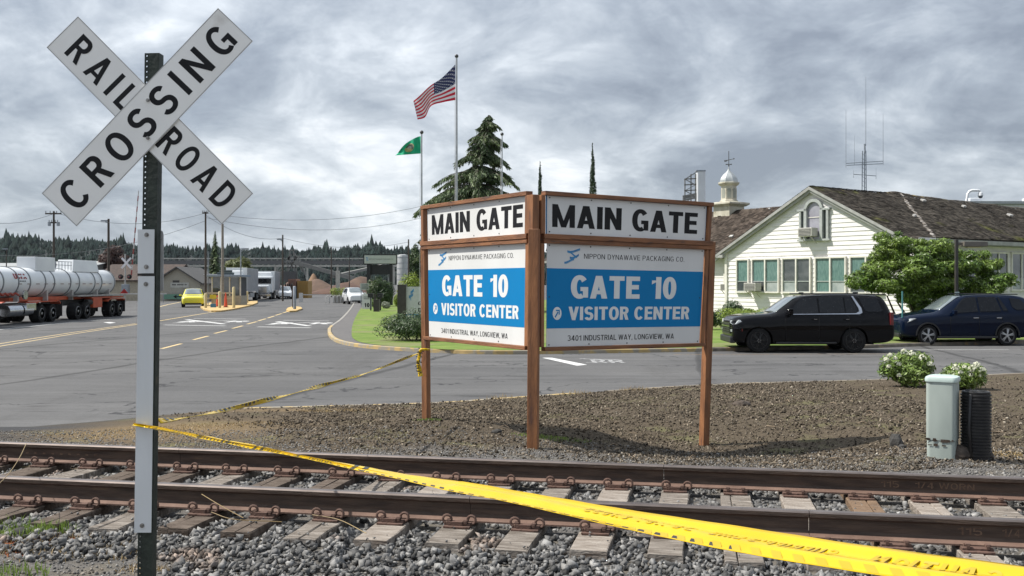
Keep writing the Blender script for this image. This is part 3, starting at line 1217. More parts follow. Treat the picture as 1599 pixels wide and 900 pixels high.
# heaped a little between the ties in front of the near rail
zz = zz + np.where((q < -.15) & ~on, .012 * np.exp(-((q + .9) / .5) ** 2), 0)
sc3 = sz[:, None] * RNG.uniform(.45, 1.45, (m_, 3))
def rocks(pos, sc3, jit=.38):
    """crushed stone: boxes with every corner pulled its own way"""
    n_ = len(pos)
    B = np.array([(a, b, c_) for c_ in (-1, 1) for b in (-1, 1) for a in (-1, 1)], float) * .72
    Q = B[None] + RNG.uniform(-jit, jit, (n_, 8, 3))
    # one corner cut right back
    k = RNG.integers(0, 8, n_)
    Q[np.arange(n_), k] *= .45
    Q = Q * sc3[:, None, :]
    Q = np.einsum('nij,nkj->nki', rand_rots(n_), Q) + pos[:, None, :]
    T = np.array([(0, 2, 3), (0, 3, 1), (4, 5, 7), (4, 7, 6), (0, 1, 5), (0, 5, 4), (2, 6, 7), (2, 7, 3), (0, 4, 6), (0, 6, 2), (1, 3, 7), (1, 7, 5)])
    return Q.reshape(-1, 3), (T[None] + (np.arange(n_) * 8)[:, None, None]).reshape(-1, 3)


Vb, Fb = rocks(np.stack([x, y, zz], 1), sc3)
bal = bigmesh('ballast_stones', Vb, Fb, STONE, kind='stuff')
props(bal, 'grey crushed stone ballast heaped between and around the railroad ties', 'ballast')

# finer gravel on both sides
n = 60000
s = RNG.uniform(-9, 9, n)
q = np.where(RNG.uniform(0, 1, n) < .42, RNG.uniform(-2.9, -1.0, n), RNG.uniform(1.75, 5.2, n))
x, y = local_to_world(s, q)
x = np.array(x); y = np.array(y)
keep = (y < np.interp(x, KX, KY) - .3) & (RNG.uniform(0, 1, n) < np.where(q > 3.6, .45, 1)) & (y > 4.6)
x, y, q = x[keep], y[keep], q[keep]
m_ = len(x)
sz = RNG.uniform(.005, .014, m_) * np.where((q > 1.7) & (q < 2.8), 1.5, 1)
sc3 = sz[:, None] * RNG.uniform(.6, 1.3, (m_, 3))
Vb, Fb = scatter(OCT_V, OCT_F, np.stack([x, y, zt(x, y) + sz * .3], 1), sc3, rand_rots(m_), jit=.2)
gr = bigmesh('fine_gravel', Vb, Fb, PEBBLE, kind='stuff')
props(gr, 'fine grey gravel spread along both shoulders of the track', 'gravel')

n = 120000
y = 9.3 + (23 - 9.3) * RNG.uniform(0, 1, n) ** 1.7
x = RNG.uniform(-6, 14, n)
x = np.where(RNG.uniform(0, 1, n) < .6, RNG.uniform(-3.5, 7, n), x)
qq = qof(x, y)
wob = .35 * np.sin(x * 1.3 + 1) + .2 * np.sin(x * 3.1)
patchy = .5 + .5 * np.sin(x * 1.7 + 1.3 * np.sin(y * 1.1)) * np.sin(y * 1.9 + np.sin(x * 2.3))
keep = (RNG.uniform(0, 1, n) < .35 + .65 * patchy) & (qq > 3.2 + wob + np.where(x < -1.2, (-1.2 - x), 0) - RNG.uniform(0, .9, n) ** 2) & (y < np.interp(x, KX, KY) - .12) & (np.abs(x) < y * .56)
x, y = x[keep], y[keep]
m_ = len(x)
L_ = (.007 + .030 * RNG.uniform(0, 1, m_) ** 2.2) * (1 + (y - 10) * .03)
sc3 = np.stack([L_, L_ * RNG.uniform(.3, .6, m_), L_ * RNG.uniform(.15, .3, m_)], 1)
Vb, Fb = scatter(OCT_V, OCT_F, np.stack([x, y, zt(x, y) + L_ * .25], 1), sc3, rand_rots(m_, .35), jit=.25)
mu = bigmesh('bark_mulch', Vb, Fb, CHIP, kind='stuff')
props(mu, 'brown bark mulch and dry chips covering the bank behind the track', 'mulch')

# blades of grass and dry stalks where the photograph has them
def blades(name, spots, n, h, mat, label, cat, w=.004, lean=.5):
    V_, F_ = [], []
    c = 0
    for _ in range(n):
        cx, cy, r = random.choice(spots)
        a = random.uniform(0, 2 * PI)
        rr = r * math.sqrt(random.random())
        bx, by = cx + math.cos(a) * rr * 1.4, cy + math.sin(a) * rr * .7
        bz = float(zt(bx, by)) - .005
        H = h * random.uniform(.35, 1.1) * (1 - .4 * rr / r)
        la = random.uniform(0, 2 * PI)
        ln = random.uniform(.1, lean) * H
        wa = random.uniform(0, PI)
        dx, dy = math.cos(wa) * w, math.sin(wa) * w
        mx, my = bx + math.cos(la) * ln * .35, by + math.sin(la) * ln * .35
        V_ += [(bx - dx, by - dy, bz), (bx + dx, by + dy, bz), (mx + dx * .7, my + dy * .7, bz + H * .6), (mx - dx * .7, my - dy * .7, bz + H * .6), (bx + math.cos(la) * ln, by + math.sin(la) * ln, bz + H * .98)]
        F_ += [(c, c + 1, c + 2), (c, c + 2, c + 3), (c + 3, c + 2, c + 4)]
        c += 5
    o = bigmesh(name, np.array(V_), np.array(F_), mat, kind='stuff')
    return props(o, label, cat)


GREEN = leafmat('fresh_grass', (.13, .22, .035), (.22, .30, .06), isl=.4)
STRAW = leafmat('dry_grass', (.40, .30, .15), (.26, .18, .08), isl=.4)
gp = lambda px, py, r: (G(px, py, .5).x, G(px, py, .5).y, r)
blades('weeds', [gp(5, 838, .15), gp(30, 845, .12), gp(62, 840, .10), gp(92, 838, .12), gp(-20, 830, .25), gp(10, 900, .2)], 900, .12, GREEN, 'fresh green weeds growing by the near rail at the left', 'weeds')
blades('dry_grass', [gp(60, 852, .25), gp(110, 850, .2), gp(170, 870, .3), gp(30, 870, .25), gp(225, 895, .12)], 700, .07, STRAW, 'dry straw coloured grass around the green weeds near the crossing post', 'dry grass', w=.003, lean=1.2)
blades('bank_weeds', [(0.35, 12.3, .28), (.6, 12.2, .3), (-1.1, 13.1, .15)], 800, .045, GREEN, 'low green weeds in the mulch behind the middle sign post', 'weeds')
blades('verge_grass', [(-4.6, 13.4, .7), (-4.9, 12.6, .8), (-3.9, 14, .6), (-2.9, 16.6, .5), (5.2, 10.4, .3)], 2600, .04, STRAW, 'dry yellow grass on the bank between the asphalt and far rail', 'dry grass', w=.006, lean=1.4)
blades('kerb_grass', [(-.2, 18.9, .3), (1.2, 19.7, .3), (2.5, 20.4, .25)], 300, .14, STRAW, 'thin dry stalks growing along the kerb behind the sign', 'dry grass', w=.004)
# rust-red moss patch by the weeds
m = MB()
mossm = M('red_moss', (.30, .085, .025), (.20, .055, .02), scale=20, rough=.95, isl=.3, bump=.5)
for k in range(1300):
    px = random.choice([random.uniform(8, 62), random.uniform(66, 118), random.gauss(28, 12)])
    py = 852 + random.gauss(0, 2.5) + (random.random() ** 2 * 22 if px < 40 else 0)
    c = G(px, py, .49)
    z = float(zt(c.x, c.y))
    r_ = random.uniform(.004, .011)
    m.add([(c.x + a * r_ * random.uniform(.7, 1.3), c.y + b * r_, z + .004 + cc_ * r_ * .6) for a, b, cc_ in OCT_V], [tuple(f) for f in OCT_F])
props(m.build('red_moss', mossm, fix=False), 'rust red moss creeping over gravel beside the green weeds', 'moss', kind='stuff')
# bent wires and stalks lying across the near rail
for pts, lab in (([P(-12, 765, 6.0), P(12, 742, 6.6), P(30, 716, 7.4), P(41, 693, 8.6)], 'long pale dry stalk leaning over both rails at the left edge'),
                 ([P(315, 772, 6.85), P(345, 790, 6.55), P(380, 809, 6.3)], 'short pale wire stalk lying against the near rail'),
                 ([P(488, 804, 6.55), P(530, 812, 6.45), P(572, 833, 6.2)], 'curved pale stalk lying on ballast in front of near rail'),
                 ([P(330, 800, 6.5), P(365, 811, 6.4), P(440, 815, 6.4)], 'flat pale stalk lying on ties right of the crossing post')):
    m = MB()
    m.tube(smooth_line(pts, 5), .0028, 5)
    props(m.build('dry_stalk', STRAW), lab, 'dry stalk', 'dry stalks on the track')

OLIVE = leafmat('olive_moss_blade', (.12, .13, .05), (.20, .19, .09), isl=.5)
blades('bank_grass', [(random.uniform(1, 8), random.uniform(12.5, 19), random.uniform(.3, .9)) for _ in range(26)], 5200, .028, OLIVE, 'thin patches of low olive grass in the mulch right of the sign', 'grass', w=.006, lean=1.5)
m = MB()
for k in range(150):
    y_ = 9.8 + 9 * random.random() ** 1.6
    x_ = random.uniform(-3.2, 8.5)
    if qof(x_, y_) < 2.6:
        continue
    a_ = random.uniform(0, PI)
    l_ = random.uniform(.04, .16)
    z_ = float(zt(x_, y_)) + .02
    m.tube([(x_, y_, z_), (x_ + math.cos(a_) * l_ * .5, y_ + math.sin(a_) * l_ * .5, z_ + random.uniform(.0, .03)), (x_ + math.cos(a_) * l_, y_ + math.sin(a_) * l_, z_)], random.uniform(.003, .007), 4)
props(m.build('twigs', M('pale_twig', (.26, .20, .14), (.12, .09, .06), rough=.95, isl=.5), fix=False), 'small broken twigs scattered over the mulch around the sign posts', 'twigs', kind='stuff')

# ------------------------------------------------------------------ railroad crossing sign (near)
D0 = 4.78
POST_GREEN = M('dark_green_post', (.028, .038, .030), (.016, .022, .018), scale=12, rough=.6, metal=.3, bump=.2, c3=(.085, .075, .05), s3=6, p3=.66)
BLADE_W = M('reflective_white_sheet', (.84, .83, .80), (.77, .76, .73), scale=2.2, rough=.42, spec=.5, c3=(.62, .60, .56), s3=4, p3=.70)
STRIP_W = M('grey_reflective_strip', (.66, .68, .69), (.58, .60, .61), scale=2.2, rough=.5, stretch=(3, 3, .6), bump=.05)
ALU = M('aluminium', (.55, .55, .54), (.42, .42, .41), scale=12, rough=.5, metal=.6)
BOLT = M('steel_bolt', (.35, .34, .32), (.2, .19, .18), scale=30, rough=.45, metal=.9)
BLACKPAINT = M('black_letter_paint', (.008, .008, .010), (.012, .012, .013), scale=5, rough=.5, spec=.2)
cb = E('railroad_crossing_sign', (XX(228, D0), D0, .4), 0, 'near crossbuck sign on a dark perforated post in front of the track', 'railroad crossing sign')


def rel(v):
    return Vector(v) - Vector(cb.location)


# post: a perforated steel channel leaning slightly; web behind, flange with holes at the left, turned a little
m = MB()
top, bot = P(239, 84, D0 + .02), P(226, 1006, D0 + .02)
ax = (top - bot)


def postpt(x, y, t):
    return rel(bot + ax * t + Vector((x, y, 0)))


sec = [(-.037, -.010), (-.017, -.010), (-.013, .030), (.015, .030), (.019, -.012), (.037, -.012), (.037, -.006), (.024, -.006), (.020, .037), (-.018, .037), (-.022, -.004), (-.037, -.004)]
# the flange at the left is a strip of cells with a real hole in each
NH = 112
m.prism([(-.016, -.012), (.036, -.016), (.037, .040), (-.016, .040)], 0, 1, lambda p, t: postpt(p[0], p[1], t))
hl = ax.length / NH
for k in range(NH):
    z0 = k / NH
    dz = 1 / NH
    cxh, hr = -.0265, .0046
    outer = [(-.037, 0), (-.037, .5), (-.037, 1), (-.0265, 1), (-.016, 1), (-.016, .5), (-.016, 0), (-.0265, 0)]
    inner = []
    for (ox, oz) in outer:
        a = math.atan2((oz - .5) * hl, ox - cxh)
        inner.append((cxh + math.cos(a) * hr, .5 + math.sin(a) * hr / hl))
    n8 = 8
    vs = []
    for yy in (-.010, -.004):
        for (ox, oz) in outer:
            vs.append(postpt(ox, yy, z0 + oz * dz))
        for (ox, oz) in inner:
            vs.append(postpt(ox, yy, z0 + oz * dz))
    fs = []
    for j in range(8):
        j2 = (j + 1) % 8
        fs.append((j, j2, 8 + j2, 8 + j))
        fs.append((16 + j, 24 + j, 24 + j2, 16 + j2))
        fs.append((8 + j, 8 + j2, 24 + j2, 24 + j))
    fs.append((0, 1, 17, 16))
    fs.append((1, 2, 18, 17))
    m.add(vs, fs)
m.build('post', POST_GREEN, cb, fix=False)


def blade(pc, u, v, dep, L, W, name_txts, name='blade'):
    """pc centre on image; u,v unit image directions along and up the blade"""
    c = P(pc[0], pc[1], dep)
    U = Vector((u[0], 0, -u[1])).normalized()
    V_ = Vector((v[0], 0, -v[1])).normalized()
    m = MB()
    def fn(a, b, n):
        return rel(c + U * a + V_ * b + Vector((0, -n, 0)))
    m.prism([(-L / 2, -W / 2), (L / 2, -W / 2), (L / 2, W / 2), (-L / 2, W / 2)], 0, .004, lambda p, t: fn(p[0], p[1], t))
    b = m.build(name, BLADE_W, cb, bevel=.001, seg=1)
    for txt, u0, u1, h in name_txts:
        ml = MB()
        lettering(ml, txt, (u0, -h / 2, u1, h / 2), lambda a, b_, n: fn(a, b_, .0046 + n), s=.185, gap=.34)
        ml.build('lettering', BLACKPAINT, b)
    # edge film: a fine grey border line
    ml = MB()
    for (a0, b0, a1, b1) in ((-L / 2, W / 2 - .004, L / 2, W / 2), (-L / 2, -W / 2, L / 2, -W / 2 + .004), (-L / 2, -W / 2 + .004, -L / 2 + .004, W / 2 - .004), (L / 2 - .004, -W / 2 + .004, L / 2, W / 2 - .004)):
        ml.add([fn(a0, b0, .0050), fn(a1, b0, .0050), fn(a1, b1, .0050), fn(a0, b1, .0050)], [(0, 1, 2, 3)])
    ml.build('edge_film', M('grey_edge_film', (.42, .42, .41), (.32, .32, .31), rough=.6), b)
    return b, fn


s2_ = math.sqrt(.5)
# RAILROAD from upper left to lower right, behind
bl1, f1 = blade((234.5, 188.5), (273.5, 276.5), (276.5, -273.5), D0 - .012, 1.195, .212,
                (('RAIL', -.52, -.115, .132), ('ROAD', .10, .545, .132)))
bl2, f2 = blade((230.5, 183.5), (273.5, -287.5), (-287.5, -273.5), D0 - .021, 1.225, .229,
                (('CROSSING', -.56, .56, .145),))
m = MB()
for (px, py) in ((231, 157), (231, 216)):
    c = rel(P(px, py, D0 - .028))
    m.cyl(c, c + Vector((0, -.006, 0)), .0085, 12)
    m.cyl(c + Vector((0, -.006, 0)), c + Vector((0, -.013, 0)), .005, 6)
m.build('bolt', BOLT, cb)
# two white strips on the post
for nm, pts in (('upper_strip', ((215, 358.5), (241, 358.5), (240, 427), (215, 427))), ('lower_strip', ((215.5, 431.5), (241, 431.5), (236, 832), (209.5, 832)))):
    m = MB()
    vs = [rel(P(px, py, D0 - .022)) for px, py in pts]
    vs += [v + Vector((0, .003, 0)) for v in vs]
    m.add(vs, [(0, 1, 2, 3), (7, 6, 5, 4), (0, 4, 5, 1), (1, 5, 6, 2), (2, 6, 7, 3), (3, 7, 4, 0)])
    m.build(nm, STRIP_W, cb)
for (px, py) in ((229, 367), (228.5, 417), (228, 444), (222, 821)):
    m = MB()
    c = rel(P(px, py, D0 - .022))
    m.cyl(c, c + Vector((0, -.003, 0)), .011, 14)
    m.cyl(c + Vector((0, -.003, 0)), c + Vector((0, -.010, 0)), .006, 6)
    m.build('bolt', BOLT, cb, origin=None)
# the back of a rounded plate facing the other way, on the far side of the post
m = MB()
c0 = P(247, 362, D0 + .055)
plt = [(-.02, -.30), (.0255, -.285), (.0255, -.015), (.022, .0), (.012, .008), (-.02, .008)]
m.prism(plt, 0, .004, lambda p, t: rel(c0 + Vector((p[0], t, p[1]))))
m.build('rear_plate', ALU, cb)
m = MB()
c = rel(P(251, 374, D0 + .053))
m.cyl(c, c + Vector((0, -.006, 0)), .004, 8)
m.build('rear_rivet', BOLT, cb)
m = MB()
m.box(rel(P(228, 429.3, D0 - .018)), (.078, .012, .010))
m.build('strap', M('black_strap', (.02, .02, .02)), cb)

# ------------------------------------------------------------------ the gate sign
WOOD = M('stained_cedar', (.285, .120, .046), (.155, .064, .027), scale=2.5, detail=8, rough=.62, bump=.35, bscale=14, stretch=(6, 6, 1.0), c3=(.10, .045, .028), s3=2.4, p3=.63)
WOODH = M('stained_cedar_rail', (.255, .108, .044), (.135, .056, .025), scale=2.5, detail=8, rough=.62, bump=.35, bscale=14, stretch=(1.0, 1.0, 7), c3=(.07, .038, .027), s3=3.4, p3=.60)
PANEL = M('sign_panel_white', (.68, .685, .675), (.58, .585, .575), scale=1.3, detail=8, rough=.5, spec=.35, stretch=(1, 1, .25), c3=(.50, .49, .46), s3=3.5, p3=.68)
BLUE = M('sign_blue', (.0, .185, .44), (.0, .172, .41), scale=1.5, rough=.45, spec=.2)
LBLUE = M('logo_blue', (.03, .26, .52), (.015, .13, .33), scale=22, rough=.4)
SCREW = M('dark_screw', (.05, .05, .05), rough=.4, metal=.8)
WTEXT = M('white_sign_text', (.70, .71, .70), (.66, .67, .66), rough=.45)
gs = E('gate_sign', (.3, 11.15, .45), 0, 'large brown timber framed two winged gate sign with white and blue panels on three posts', 'sign')
GO = Vector(gs.location)


def wing(TL, TR, BR, BL, off, pu0, pu1, upper_stiles):
    TL, TR, BR, BL = map(Vector, (TL, TR, BR, BL))
    WW = ((TR - TL).length + (BR - BL).length) / 2
    HH = 1.795
    nrm = (BR - BL).cross(TL - BL).normalized()      # towards the viewer
    if nrm.y > 0:
        nrm = -nrm

    def fn(u, v, n=0):
        a, b = u / WW, v / HH
        p = BL * (1 - a) * (1 - b) + BR * a * (1 - b) + TR * a * b + TL * (1 - a) * b
        return p + nrm * n - GO

    def bar(name, u0, u1, v0, v1, n0, n1, mat, bev=.004, parent=gs):
        m = MB()
        if bev:
            m.prism([(u0, v0), (u1, v0), (u1, v1), (u0, v1)], n0, n1, lambda p, t: fn(p[0], p[1], t))
        else:
            m.grid(lambda a, b: fn(u0 + (u1 - u0) * a, v0 + (v1 - v0) * b, n1), 40, 24)
            m.grid(lambda a, b: fn(u0 + (u1 - u0) * a, v0 + (v1 - v0) * b, n0), 40, 24)
            for (a, b_) in (((u0, v0), (u1, v0)), ((u0, v1), (u1, v1)), ((u0, v0), (u0, v1)), ((u1, v0), (u1, v1))):
                m.grid(lambda s, t: fn(a[0] + (b_[0] - a[0]) * s, a[1] + (b_[1] - a[1]) * s, n0 + (n1 - n0) * t), 40, 1)
        return m.build(name, mat, parent, bevel=bev, seg=2)

    # frame
    bar('frame_rail', -.005, WW + .005, HH - .048, HH, -.045, .045, WOODH)
    bar('frame_rail', -.02, WW + .02, 1.255, 1.312, -.05, .052, WOODH)
    bar('frame_rail', -.02, WW + .02, 1.205, 1.2525, -.05, .043, WOODH)
    bar('frame_rail', 0, WW, -.01, .034, -.04, .038, WOODH)
    for (u0, u1) in upper_stiles:
        bar('frame_stile', u0, u1, 1.3125, HH - .0485, -.045, .040, WOOD)
        bar('frame_stile', u0 + .004, u1 - .004, .0345, 1.2045, -.040, .030, WOOD)
    # panels
    hp = bar('header_panel', pu0, pu1, 1.315, 1.745, -.004, .0, PANEL, 0)
    bar('header_backing', pu0 - .01, pu1 + .012, 1.3128, 1.7468, -.012, -.0045, BLUE, 0, hp)
    mp2 = bar('main_panel', pu0, pu1, .036, 1.2035, -.004, .0, PANEL, 0)
    bar('blue_band', pu0, pu1, .243, .926, .0006, .0016, BLUE, 0, mp2)

    def txt(s_, u0, v0, u1, v1, mat, parent, sw, gap=.14, space=.36, n=.0018):
        ml = MB()
        lettering(ml, s_, (u0 + off, v0, u1 + off, v1), lambda a, b, k: fn(a, b, n + k), s=sw, gap=gap, space=space)
        ml.build('lettering', mat, parent)
    txt('MAIN GATE', .115, 1.395, 2.265, 1.655, BLACKPAINT, hp, .25, .09, .40, .0012)
    txt('GATE 10', .38, .585, 1.97, .85, WTEXT, mp2, .262, .09, .50, .0026)
    txt('VISITOR CENTER', .35, .335, 2.2, .49, WTEXT, mp2, .245, .09, .38, .0026)
    txt('NIPPON DYNAWAVE PACKAGING CO.', .56, 1.045, 2.08, 1.103, BLACKPAINT, mp2, .12, .15, .42, .0012)
    txt('3401 INDUSTRIAL WAY, LONGVIEW, WA', .34, .098, 1.965, .160, BLACKPAINT, mp2, .155, .13, .34, .0012)
    # round arrow badge
    ml = MB()
    cu, cv, r_ = .19 + off, .413, .066
    ml.add([fn(cu + r_ * .93 * math.cos(2 * PI * k / 28), cv + r_ * 1.12 * math.sin(2 * PI * k / 28), .0026) for k in range(28)], [tuple(range(28))])
    badge = ml.build('arrow_badge', WTEXT, mp2)
    ml = MB()
    a_, h_ = .034, .032
    q_ = [(-a_, -h_ * 1.2), (-a_ * .65, -h_ * 1.55), (a_ * .55, h_ * .35), (a_ * .2, h_ * .75)]
    ml.add([fn(cu + x, cv + y, .0034) for x, y in q_], [(0, 1, 2, 3)])
    ml.add([fn(cu + x, cv + y, .0038) for x, y in ((-a_ * .5, h_ * 1.3), (a_ * 1.0, h_ * 1.3), (a_ * 1.0, h_ * .85), (-a_ * .5, h_ * .85))], [(0, 1, 2, 3)])
    ml.add([fn(cu + x, cv + y, .0042) for x, y in ((a_ * 1.05, h_ * 1.3), (a_ * 1.05, -h_ * .45), (a_ * .62, -h_ * .45), (a_ * .62, h_ * 1.3))], [(0, 1, 2, 3)])
    ml.build('arrow', BLUE, badge)
    # logo: three sweeps of three ribbons each, a leaning S
    ml = MB()
    L0, L1, V0, V1 = .285 + off, .515 + off, .972, 1.165
    waves = (((.18, .83), (.42, .70), (.62, .86), (1.0, 1.0)), ((.30, .80), (.48, .70), (.60, .52), (.80, .42)), ((.34, .40), (.55, .30), (.70, .44), (.92, .60)), ((.0, .02), (.22, .02), (.38, .24), (.62, .30)))
    for wi, (p0, p1, p2, p3) in enumerate(waves):
        for k in range(3):
            dv = -.062 * k if wi != 1 else -.05 * k
            pts = []
            for i in range(13):
                t = i / 12
                pts.append(tuple((1 - t) ** 3 * p0[q] + 3 * t * (1 - t) ** 2 * p1[q] + 3 * t * t * (1 - t) * p2[q] + t ** 3 * p3[q] for q in (0, 1)))
            tk = (.062, .054, .034)[k]
            for i in range(12):
                (x0, y0), (x1, y1) = pts[i], pts[i + 1]
                q = [(x0, y0 + dv), (x1, y1 + dv), (x1, y1 + dv - tk), (x0, y0 + dv - tk)]
                ml.add([fn(L0 + (L1 - L0) * x * .95, V0 + (V1 - V0) * (.15 + y * .85), .0012 + .0003 * k + .0001 * wi) for x, y in q], [(0, 1, 2, 3)])
    ml.build('logo', LBLUE, mp2)
    # screws, one by one
    for row, par in ((1.725, hp), (1.34, hp), (1.185, mp2), (.057, mp2), (.60, mp2)):
        for k in range(5):
            if row == .60 and k in (1, 2, 3):
                continue
            u = pu0 + .035 + (pu1 - pu0 - .07) * k / 4
            ml = MB()
            ml.add([fn(u + .0085 * math.cos(2 * PI * j / 8), row + .0085 * math.sin(2 * PI * j / 8), .003) for j in range(8)] +
                   [fn(u + .0085 * math.cos(2 * PI * j / 8), row + .0085 * math.sin(2 * PI * j / 8), 0) for j in range(8)],
                   [tuple(range(8))] + [(j, (j + 1) % 8, 8 + (j + 1) % 8, 8 + j) for j in range(8)])
            ml.build('screw', SCREW, par)
    return fn, WW


dL, dM, dR = 13.3, 11.2, 12.5
fL, WL = wing(P(661, 322, dL), P(826.5, 298.7, dM), P(823.5, 545.5, dM), P(664, 529, dL), .115, .115, 2.49, ((.0, .062), (2.475, 2.635)))
fR, WR = wing(P(849, 298.5, dM), P(1111, 317, dR), P(1099, 540, dR), P(848, 547, dM), 0, .045, 2.40, ((-.055, .0), (2.408, 2.462)))


def post(px0, pt, px1, pb, d, w, rz):
    m = MB()
    a, b = P(px0, pt, d) - GO, P(px1, pb, d) - GO
    a.z -= 0
    b = b - Vector((0, 0, .25))
    rot = Matrix.Rotation(rz, 3, 'Z')
    n = 8
    vs, fs = [], []
    for k in range(n + 1):
        c = b + (a - b) * (k / n)
        for i, j in ((-1, -1), (1, -1), (1, 1), (-1, 1)):
            vs.append(c + rot @ Vector((i * w / 2, j * w / 2, 0)))
    for k in range(n):
        for q in range(4):
            fs.append((k * 4 + q, k * 4 + (q + 1) % 4, (k + 1) * 4 + (q + 1) % 4, (k + 1) * 4 + q))
    fs += [(0, 1, 2, 3), tuple(range(n * 4, n * 4 + 4))]
    m.add(vs, fs)
    return m.build('post', WOOD, gs, bevel=.006)


post(663.5, 376, 666, 655, 13.30, .088, R(-33))
post(834.5, 358, 832, 692, 11.10, .118, R(-12))
post(1109.5, 378, 1098.5, 689, 12.55, .095, R(28))
m = MB()
for fn_, u, par in ((fL, WL + .02, 1), ):
    pass

# ------------------------------------------------------------------ caution tape
TAPE = M('yellow_caution_tape', (.58, .39, .004), (.50, .325, .002), scale=5, rough=.22, spec=.5)
TAPE_K = M('black_tape_print', (.02, .02, .015), (.03, .03, .02), scale=8, rough=.35)
TAPE_G = M('show_through_print', (.44, .31, .008), (.40, .28, .006), scale=8, rough=.3)


def tape(pts, wfun, afun, n, name, label, th=.0006, fold=0.0):
    """a strip along pts; wfun(t) width, afun(t) roll about the run; returns the surface function"""
    line = smooth_line(pts, 24)
    L = [0]
    for i in range(1, len(line)):
        L.append(L[-1] + (line[i] - line[i - 1]).length)
    tot = L[-1]

    def at(t):
        d = t * tot
        for i in range(1, len(L)):
            if L[i] >= d:
                k = (d - L[i - 1]) / (L[i] - L[i - 1] + 1e-9)
                return line[i - 1].lerp(line[i], k), (line[i] - line[i - 1]).normalized()
        return line[-1], (line[-1] - line[-2]).normalized()

    def fn(t, s, off=0.0):
        p, d = at(min(max(t, 0), 1))
        up = Vector((0, 0, 1))
        side = d.cross(up).normalized()
        nn = side.cross(d).normalized()
        a = afun(t)
        ca_, sa_ = math.cos(a), math.sin(a)
        u = side * ca_ + nn * sa_
        v = nn * ca_ - side * sa_
        w = wfun(t)
        cup = fold * (1 - (2 * s - 1) ** 2) * w * (1 + .4 * math.sin(t * 37))
        wr = .0006 * math.sin(s * 9 + t * 120) * math.sin(t * 61) + (.045 * w * math.cos(3.3 * PI * s + 1.6 * math.sin(t * 11)) + .010 * w * math.sin(5.5 * PI * s + t * 30) if w > .05 else 0)
        return p + u * ((s - .5) * w) + v * (cup + wr + off)
    m = MB()
    m.grid(lambda a, b: fn(a, b), n, 8)
    return m, fn


tp = [P(209, 663, D0 - .035), P(250, 670, 4.62), P(400, 699, 3.52), P(600, 739, 2.75), P(800, 776, 2.24), P(1000, 815, 1.89), P(1250, 858, 1.57), P(1500, 893, 1.34), P(1750, 925, 1.16)]


def wf(t):
    # rolled up tight at the post, opening out to its full width nearer the camera
    return .022 + .050 * max(0, min(1, (t - .50) / .30)) ** 1.0 + .004 * math.sin(t * 40) * (t < .7)


def af(t):
    return R(-16) + R(22) * math.sin(t * 16) * max(0, 1 - t * 1.4)


m, tf = tape(tp, wf, af, 260, 'tape', '')
root = m.build('caution_tape', TAPE, None, smooth=True)
sol = root.modifiers.new('thickness', 'SOLIDIFY')
sol.thickness = .0008
sol.offset = 0
props(root, 'bright yellow caution tape stretched from the near crossing post toward the lower right corner', 'caution tape', 'caution tapes')
# the rolled under half makes the rope-like part thick: a second, inner turn
m, tf2 = tape(tp, lambda t: wf(t) * .8 * max(.004, 1 - max(0, min(1, (t - .42) / .16))), lambda t: af(t) + R(75), 200, 'x', '')
m.build('rolled_turn', TAPE, root, smooth=True)
m = MB()
EP = .0010


def tq(m, t0, t1, s0, s1, sh=0.0, f=tf, e=EP):
    for o_ in (e, -e):
        m.add([f(t0, s0, o_), f(t1, s0, o_), f(t1 + sh, s1, o_), f(t0 + sh, s1, o_)], [(0, 1, 2, 3)])


k = .02
while k < .86:
    if k > .30:
        tq(m, k, k + .0048, .82, .95, .001)
    else:
        tq(m, k, k + .0042, .60, .92, .0012)
    k += .0105
for k in (.035, .10, .115, .19, .26, .275, .345, .36, .43, .52, .534):
    tq(m, k, k + .006, .0, 1.0, .004)
for a in np.arange(.14, .50, .0042):
    if math.sin(a * 70) > .15:
        tq(m, a, a + .0016, .45, .80 + .1 * math.sin(a * 900), .0016)
m.build('printed_checks', TAPE_K, root)['kind'] = 'stuff'
# printing seen through the tape: reversed words
m = MB()
def tm(u, v, n):
    return tf(u, v, EP + n)
for txt, u0, u1 in (("SHERIFF'S LINE", .845, .905), ('DO NOT CROSS', .765, .835), ('CAUTION', .920, .965)):
    sh, W_ = text_shapes(txt, .22, .2, .4)
    for i, poly in sh:
        m.add([tf(u0 + (u1 - u0) * (1 - x / W_), .30 + .28 * (1 - y), EP + .0003 + .00008 * i) for x, y in poly], [tuple(range(len(poly)))])
k = .72
while k < .98:
    tq(m, k, k + .0045, .78, .97, .0035, e=EP)
    k += .010
m.build('reversed_print', TAPE_G, root)

tp2 = [P(249, 657.5, D0 + .06), P(330, 645, 5.9), P(420, 624, 7.3), P(500, 603, 8.9), P(580, 580, 10.9), P(655, 551, 13.2)]
m, tg = tape(tp2, lambda t: .030 + .008 * math.sin(t * 30), lambda t: R(-50) + R(60) * math.sin(t * 20), 160, '', '')
r2 = m.build('caution_tape', TAPE, None, smooth=True)
sol = r2.modifiers.new('thickness', 'SOLIDIFY')
sol.thickness = .004
props(r2, 'thin twisted yellow caution tape sagging from the crossing post to the left sign post', 'caution tape', 'caution tapes')
m = MB()
k = .01
while k < .97:
    tq(m, k, k + .006, .0, .45 + .3 * math.sin(k * 90), .003, f=tg, e=.0032)
    k += .0115
m.build('printed_checks', TAPE_K, r2)['kind'] = 'stuff'
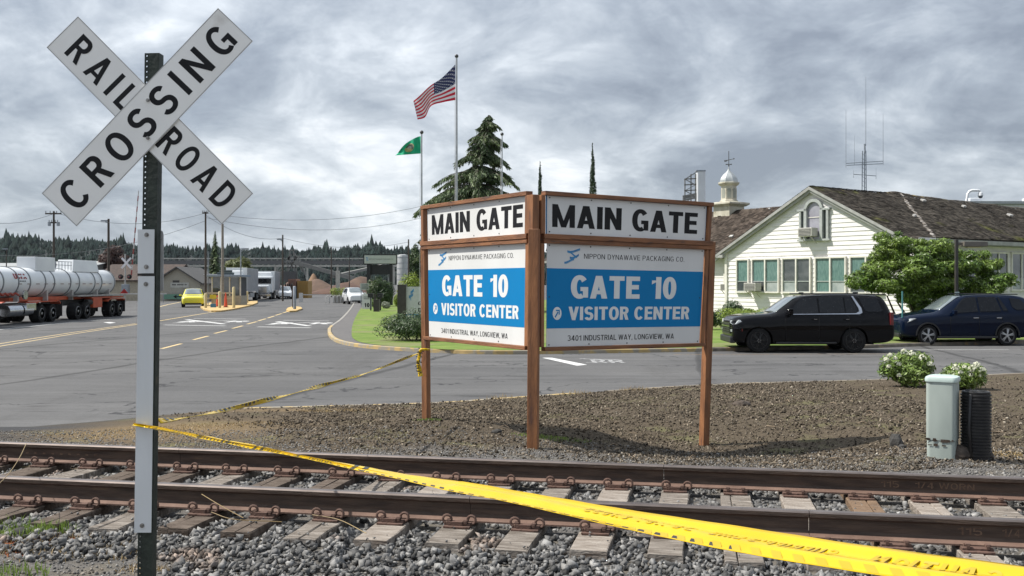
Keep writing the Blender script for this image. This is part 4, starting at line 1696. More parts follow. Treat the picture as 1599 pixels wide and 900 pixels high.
# the knotted end hanging at the left sign post
kn = E('caution_tape', tuple(P(657, 560, 13.2)), 0, 'crumpled yellow tape end knotted round the left sign post and hanging down', 'caution tape', 'caution tapes')
K0 = Vector(kn.location)
m = MB()
pts = [P(670, 546, 13.2) - K0, P(664, 546, 13.15) - K0, P(657, 547, 13.15) - K0, P(655, 556, 13.16) - K0, P(653, 566, 13.14) - K0, P(655, 576, 13.16) - K0, P(657, 588, 13.15) - K0]
line = smooth_line(pts, 6)
random.seed(3)
rs = [.014 + .015 * (i / len(line)) * random.uniform(.6, 1.5) for i in range(len(line))]
m.tube(line, rs, 7)
m.build('knot', TAPE, kn)
m = MB()
for i in range(26):
    c = line[min(len(line) - 1, 12 + i % 24)] + Vector((random.uniform(-.04, .04), -.045, random.uniform(-.03, .03)))
    m.box(c, (.022, .004, .012), rot=Matrix.Rotation(random.uniform(-1, 1), 3, 'Y'))
m.build('printed_checks', TAPE_K, kn)['kind'] = 'stuff'

# ------------------------------------------------------------------ telecom pedestal, cable coil, stones
PED = M('pale_green_pedestal', (.37, .42, .39), (.30, .345, .32), scale=2, rough=.5, stretch=(2, 2, .7), c3=(.16, .18, .15), s3=3.5, p3=.64)
pe = E('cable_pedestal', (P(1472, 706, 9.85).x, 9.85, float(zt(P(1472, 706, 9.85).x, 9.85))), R(-32), 'pale green metal utility cabinet standing in mulch at the right', 'utility cabinet')
hP = ZZ(588, 9.85) - pe.location.z


def roundrect(w, d, r, n=5):
    out = []
    for cx, cy, a0 in ((w / 2 - r, d / 2 - r, 0), (-w / 2 + r, d / 2 - r, 90), (-w / 2 + r, -d / 2 + r, 180), (w / 2 - r, -d / 2 + r, 270)):
        for i in range(n + 1):
            a = R(a0 + 90 * i / n)
            out.append((cx + r * math.cos(a), cy + r * math.sin(a)))
    return out


def stack(m, rings):
    """rings: list of (poly, z)"""
    n = len(rings[0][0])
    vs = [(p[0], p[1], z) for poly, z in rings for p in poly]
    fs = [(i * n + k, i * n + (k + 1) % n, (i + 1) * n + (k + 1) % n, (i + 1) * n + k) for i in range(len(rings) - 1) for k in range(n)]
    fs += [tuple(reversed(range(n))), tuple(range((len(rings) - 1) * n, len(rings) * n))]
    m.add(vs, fs)


RR_ = roundrect
m = MB()
stack(m, [(RR_(.262, .262, .04), -.1), (RR_(.262, .262, .04), .175)])
m.build('base', PED, pe, smooth=40)
m = MB()
stack(m, [(RR_(.270, .270, .04), .180), (RR_(.274, .274, .04), .20), (RR_(.274, .274, .04), hP - .03)])
m.build('door', PED, pe, smooth=40)
m = MB()
stack(m, [(RR_(.295, .295, .045), hP - .045), (RR_(.300, .300, .045), hP - .02), (RR_(.285, .285, .045), hP), (RR_(.20, .20, .04), hP + .012)])
m.build('lid', M('pedestal_lid', (.46, .55, .52), (.40, .49, .46), scale=4, rough=.4), pe, smooth=50)
m = MB()
m.box((-.1375, .05, hP - .16), (.002, .05, .13))
m.build('sticker', M('pale_sticker', (.5, .56, .56)), pe)
m = MB()
for k in range(16):
    m.box((random.uniform(-.12, .12), -.1378, random.choice([.18, random.uniform(.10, .2), .19])), (random.uniform(.01, .05), .001, random.uniform(.004, .03)))
_r = m.build('rust_marks', M('dark_rust', (.05, .035, .025), rough=.9), pe)
m = MB()
m.box((-.138, .0, .09), (.004, .06, .012))
m.build('latch', PED, pe)

CO = P(1524, 703, 9.8)
co = E('duct_coil', (CO.x, 9.8, float(zt(CO.x, 9.8))), 0, 'upright black corrugated plastic pipe beside the pale green cabinet', 'corrugated pipe')
hC = ZZ(612, 9.8) - co.location.z
BLK = M('black_plastic', (.014, .014, .016), (.028, .027, .027), scale=7, rough=.5, spec=.4)
m = MB()
prof_ = []
nr = 21
for k in range(nr):
    z = hC * .97 * k / nr
    dz = hC * .97 / nr
    prof_ += [(.128, z), (.128, z + dz * .35), (.141, z + dz * .45), (.141, z + dz * .9), (.128, z + dz)]
prof_ += [(.132, hC), (.110, hC)]
m.lathe(prof_, 32)
m.build('pipe_wall', BLK, co, smooth=30)
m = MB()
for (cx, cy, r_) in ((-.03, .045, .045), (.045, -.03, .05), (-.05, -.05, .035)):
    m.lathe([(r_, hC - .02), (r_, hC + .012), (r_ * .72, hC + .012), (r_ * .72, hC - .02)], 16, (cx, cy, 0))
m.lathe([(.125, hC - .01), (.125, hC + .006), (.10, hC + .006), (.10, hC - .01)], 28)
m.build('pipe_end', M('dusty_black_plastic', (.05, .05, .05), (.02, .02, .022), scale=20, rough=.6), co, smooth=30)
m = MB()
m.tube([(-.10, -.11, -.02), (-.115, -.10, hC * .5), (-.10, -.10, hC * .98)], .016, 8)
m.build('cable', BLK, co, smooth=True)

ROCKB = M('brown_rock', (.10, .078, .062), (.045, .036, .030), scale=12, rough=.95, bump=.9, bscale=25)
ROCKD = M('dark_rock', (.05, .048, .045), (.03, .028, .026), scale=12, rough=.95, bump=.9, bscale=25)
for px, py, r, sx, sz, mt, lab in ((1497, 716, .125, 1.15, .75, ROCKB, 'brown clay lump at the foot of the pale green cabinet'),
                                   (1530, 717, .125, 1.1, .78, ROCKB, 'brown clay lump below the black corrugated pipe'),
                                   (1399, 696, .085, .9, 1.25, ROCKD, 'dark pointed stone in the mulch left of the green cabinet'),
                                   (1409, 698, .045, 1.1, .7, ROCKD, 'small dark stone leaning against the pointed stone'),
                                   (776, 677, .05, 1.3, .8, ROCKD, 'small dark stone in the mulch left of the middle post'),
                                   (1158, 633, .11, 1.3, .55, ROCKB, 'grey brown lump of mulch behind the right sign post')):
    d = 9.6
    for _ in range(4):
        x = XX(px, d)
        d = (EYE - float(zt(x, d))) * FPX / (py - HY)
    m = MB()
    m.ico((0, 0, r * sz * .4), r, sx, 1, sz, .16, 2)
    props(m.build('rock', mt, origin=None), lab, 'rock', 'loose rocks in the mulch').location = (XX(px, d), d, float(zt(XX(px, d), d)))

# ------------------------------------------------------------------ office building
WALLW = M('cream_siding', (.72, .695, .68), (.63, .61, .595), scale=1.4, rough=.75, bump=.15, bscale=20, stretch=(1, 1, 3), c3=(.50, .47, .41), s3=3, p3=.64)
TRIMW = M('cream_trim', (.66, .64, .58), (.56, .54, .49), scale=3, rough=.7)
RAKEG = M('grey_rake_board', (.33, .33, .32), (.25, .25, .24), scale=3, rough=.7)
SHING = M('mossy_shingle', (.072, .060, .048), (.135, .114, .090), scale=1.1, detail=8, rough=.95, isl=.55, spec=.15, c3=(.15, .145, .05), s3=.35, p3=.60)
SHING2 = M('dark_shingle', (.048, .038, .032), (.085, .068, .056), scale=1.1, detail=8, rough=.95, isl=.5, spec=.15)
ROOFB = M('roof_underlay', (.05, .038, .03), (.03, .025, .02), rough=.95)
GLASS = M('dark_window_glass', (.045, .055, .055), (.09, .10, .10), scale=1.5, rough=.06, spec=.9)
GLASSG = M('green_curtained_glass', (.07, .14, .125), (.13, .22, .195), scale=6, rough=.12, spec=.7, stretch=(3, 3, .5))
GLASSP = M('pale_blind_glass', (.34, .37, .36), (.22, .26, .25), scale=2, rough=.15, spec=.7)
GREYM = M('grey_metal_case', (.48, .47, .43), (.38, .37, .34), scale=8, rough=.6)
DGREY = M('dark_grille', (.05, .05, .05), (.08, .08, .08), scale=20, rough=.7)

BO = Vector((12.05, 56.0, 0))
BT = Vector((.574, -.8188, 0))
BN = Vector((.8188, .574, 0))
BRM = Matrix(((BT.x, BN.x, 0, BO.x), (BT.y, BN.y, 0, BO.y), (0, 0, 1, 0), (0, 0, 0, 1)))
bld = E('office_building', BO, 0, 'cream clapboard office with steep mossy brown gable roof behind the parked cars', 'office building')
bld.matrix_world = BRM
# local frame of the building: x along the gable wall (left to right), y into the building, z up
UW, UC, ZA, ZE, SL = 11.9, 5.95, 7.22, 3.95, .518


def b_u(px):
    r = (px - 799.5) / FPX
    return (r * 56 - 12.05) / (.574 + .8188 * r)


m = MB()
m.prism([(0, .0), (UW, .0), (UW, 4.05), (UC, 7.05), (0, 4.05)], .06, .30, lambda p, t: (p[0], t, p[1]))
m.box((UW - .12, 1.2, 2.0), (.24, 2.0, 4.1))
m.box((UW - 1.42, 12.9, 2.3), (.24, 21.8, 4.2))
m.box((UW - .8, 2.1, 2.0), (1.5, .2, 4.1))
m.box((.12, 12.2, 2.0), (.24, 24, 4.1))
m.build('wall', WALLW, bld)
# boards of the gable, each a wedge; they stop at the roof line
z = .35
bh = .226
while z < 7.0:
    zt_ = z + bh
    mid = max(z, 0)
    cut = max(0, (mid + .12 - 4.02) / SL)
    u0, u1 = max(0.0, cut), min(UW, UW - cut)
    if u1 - u0 > .3:
        m = MB()
        cut2 = max(0, (zt_ - 4.02) / SL)
        v0, v1 = max(0.0, cut2), min(UW, UW - cut2)
        e = random.uniform(-.004, .004)
        v1 = max(v1, v0 + .02)
        m.add([(u0, .022 + e, z), (u1, .022 - e, z), (v1, .052, zt_ + .012), (v0, .052, zt_ + .012), (u0, .06, z), (u1, .06, z)], [(0, 1, 2, 3), (4, 5, 1, 0), (0, 3, 4), (1, 5, 2), (4, 3, 2, 5)])
        m.build('siding_board', WALLW, bld, fix=True)
    z += bh
z = .35
while z < 4.2:
    m = MB()
    for (q, y0_, y1_) in ((UW, .1, 2.2), (UW - 1.3, 2.2, 24)):
        m.add([(q + .040, y0_, z), (q + .040, y1_, z), (q + .012, y1_, z + bh + .012), (q + .012, y0_, z + bh + .012), (q, y0_, z), (q, y1_, z)], [(0, 1, 2, 3), (4, 5, 1, 0), (0, 3, 4), (1, 5, 2)])
    m.build('siding_board', WALLW, bld)
    z += bh
m = MB()
m.box((.05, .0, 2.05), (.16, .10, 4.0))
m.box((UW - .05, .0, 2.05), (.16, .10, 4.0))
m.build('corner_board', TRIMW, bld)


def window(u0, u1, z0, z1, glass=(GLASSG, GLASS), n=1, split=.32, arch=False):
    fr = MB()
    t = .075
    fr.box(((u0 + u1) / 2, -.03, z1 + t / 2), (u1 - u0 + 2 * t, .11, t))
    fr.box(((u0 + u1) / 2, -.045, z0 - t / 2), (u1 - u0 + 2.6 * t, .15, t))
    for k in range(n + 1):
        u = u0 + (u1 - u0) * k / n
        fr.box((u + (t / 2 if k == n else -t / 2 if k == 0 else 0), -.032, (z0 + z1) / 2), (t if k in (0, n) else t * 1.1, .105, z1 - z0))
    w = fr.build('window', TRIMW, bld)
    for k in range(n):
        a, b = u0 + (u1 - u0) * k / n + t * .55, u0 + (u1 - u0) * (k + 1) / n - t * .55
        if k == 0:
            a = u0 + .002
        if k == n - 1:
            b = u1 - .002
        zs = z0 + (z1 - z0) * split
        ms = MB()
        for (c, s_) in ((((a + b) / 2, -.012, zs), (b - a - .004, .05, .05)), (((a + b) / 2, -.012, z0 + .021), (b - a - .004, .05, .035)), (((a + b) / 2, -.012, z1 - .021), (b - a - .004, .05, .035)),
                        ((a + .022, -.014, (z0 + z1) / 2), (.035, .05, z1 - z0 - .01)), ((b - .022, -.014, (z0 + z1) / 2), (.035, .05, z1 - z0 - .01))):
            ms.box(c, s_)
        ms.build('sash', M('window_sash', (.30, .33, .31), (.22, .25, .24), rough=.6), w)
        gt, gb = glass[k % len(glass)] if isinstance(glass[0], (tuple, list)) else glass
        for (za, zb, g) in ((zs, z1, gt), (z0, zs, gb)):
            mp3 = MB()
            mp3.box(((a + b) / 2, .004, (za + zb) / 2), (b - a - .03, .02, zb - za - .02))
            mp3.build('pane', g, w)
    return w


Z0, Z1 = 1.83, 3.55
window(b_u(1152), b_u(1168.5), Z0, Z1, (GLASSG, GLASS))
window(b_u(1176), b_u(1215.5), Z0, Z1, ((GLASSG, GLASS), (GLASSG, GLASSP)), 2)
window(b_u(1223.5), b_u(1265), Z0, Z1, ((GLASS, GLASSP), (GLASS, GLASS)), 2)
window(b_u(1275), b_u(1320), Z0, Z1, ((GLASSG, GLASSG), (GLASSG, GLASSP)), 2)
window(b_u(1329.5), b_u(1377), Z0, Z1, ((GLASSG, GLASS), (GLASS, GLASS)), 2)
# the arched attic window: round-topped middle light with two narrow side lights
ua, ub = b_u(1259.6), b_u(1284.3)
us, ue = b_u(1249.4), b_u(1295)
ucn = (ua + ub) / 2
ra = (ub - ua) / 2
m = MB()
zsill, zsp, = 4.55, 6.02
for u in (us + .06, ue - .06):
    m.box((u, -.045, (zsill + zsp) / 2), (.12, .13, zsp - zsill))
for u in (ua, ub):
    m.box((u, -.06, (zsill + zsp) / 2), (.17, .16, zsp - zsill))
m.box(((us + ue) / 2, -.05, zsill - .05), (ue - us + .16, .18, .10))
m.box(((us + ua) / 2 - .02, -.05, zsp + .045), (ua - us + .16, .16, .10))
m.box(((ue + ub) / 2 + .02, -.05, zsp + .045), (ue - ub + .16, .16, .10))
for k in range(14):
    a0_, a1_ = PI * k / 14, PI * (k + 1) / 14
    ro, ri = ra + .10, ra - .05
    pts = [(ucn + ro * math.cos(a0_), zsp + .0 + ro * math.sin(a0_)), (ucn + ro * math.cos(a1_), zsp + ro * math.sin(a1_)), (ucn + ri * math.cos(a1_), zsp + ri * math.sin(a1_)), (ucn + ri * math.cos(a0_), zsp + ri * math.sin(a0_))]
    m.prism(pts, -.13, .02, lambda p, t: (p[0], t, p[1]))
aw = m.build('arched_window', M('grey_window_frame', (.36, .38, .37), (.28, .30, .29), rough=.6), bld)
m = MB()
poly = [(ua + .05, zsill), (ub - .05, zsill), (ub - .05, zsp)] + [(ucn + (ra - .05) * math.cos(PI * k / 12), zsp + (ra - .05) * math.sin(PI * k / 12)) for k in range(1, 12)] + [(ua + .05, zsp)]
m.prism(poly, -.005, .015, lambda p, t: (p[0], t, p[1]))
m.build('pane', M('sky_reflecting_glass', (.22, .21, .25), (.30, .30, .34), scale=2, rough=.1, spec=.9), aw)
for (a, b) in ((us + .12, ua - .085), (ub + .085, ue - .12)):
    m = MB()
    m.box(((a + b) / 2, .004, (zsill + zsp) / 2), (b - a, .02, zsp - zsill))
    m.build('pane', GLASS, aw)
m = MB()
m.box((ucn, -.02, zsp - .35), (ub - ua - .16, .03, .04))
m.build('sash', TRIMW, aw)


def ac(u0, u1, z0, z1, label, y0=-.07, dep=.5):
    w_, h_ = u1 - u0, z1 - z0
    ro = E('air_conditioner', BRM @ Vector(((u0 + u1) / 2, y0, z0)), math.atan2(BT.y, BT.x), label, 'air conditioner', 'window air conditioners')
    m = MB()
    m.box((0, -dep / 2, h_ / 2), (w_, dep, h_))
    m.build('case', GREYM, ro, bevel=.015)
    m = MB()
    m.box((0, -dep - .005, h_ / 2), (w_ * .86, .012, h_ * .8))
    g = m.build('grille', DGREY, ro)
    for k in range(5):
        m = MB()
        m.box((0, -dep - .016, h_ * (.18 + .16 * k)), (w_ * .84, .010, h_ * .05))
        m.build('slat', GREYM, g)
    m = MB()
    m.bar((-w_ * .35, -dep * .9, 0), (-w_ * .35, .05, -.35), .03, .03)
    m.bar((w_ * .35, -dep * .9, 0), (w_ * .35, .05, -.35), .03, .03)
    m.build('bracket', GREYM, ro)


ac(b_u(1257.5), b_u(1279), 4.68, 5.12, 'grey window air conditioner in the arched attic window', -.10)
ac(b_u(1173), b_u(1191), 1.86, 2.30, 'grey window air conditioner low in the front wall window', -.10)

# roof: two slopes of the gabled block
RY0, RY1 = -.26, 24.0
XB, YB = 11.22, 2.3          # beyond YB the eave steps in to XB


def rake(side):
    m = MB()
    # bargeboard: stepped mouldings
    for (d0, d1, y0_, y1_, mat) in ((.0, .16, -.28, -.20, 0), (.16, .30, -.20, -.08, 0)):
        pts = [(UC, ZA + .02 - d0), (UC, ZA + .02 - d1)]
        xe = (-.62 if side < 0 else UW + .62)
        ze = ZA - SL * abs(UC - xe)
        poly = [(UC, ZA + .03 - d0), (xe, ze + .03 - d0), (xe, ze + .03 - d1), (UC, ZA + .03 - d1)]
        m.prism(poly, y0_, y1_, lambda p, t: (p[0], t, p[1]))
    m.build('rake_board', RAKEG, bld)


rake(-1)
rake(1)
m = MB()
m.box((-.30, -.12, 3.80), (.62, .30, .16))
m.box((UW + .30, -.12, 3.80), (.62, .30, .16))
m.build('cornice_return', RAKEG, bld)


def roof_slab(name, poly3, th, mat, parent):
    m = MB()
    up = (Vector(poly3[1]) - Vector(poly3[0])).cross(Vector(poly3[2]) - Vector(poly3[0])).normalized()
    if up.z < 0:
        up = -up
    n = len(poly3)
    vs = [Vector(p) for p in poly3] + [Vector(p) - up * th for p in poly3]
    m.add(vs, [tuple(range(n)), tuple(reversed(range(n, 2 * n)))] + [(i, (i + 1) % n, (i + 1) % n + n, i + n) for i in range(n)])
    return m.build(name, mat, parent)


def ridge_dip(y):
    """the old ridge sags and has a hump where the roofs meet"""
    return .10 * np.exp(-((y - 7.2) / 1.0) ** 2) - .06 * np.exp(-((y - 4) / 2.0) ** 2) - .05 * np.clip(y - 8, 0, 20) * .35


xe_r, xe_l = UW + .66, -.66
z_er = ZA - SL * (xe_r - UC)
z_xb = ZA - SL * (XB - UC)
roof = roof_slab('roof', [(UC, RY0, ZA), (xe_r, RY0, z_er), (xe_r, YB, z_er), (UC, YB, ZA)], .1, ROOFB, bld)
roof_slab('roof', [(UC, YB + .002, ZA - .01), (XB, YB + .002, z_xb - .01), (XB, RY1, z_xb - .01), (UC, RY1, ZA - .3)], .1, ROOFB, bld)
roof_slab('roof', [(UC, RY0, ZA), (xe_l, RY0, z_er), (xe_l, RY1, z_er), (UC, RY1, ZA - .3)], .1, ROOFB, bld)


def shingles(name, o, du, dv, nrm, L, H, mat, parent, expo=.17, skip=None, cull=None, dipf=None, lift=.02, rag=.02):
    """rows of overlapping shingles: o eave corner, du along the eave, dv up the slope; unit vectors"""
    rows = int(H / expo)
    P0, W_, V0, LF, TL = [], [], [], [], []
    for r in range(rows):
        v = r * expo
        u = -RNG.uniform(0, .2)
        while u < L:
            w = RNG.uniform(.14, .30)
            P0.append(u)
            W_.append(min(w, L - u) - .012)
            V0.append(v + RNG.uniform(-rag, rag))
            LF.append(abs(RNG.normal(0, .007)) + (RNG.uniform(.01, .05) if RNG.uniform() < .03 else 0))
            TL.append(RNG.uniform(-.006, .006))
            u += w
    P0, W_, V0, LF, TL = map(np.array, (P0, W_, V0, LF, TL))
    if cull is not None:
        k = cull(P0, V0)
        P0, W_, V0, LF, TL = P0[k], W_[k], V0[k], LF[k], TL[k]
    P0 = np.maximum(P0, 0)
    o, du, dv, nrm = map(np.array, (o, du, dv, nrm))
    n = len(P0)
    len_ = expo * 1.5

    def pt(u, v, h):
        return o[None] + du[None] * u[:, None] + dv[None] * v[:, None] + nrm[None] * h[:, None]
    z0 = np.zeros(n)
    c = [pt(P0, V0, lift + LF + TL), pt(P0 + W_, V0, lift + LF - TL), pt(P0 + W_, V0 + len_, z0 + .004), pt(P0, V0 + len_, z0 + .004), pt(P0, V0, z0 + LF * .6), pt(P0 + W_, V0, z0 + LF * .6)]
    V_ = np.stack(c, 1)
    if dipf is not None:
        V_ = dipf(V_)
    b = (np.arange(n) * 6)[:, None, None]
    f = np.array([[0, 1, 2, 3], [4, 5, 1, 0], [0, 3, 4, 4], [1, 5, 2, 2]])
    F_ = (f[:2][None] + b).reshape(-1, 4)
    ob = bigmesh(name, V_.reshape(-1, 3), F_, mat, parent, kind='stuff')
    return ob


sl_len = math.hypot(xe_r - UC, ZA - z_er)
sv = Vector((-(xe_r - UC), 0, ZA - z_er)) / sl_len
sn = Vector((ZA - z_er, 0, xe_r - UC)) / sl_len


def dipR(V_):
    k = np.clip((xe_r - V_[..., 0]) / (xe_r - UC), 0, 1)
    V_ = V_.copy()
    V_[..., 2] += (ridge_dip(V_[..., 1]) * k * k) + .02 * np.sin(V_[..., 1] * 1.9) * k
    return V_


shingles('shingles', (xe_r + .03, RY0 - .02, z_er + .02), (0, 1, 0), tuple(sv), tuple(sn), RY1 - RY0, sl_len + .04, SHING, bld, dipf=dipR, cull=lambda u, v: (u < YB - RY0) | (v > (xe_r - XB) / (xe_r - UC) * sl_len - .05))
sv2 = Vector(((UC - xe_l), 0, ZA - z_er)) / sl_len
shingles('shingles', (xe_l - .03, RY0 - .02, z_er + .02), (0, 1, 0), tuple(sv2), (-sn.x, 0, sn.z), 8, sl_len + .04, SHING2, bld)
# ridge caps
random.seed(9)
for k in range(44):
    y = RY0 + .05 + k * .27
    m = MB()
    dz = float(ridge_dip(np.array(y))) + .045
    for sgn in (-1, 1):
        a = (UC, y, ZA + dz + .012)
        b = (UC + sgn * .16, y, ZA + dz - .075)
        m.add([a, b, (b[0], y + .36, b[2] - .018), (a[0], y + .36, a[2] - .018)], [(0, 1, 2, 3)])
    o_ = m.build('ridge_cap', (M('mossy_ridge_cap', (.17, .13, .05), (.10, .085, .05), scale=3, rough=.95), SHING, SHING2)[k % 3], bld)
    so = o_.modifiers.new('thickness', 'SOLIDIFY')
    so.thickness = .02
# broken pale flashing line running down the slope (old valley)
m0 = None
for k in range(26):
    t = k / 25
    y = 7.4 - 4.9 * t
    x = UC + .2 + (XB - UC - .2) * t
    zz_ = ZA - SL * (x - UC) + .06 + float(ridge_dip(np.array(y))) * (1 - t) ** 2
    m = MB()
    m.box((x + random.uniform(-.04, .04), y, zz_), (random.uniform(.12, .30), random.uniform(.12, .26), .025), rot=Matrix.Rotation(math.atan(SL) + random.uniform(-.1, .1), 3, 'Y') @ Matrix.Rotation(random.uniform(-.9, .1), 3, 'Z'))
    m.build('valley_shingle', M('pale_worn_shingle', (.36, .33, .30), (.16, .13, .10), scale=2, rough=.9), bld)
for (y, t, s_) in ((8.6, .12, .3), (12, .18, .25), (15.5, .3, .35), (4.4, .45, .2)):
    x = UC + (xe_r - UC) * t
    m = MB()
    m.box((x, y, ZA - SL * (x - UC) + .10), (s_ * .7, s_, .10), rot=Matrix.Rotation(math.atan(SL), 3, 'Y'))
    m.build('roof_vent', M('pale_roof_vent', (.45, .44, .42), (.35, .34, .32), rough=.7), bld, bevel=.01)
# eave fascia and gutter on the long side
m = MB()
m.box((xe_r - .02, 1.0, z_er - .12), (.10, 2.5, .16))
m.box((XB - .02, 13.2, z_xb - .14), (.10, 21.6, .20))
m.box((XB - .35, 13.2, z_xb - .26), (.62, 21.6, .03))
m.build('gutter', RAKEG, bld)
# side wall windows
UWS = UW - 1.3
for (y0_, y1_) in ((3.0, 4.6), (5.4, 7.2), (8.4, 10.2), (10.6, 12.6), (13.4, 15.4)):
    m = MB()
    zc_, zh = 2.9, 1.9
    for y in (y0_, (y0_ + y1_) / 2, y1_):
        m.box((UWS + .05, y, zc_), (.12, .10, zh))
    m.box((UWS + .05, (y0_ + y1_) / 2, zc_ + zh / 2 + .05), (.13, y1_ - y0_ + .12, .10))
    m.box((UWS + .05, (y0_ + y1_) / 2, zc_ - zh / 2 - .05), (.15, y1_ - y0_ + .16, .10))
    w = m.build('window', TRIMW, bld)
    for (a, b) in ((y0_ + .05, (y0_ + y1_) / 2 - .05), ((y0_ + y1_) / 2 + .05, y1_ - .05)):
        m = MB()
        m.box((UWS + .045, (a + b) / 2, zc_ + .3), (.03, b - a, zh - .6))
        m.build('pane', GLASS, w)
        m = MB()
        m.box((UWS + .045, (a + b) / 2, zc_ - zh / 2 + .3), (.028, b - a, .56))
        m.build('pane', GLASSP, w)

# left wing: wall set back, ridge running away to the left
WB = 1.1
m = MB()
m.box((-9.1, WB + .12, 2.05), (18.2, .24, 4.0))
m.build('wing_wall', WALLW, bld)
z = .35
while z < 3.9:
    m = MB()
    m.add([(-18, WB - .030, z), (0, WB - .030, z), (0, WB - .006, z + bh + .01), (-18, WB - .006, z + bh + .01), (-18, WB, z), (0, WB, z)], [(0, 1, 2, 3), (4, 5, 1, 0)])
    m.build('siding_board', WALLW, bld)
    z += bh
wv_len = math.hypot(5.3, 3.0)
zr = 6.85
ye, yr = WB - .55, 5.2
ze = 3.88
wl_ = math.hypot(yr - ye, zr - ze)
roof_slab('wing_roof', [(-18, ye, ze), (3.5, ye, ze), (3.5, yr, zr), (-18, yr, zr)], .1, ROOFB, bld)
roof_slab('wing_roof', [(-18, yr, zr), (3.5, yr, zr), (3.5, 2 * yr - ye, ze), (-18, 2 * yr - ye, ze)], .1, ROOFB, bld)
wv_ = ((0), (yr - ye) / wl_, (zr - ze) / wl_)


def cullw(u, v):
    # hidden under the gable block
    x = -12 + u
    zz_ = ze + v * wv_[2]
    return (x < .2) | (zz_ > ZA - SL * np.abs(x - UC) - .35)


shingles('shingles', (-12, ye - .03, ze + .02), (1, 0, 0), wv_, (0, -wv_[2], wv_[1]), 15.5, wl_ + .04, SHING2, bld, cull=cullw)
m = MB()
m.box((-9.4, ye + .0, ze - .10), (17.4, .12, .16))
m.build('gutter', RAKEG, bld)
for (x, t, s_) in ((-1.6, .36, .26), (-1.0, .93, .12)):
    m = MB()
    m.box((x, ye + (yr - ye) * t, ze + (zr - ze) * t + .09), (s_, s_ * .7, .12), rot=Matrix.Rotation(math.atan2(zr - ze, yr - ye), 3, 'X'))
    m.build('roof_vent', M('pale_roof_vent', (.45, .44, .42)), bld, bevel=.01)
m = MB()
m.box((-.62, WB - .05, 2.75), (.95, .10, 1.75))
ww = m.build('window', TRIMW, bld)
m = MB()
m.box((-.62, WB - .105, 2.75), (.72, .02, 1.5))
m.build('pane', GLASS, ww)
ac(-.98, -.36, 1.86, 2.25, 'grey window air conditioner in the recessed window by the corner', WB - .11, .38)

# cupola on the wing ridge
CUP = BRM @ Vector((-4.55, yr, 0))
cu = E('cupola', (CUP.x, CUP.y, 6.3), math.atan2(BT.y, BT.x), 'cream octagonal cupola with silvery dome and weathervane on left roof ridge', 'cupola')
CREAM = M('aged_cream_paint', (.56, .53, .44), (.42, .39, .31), scale=2, rough=.8, c3=(.3, .27, .2), s3=3, p3=.6)
dcu = CUP.y
k_ = dcu / FPX


def cz(py):
    return EYE - (py - HY) * k_ - 6.3


m = MB()
m.box((0, 0, (cz(322) + cz(350)) / 2), (1.35, 1.35, cz(322) - cz(350)))
b_ = m.build('base', CREAM, cu, bevel=.02)
m = MB()
stack(m, [(RR_(1.5, 1.5, .02, 2), cz(323)), (RR_(1.85, 1.85, .02, 2), cz(320)), (RR_(1.85, 1.85, .02, 2), cz(317.5)), (RR_(1.3, 1.3, .02, 2), cz(316))])
m.build('base_cornice', CREAM, cu)


def octa(r):
    return [(r, 0)]


m = MB()
A8 = R(22.5)
m.lathe([(.60, cz(317)), (.60, cz(314)), (.52, cz(313)), (.50, cz(291)), (.58, cz(290)), (.70, cz(287.5)), (.70, cz(285.5)), (.5, cz(284.5))], 8, ph=A8)
m.build('drum', CREAM, cu)
for j in range(8):
    a = 2 * PI * j / 8
    mm_ = MB()
    w = .12
    zb, zs_ = cz(310), cz(298)
    pts = [(-w, zb), (w, zb), (w, zs_)] + [(w * math.cos(PI * q / 6), zs_ + w * math.sin(PI * q / 6)) for q in range(1, 6)] + [(-w, zs_)]
    rr = .505 * math.cos(PI / 8) - .03
    ca_, sa_ = math.cos(a), math.sin(a)
    mm_.prism(pts, rr, rr + .05, lambda p, t: (ca_ * t - sa_ * p[0], sa_ * t + ca_ * p[0], p[1]))
    mm_.build('louvre', M('grey_louvre', (.22, .23, .20), (.30, .31, .27), scale=14, rough=.8, stretch=(.1, .1, 6)), cu)
m = MB()
m.lathe([(.60, cz(285)), (.585, cz(282)), (.54, cz(279)), (.46, cz(276)), (.34, cz(272.5)), (.20, cz(269.5)), (.10, cz(267)), (.055, cz(264.5)), (.03, cz(261)), (.0, cz(260))], 8, ph=A8)
m.build('dome', M('weathered_silver_dome', (.42, .44, .44), (.30, .32, .32), scale=3, rough=.45, metal=.4), cu)
m = MB()
m.cyl((0, 0, cz(264)), (0, 0, cz(236)), .022, 8)
m.ico((0, 0, cz(259)), .055)
m.bar((-.26, 0, cz(257)), (.26, 0, cz(257)), .03, .03)
m.bar((0, -.26, cz(257)), (0, .26, cz(257)), .03, .03)
m.bar((-.36, 0, cz(250.8)), (.40, 0, cz(249.3)), .025, .035)
m.add([(-.36, 0, cz(252.5)), (-.12, 0, cz(251.8)), (-.12, 0, cz(249.6)), (-.40, 0, cz(249.5))], [(0, 1, 2, 3)])
m.add([(.40, 0, cz(247.6)), (.50, 0, cz(249.2)), (.40, 0, cz(251))], [(0, 1, 2)])
m.build('weathervane', M('dark_iron', (.05, .055, .06), rough=.6), cu)

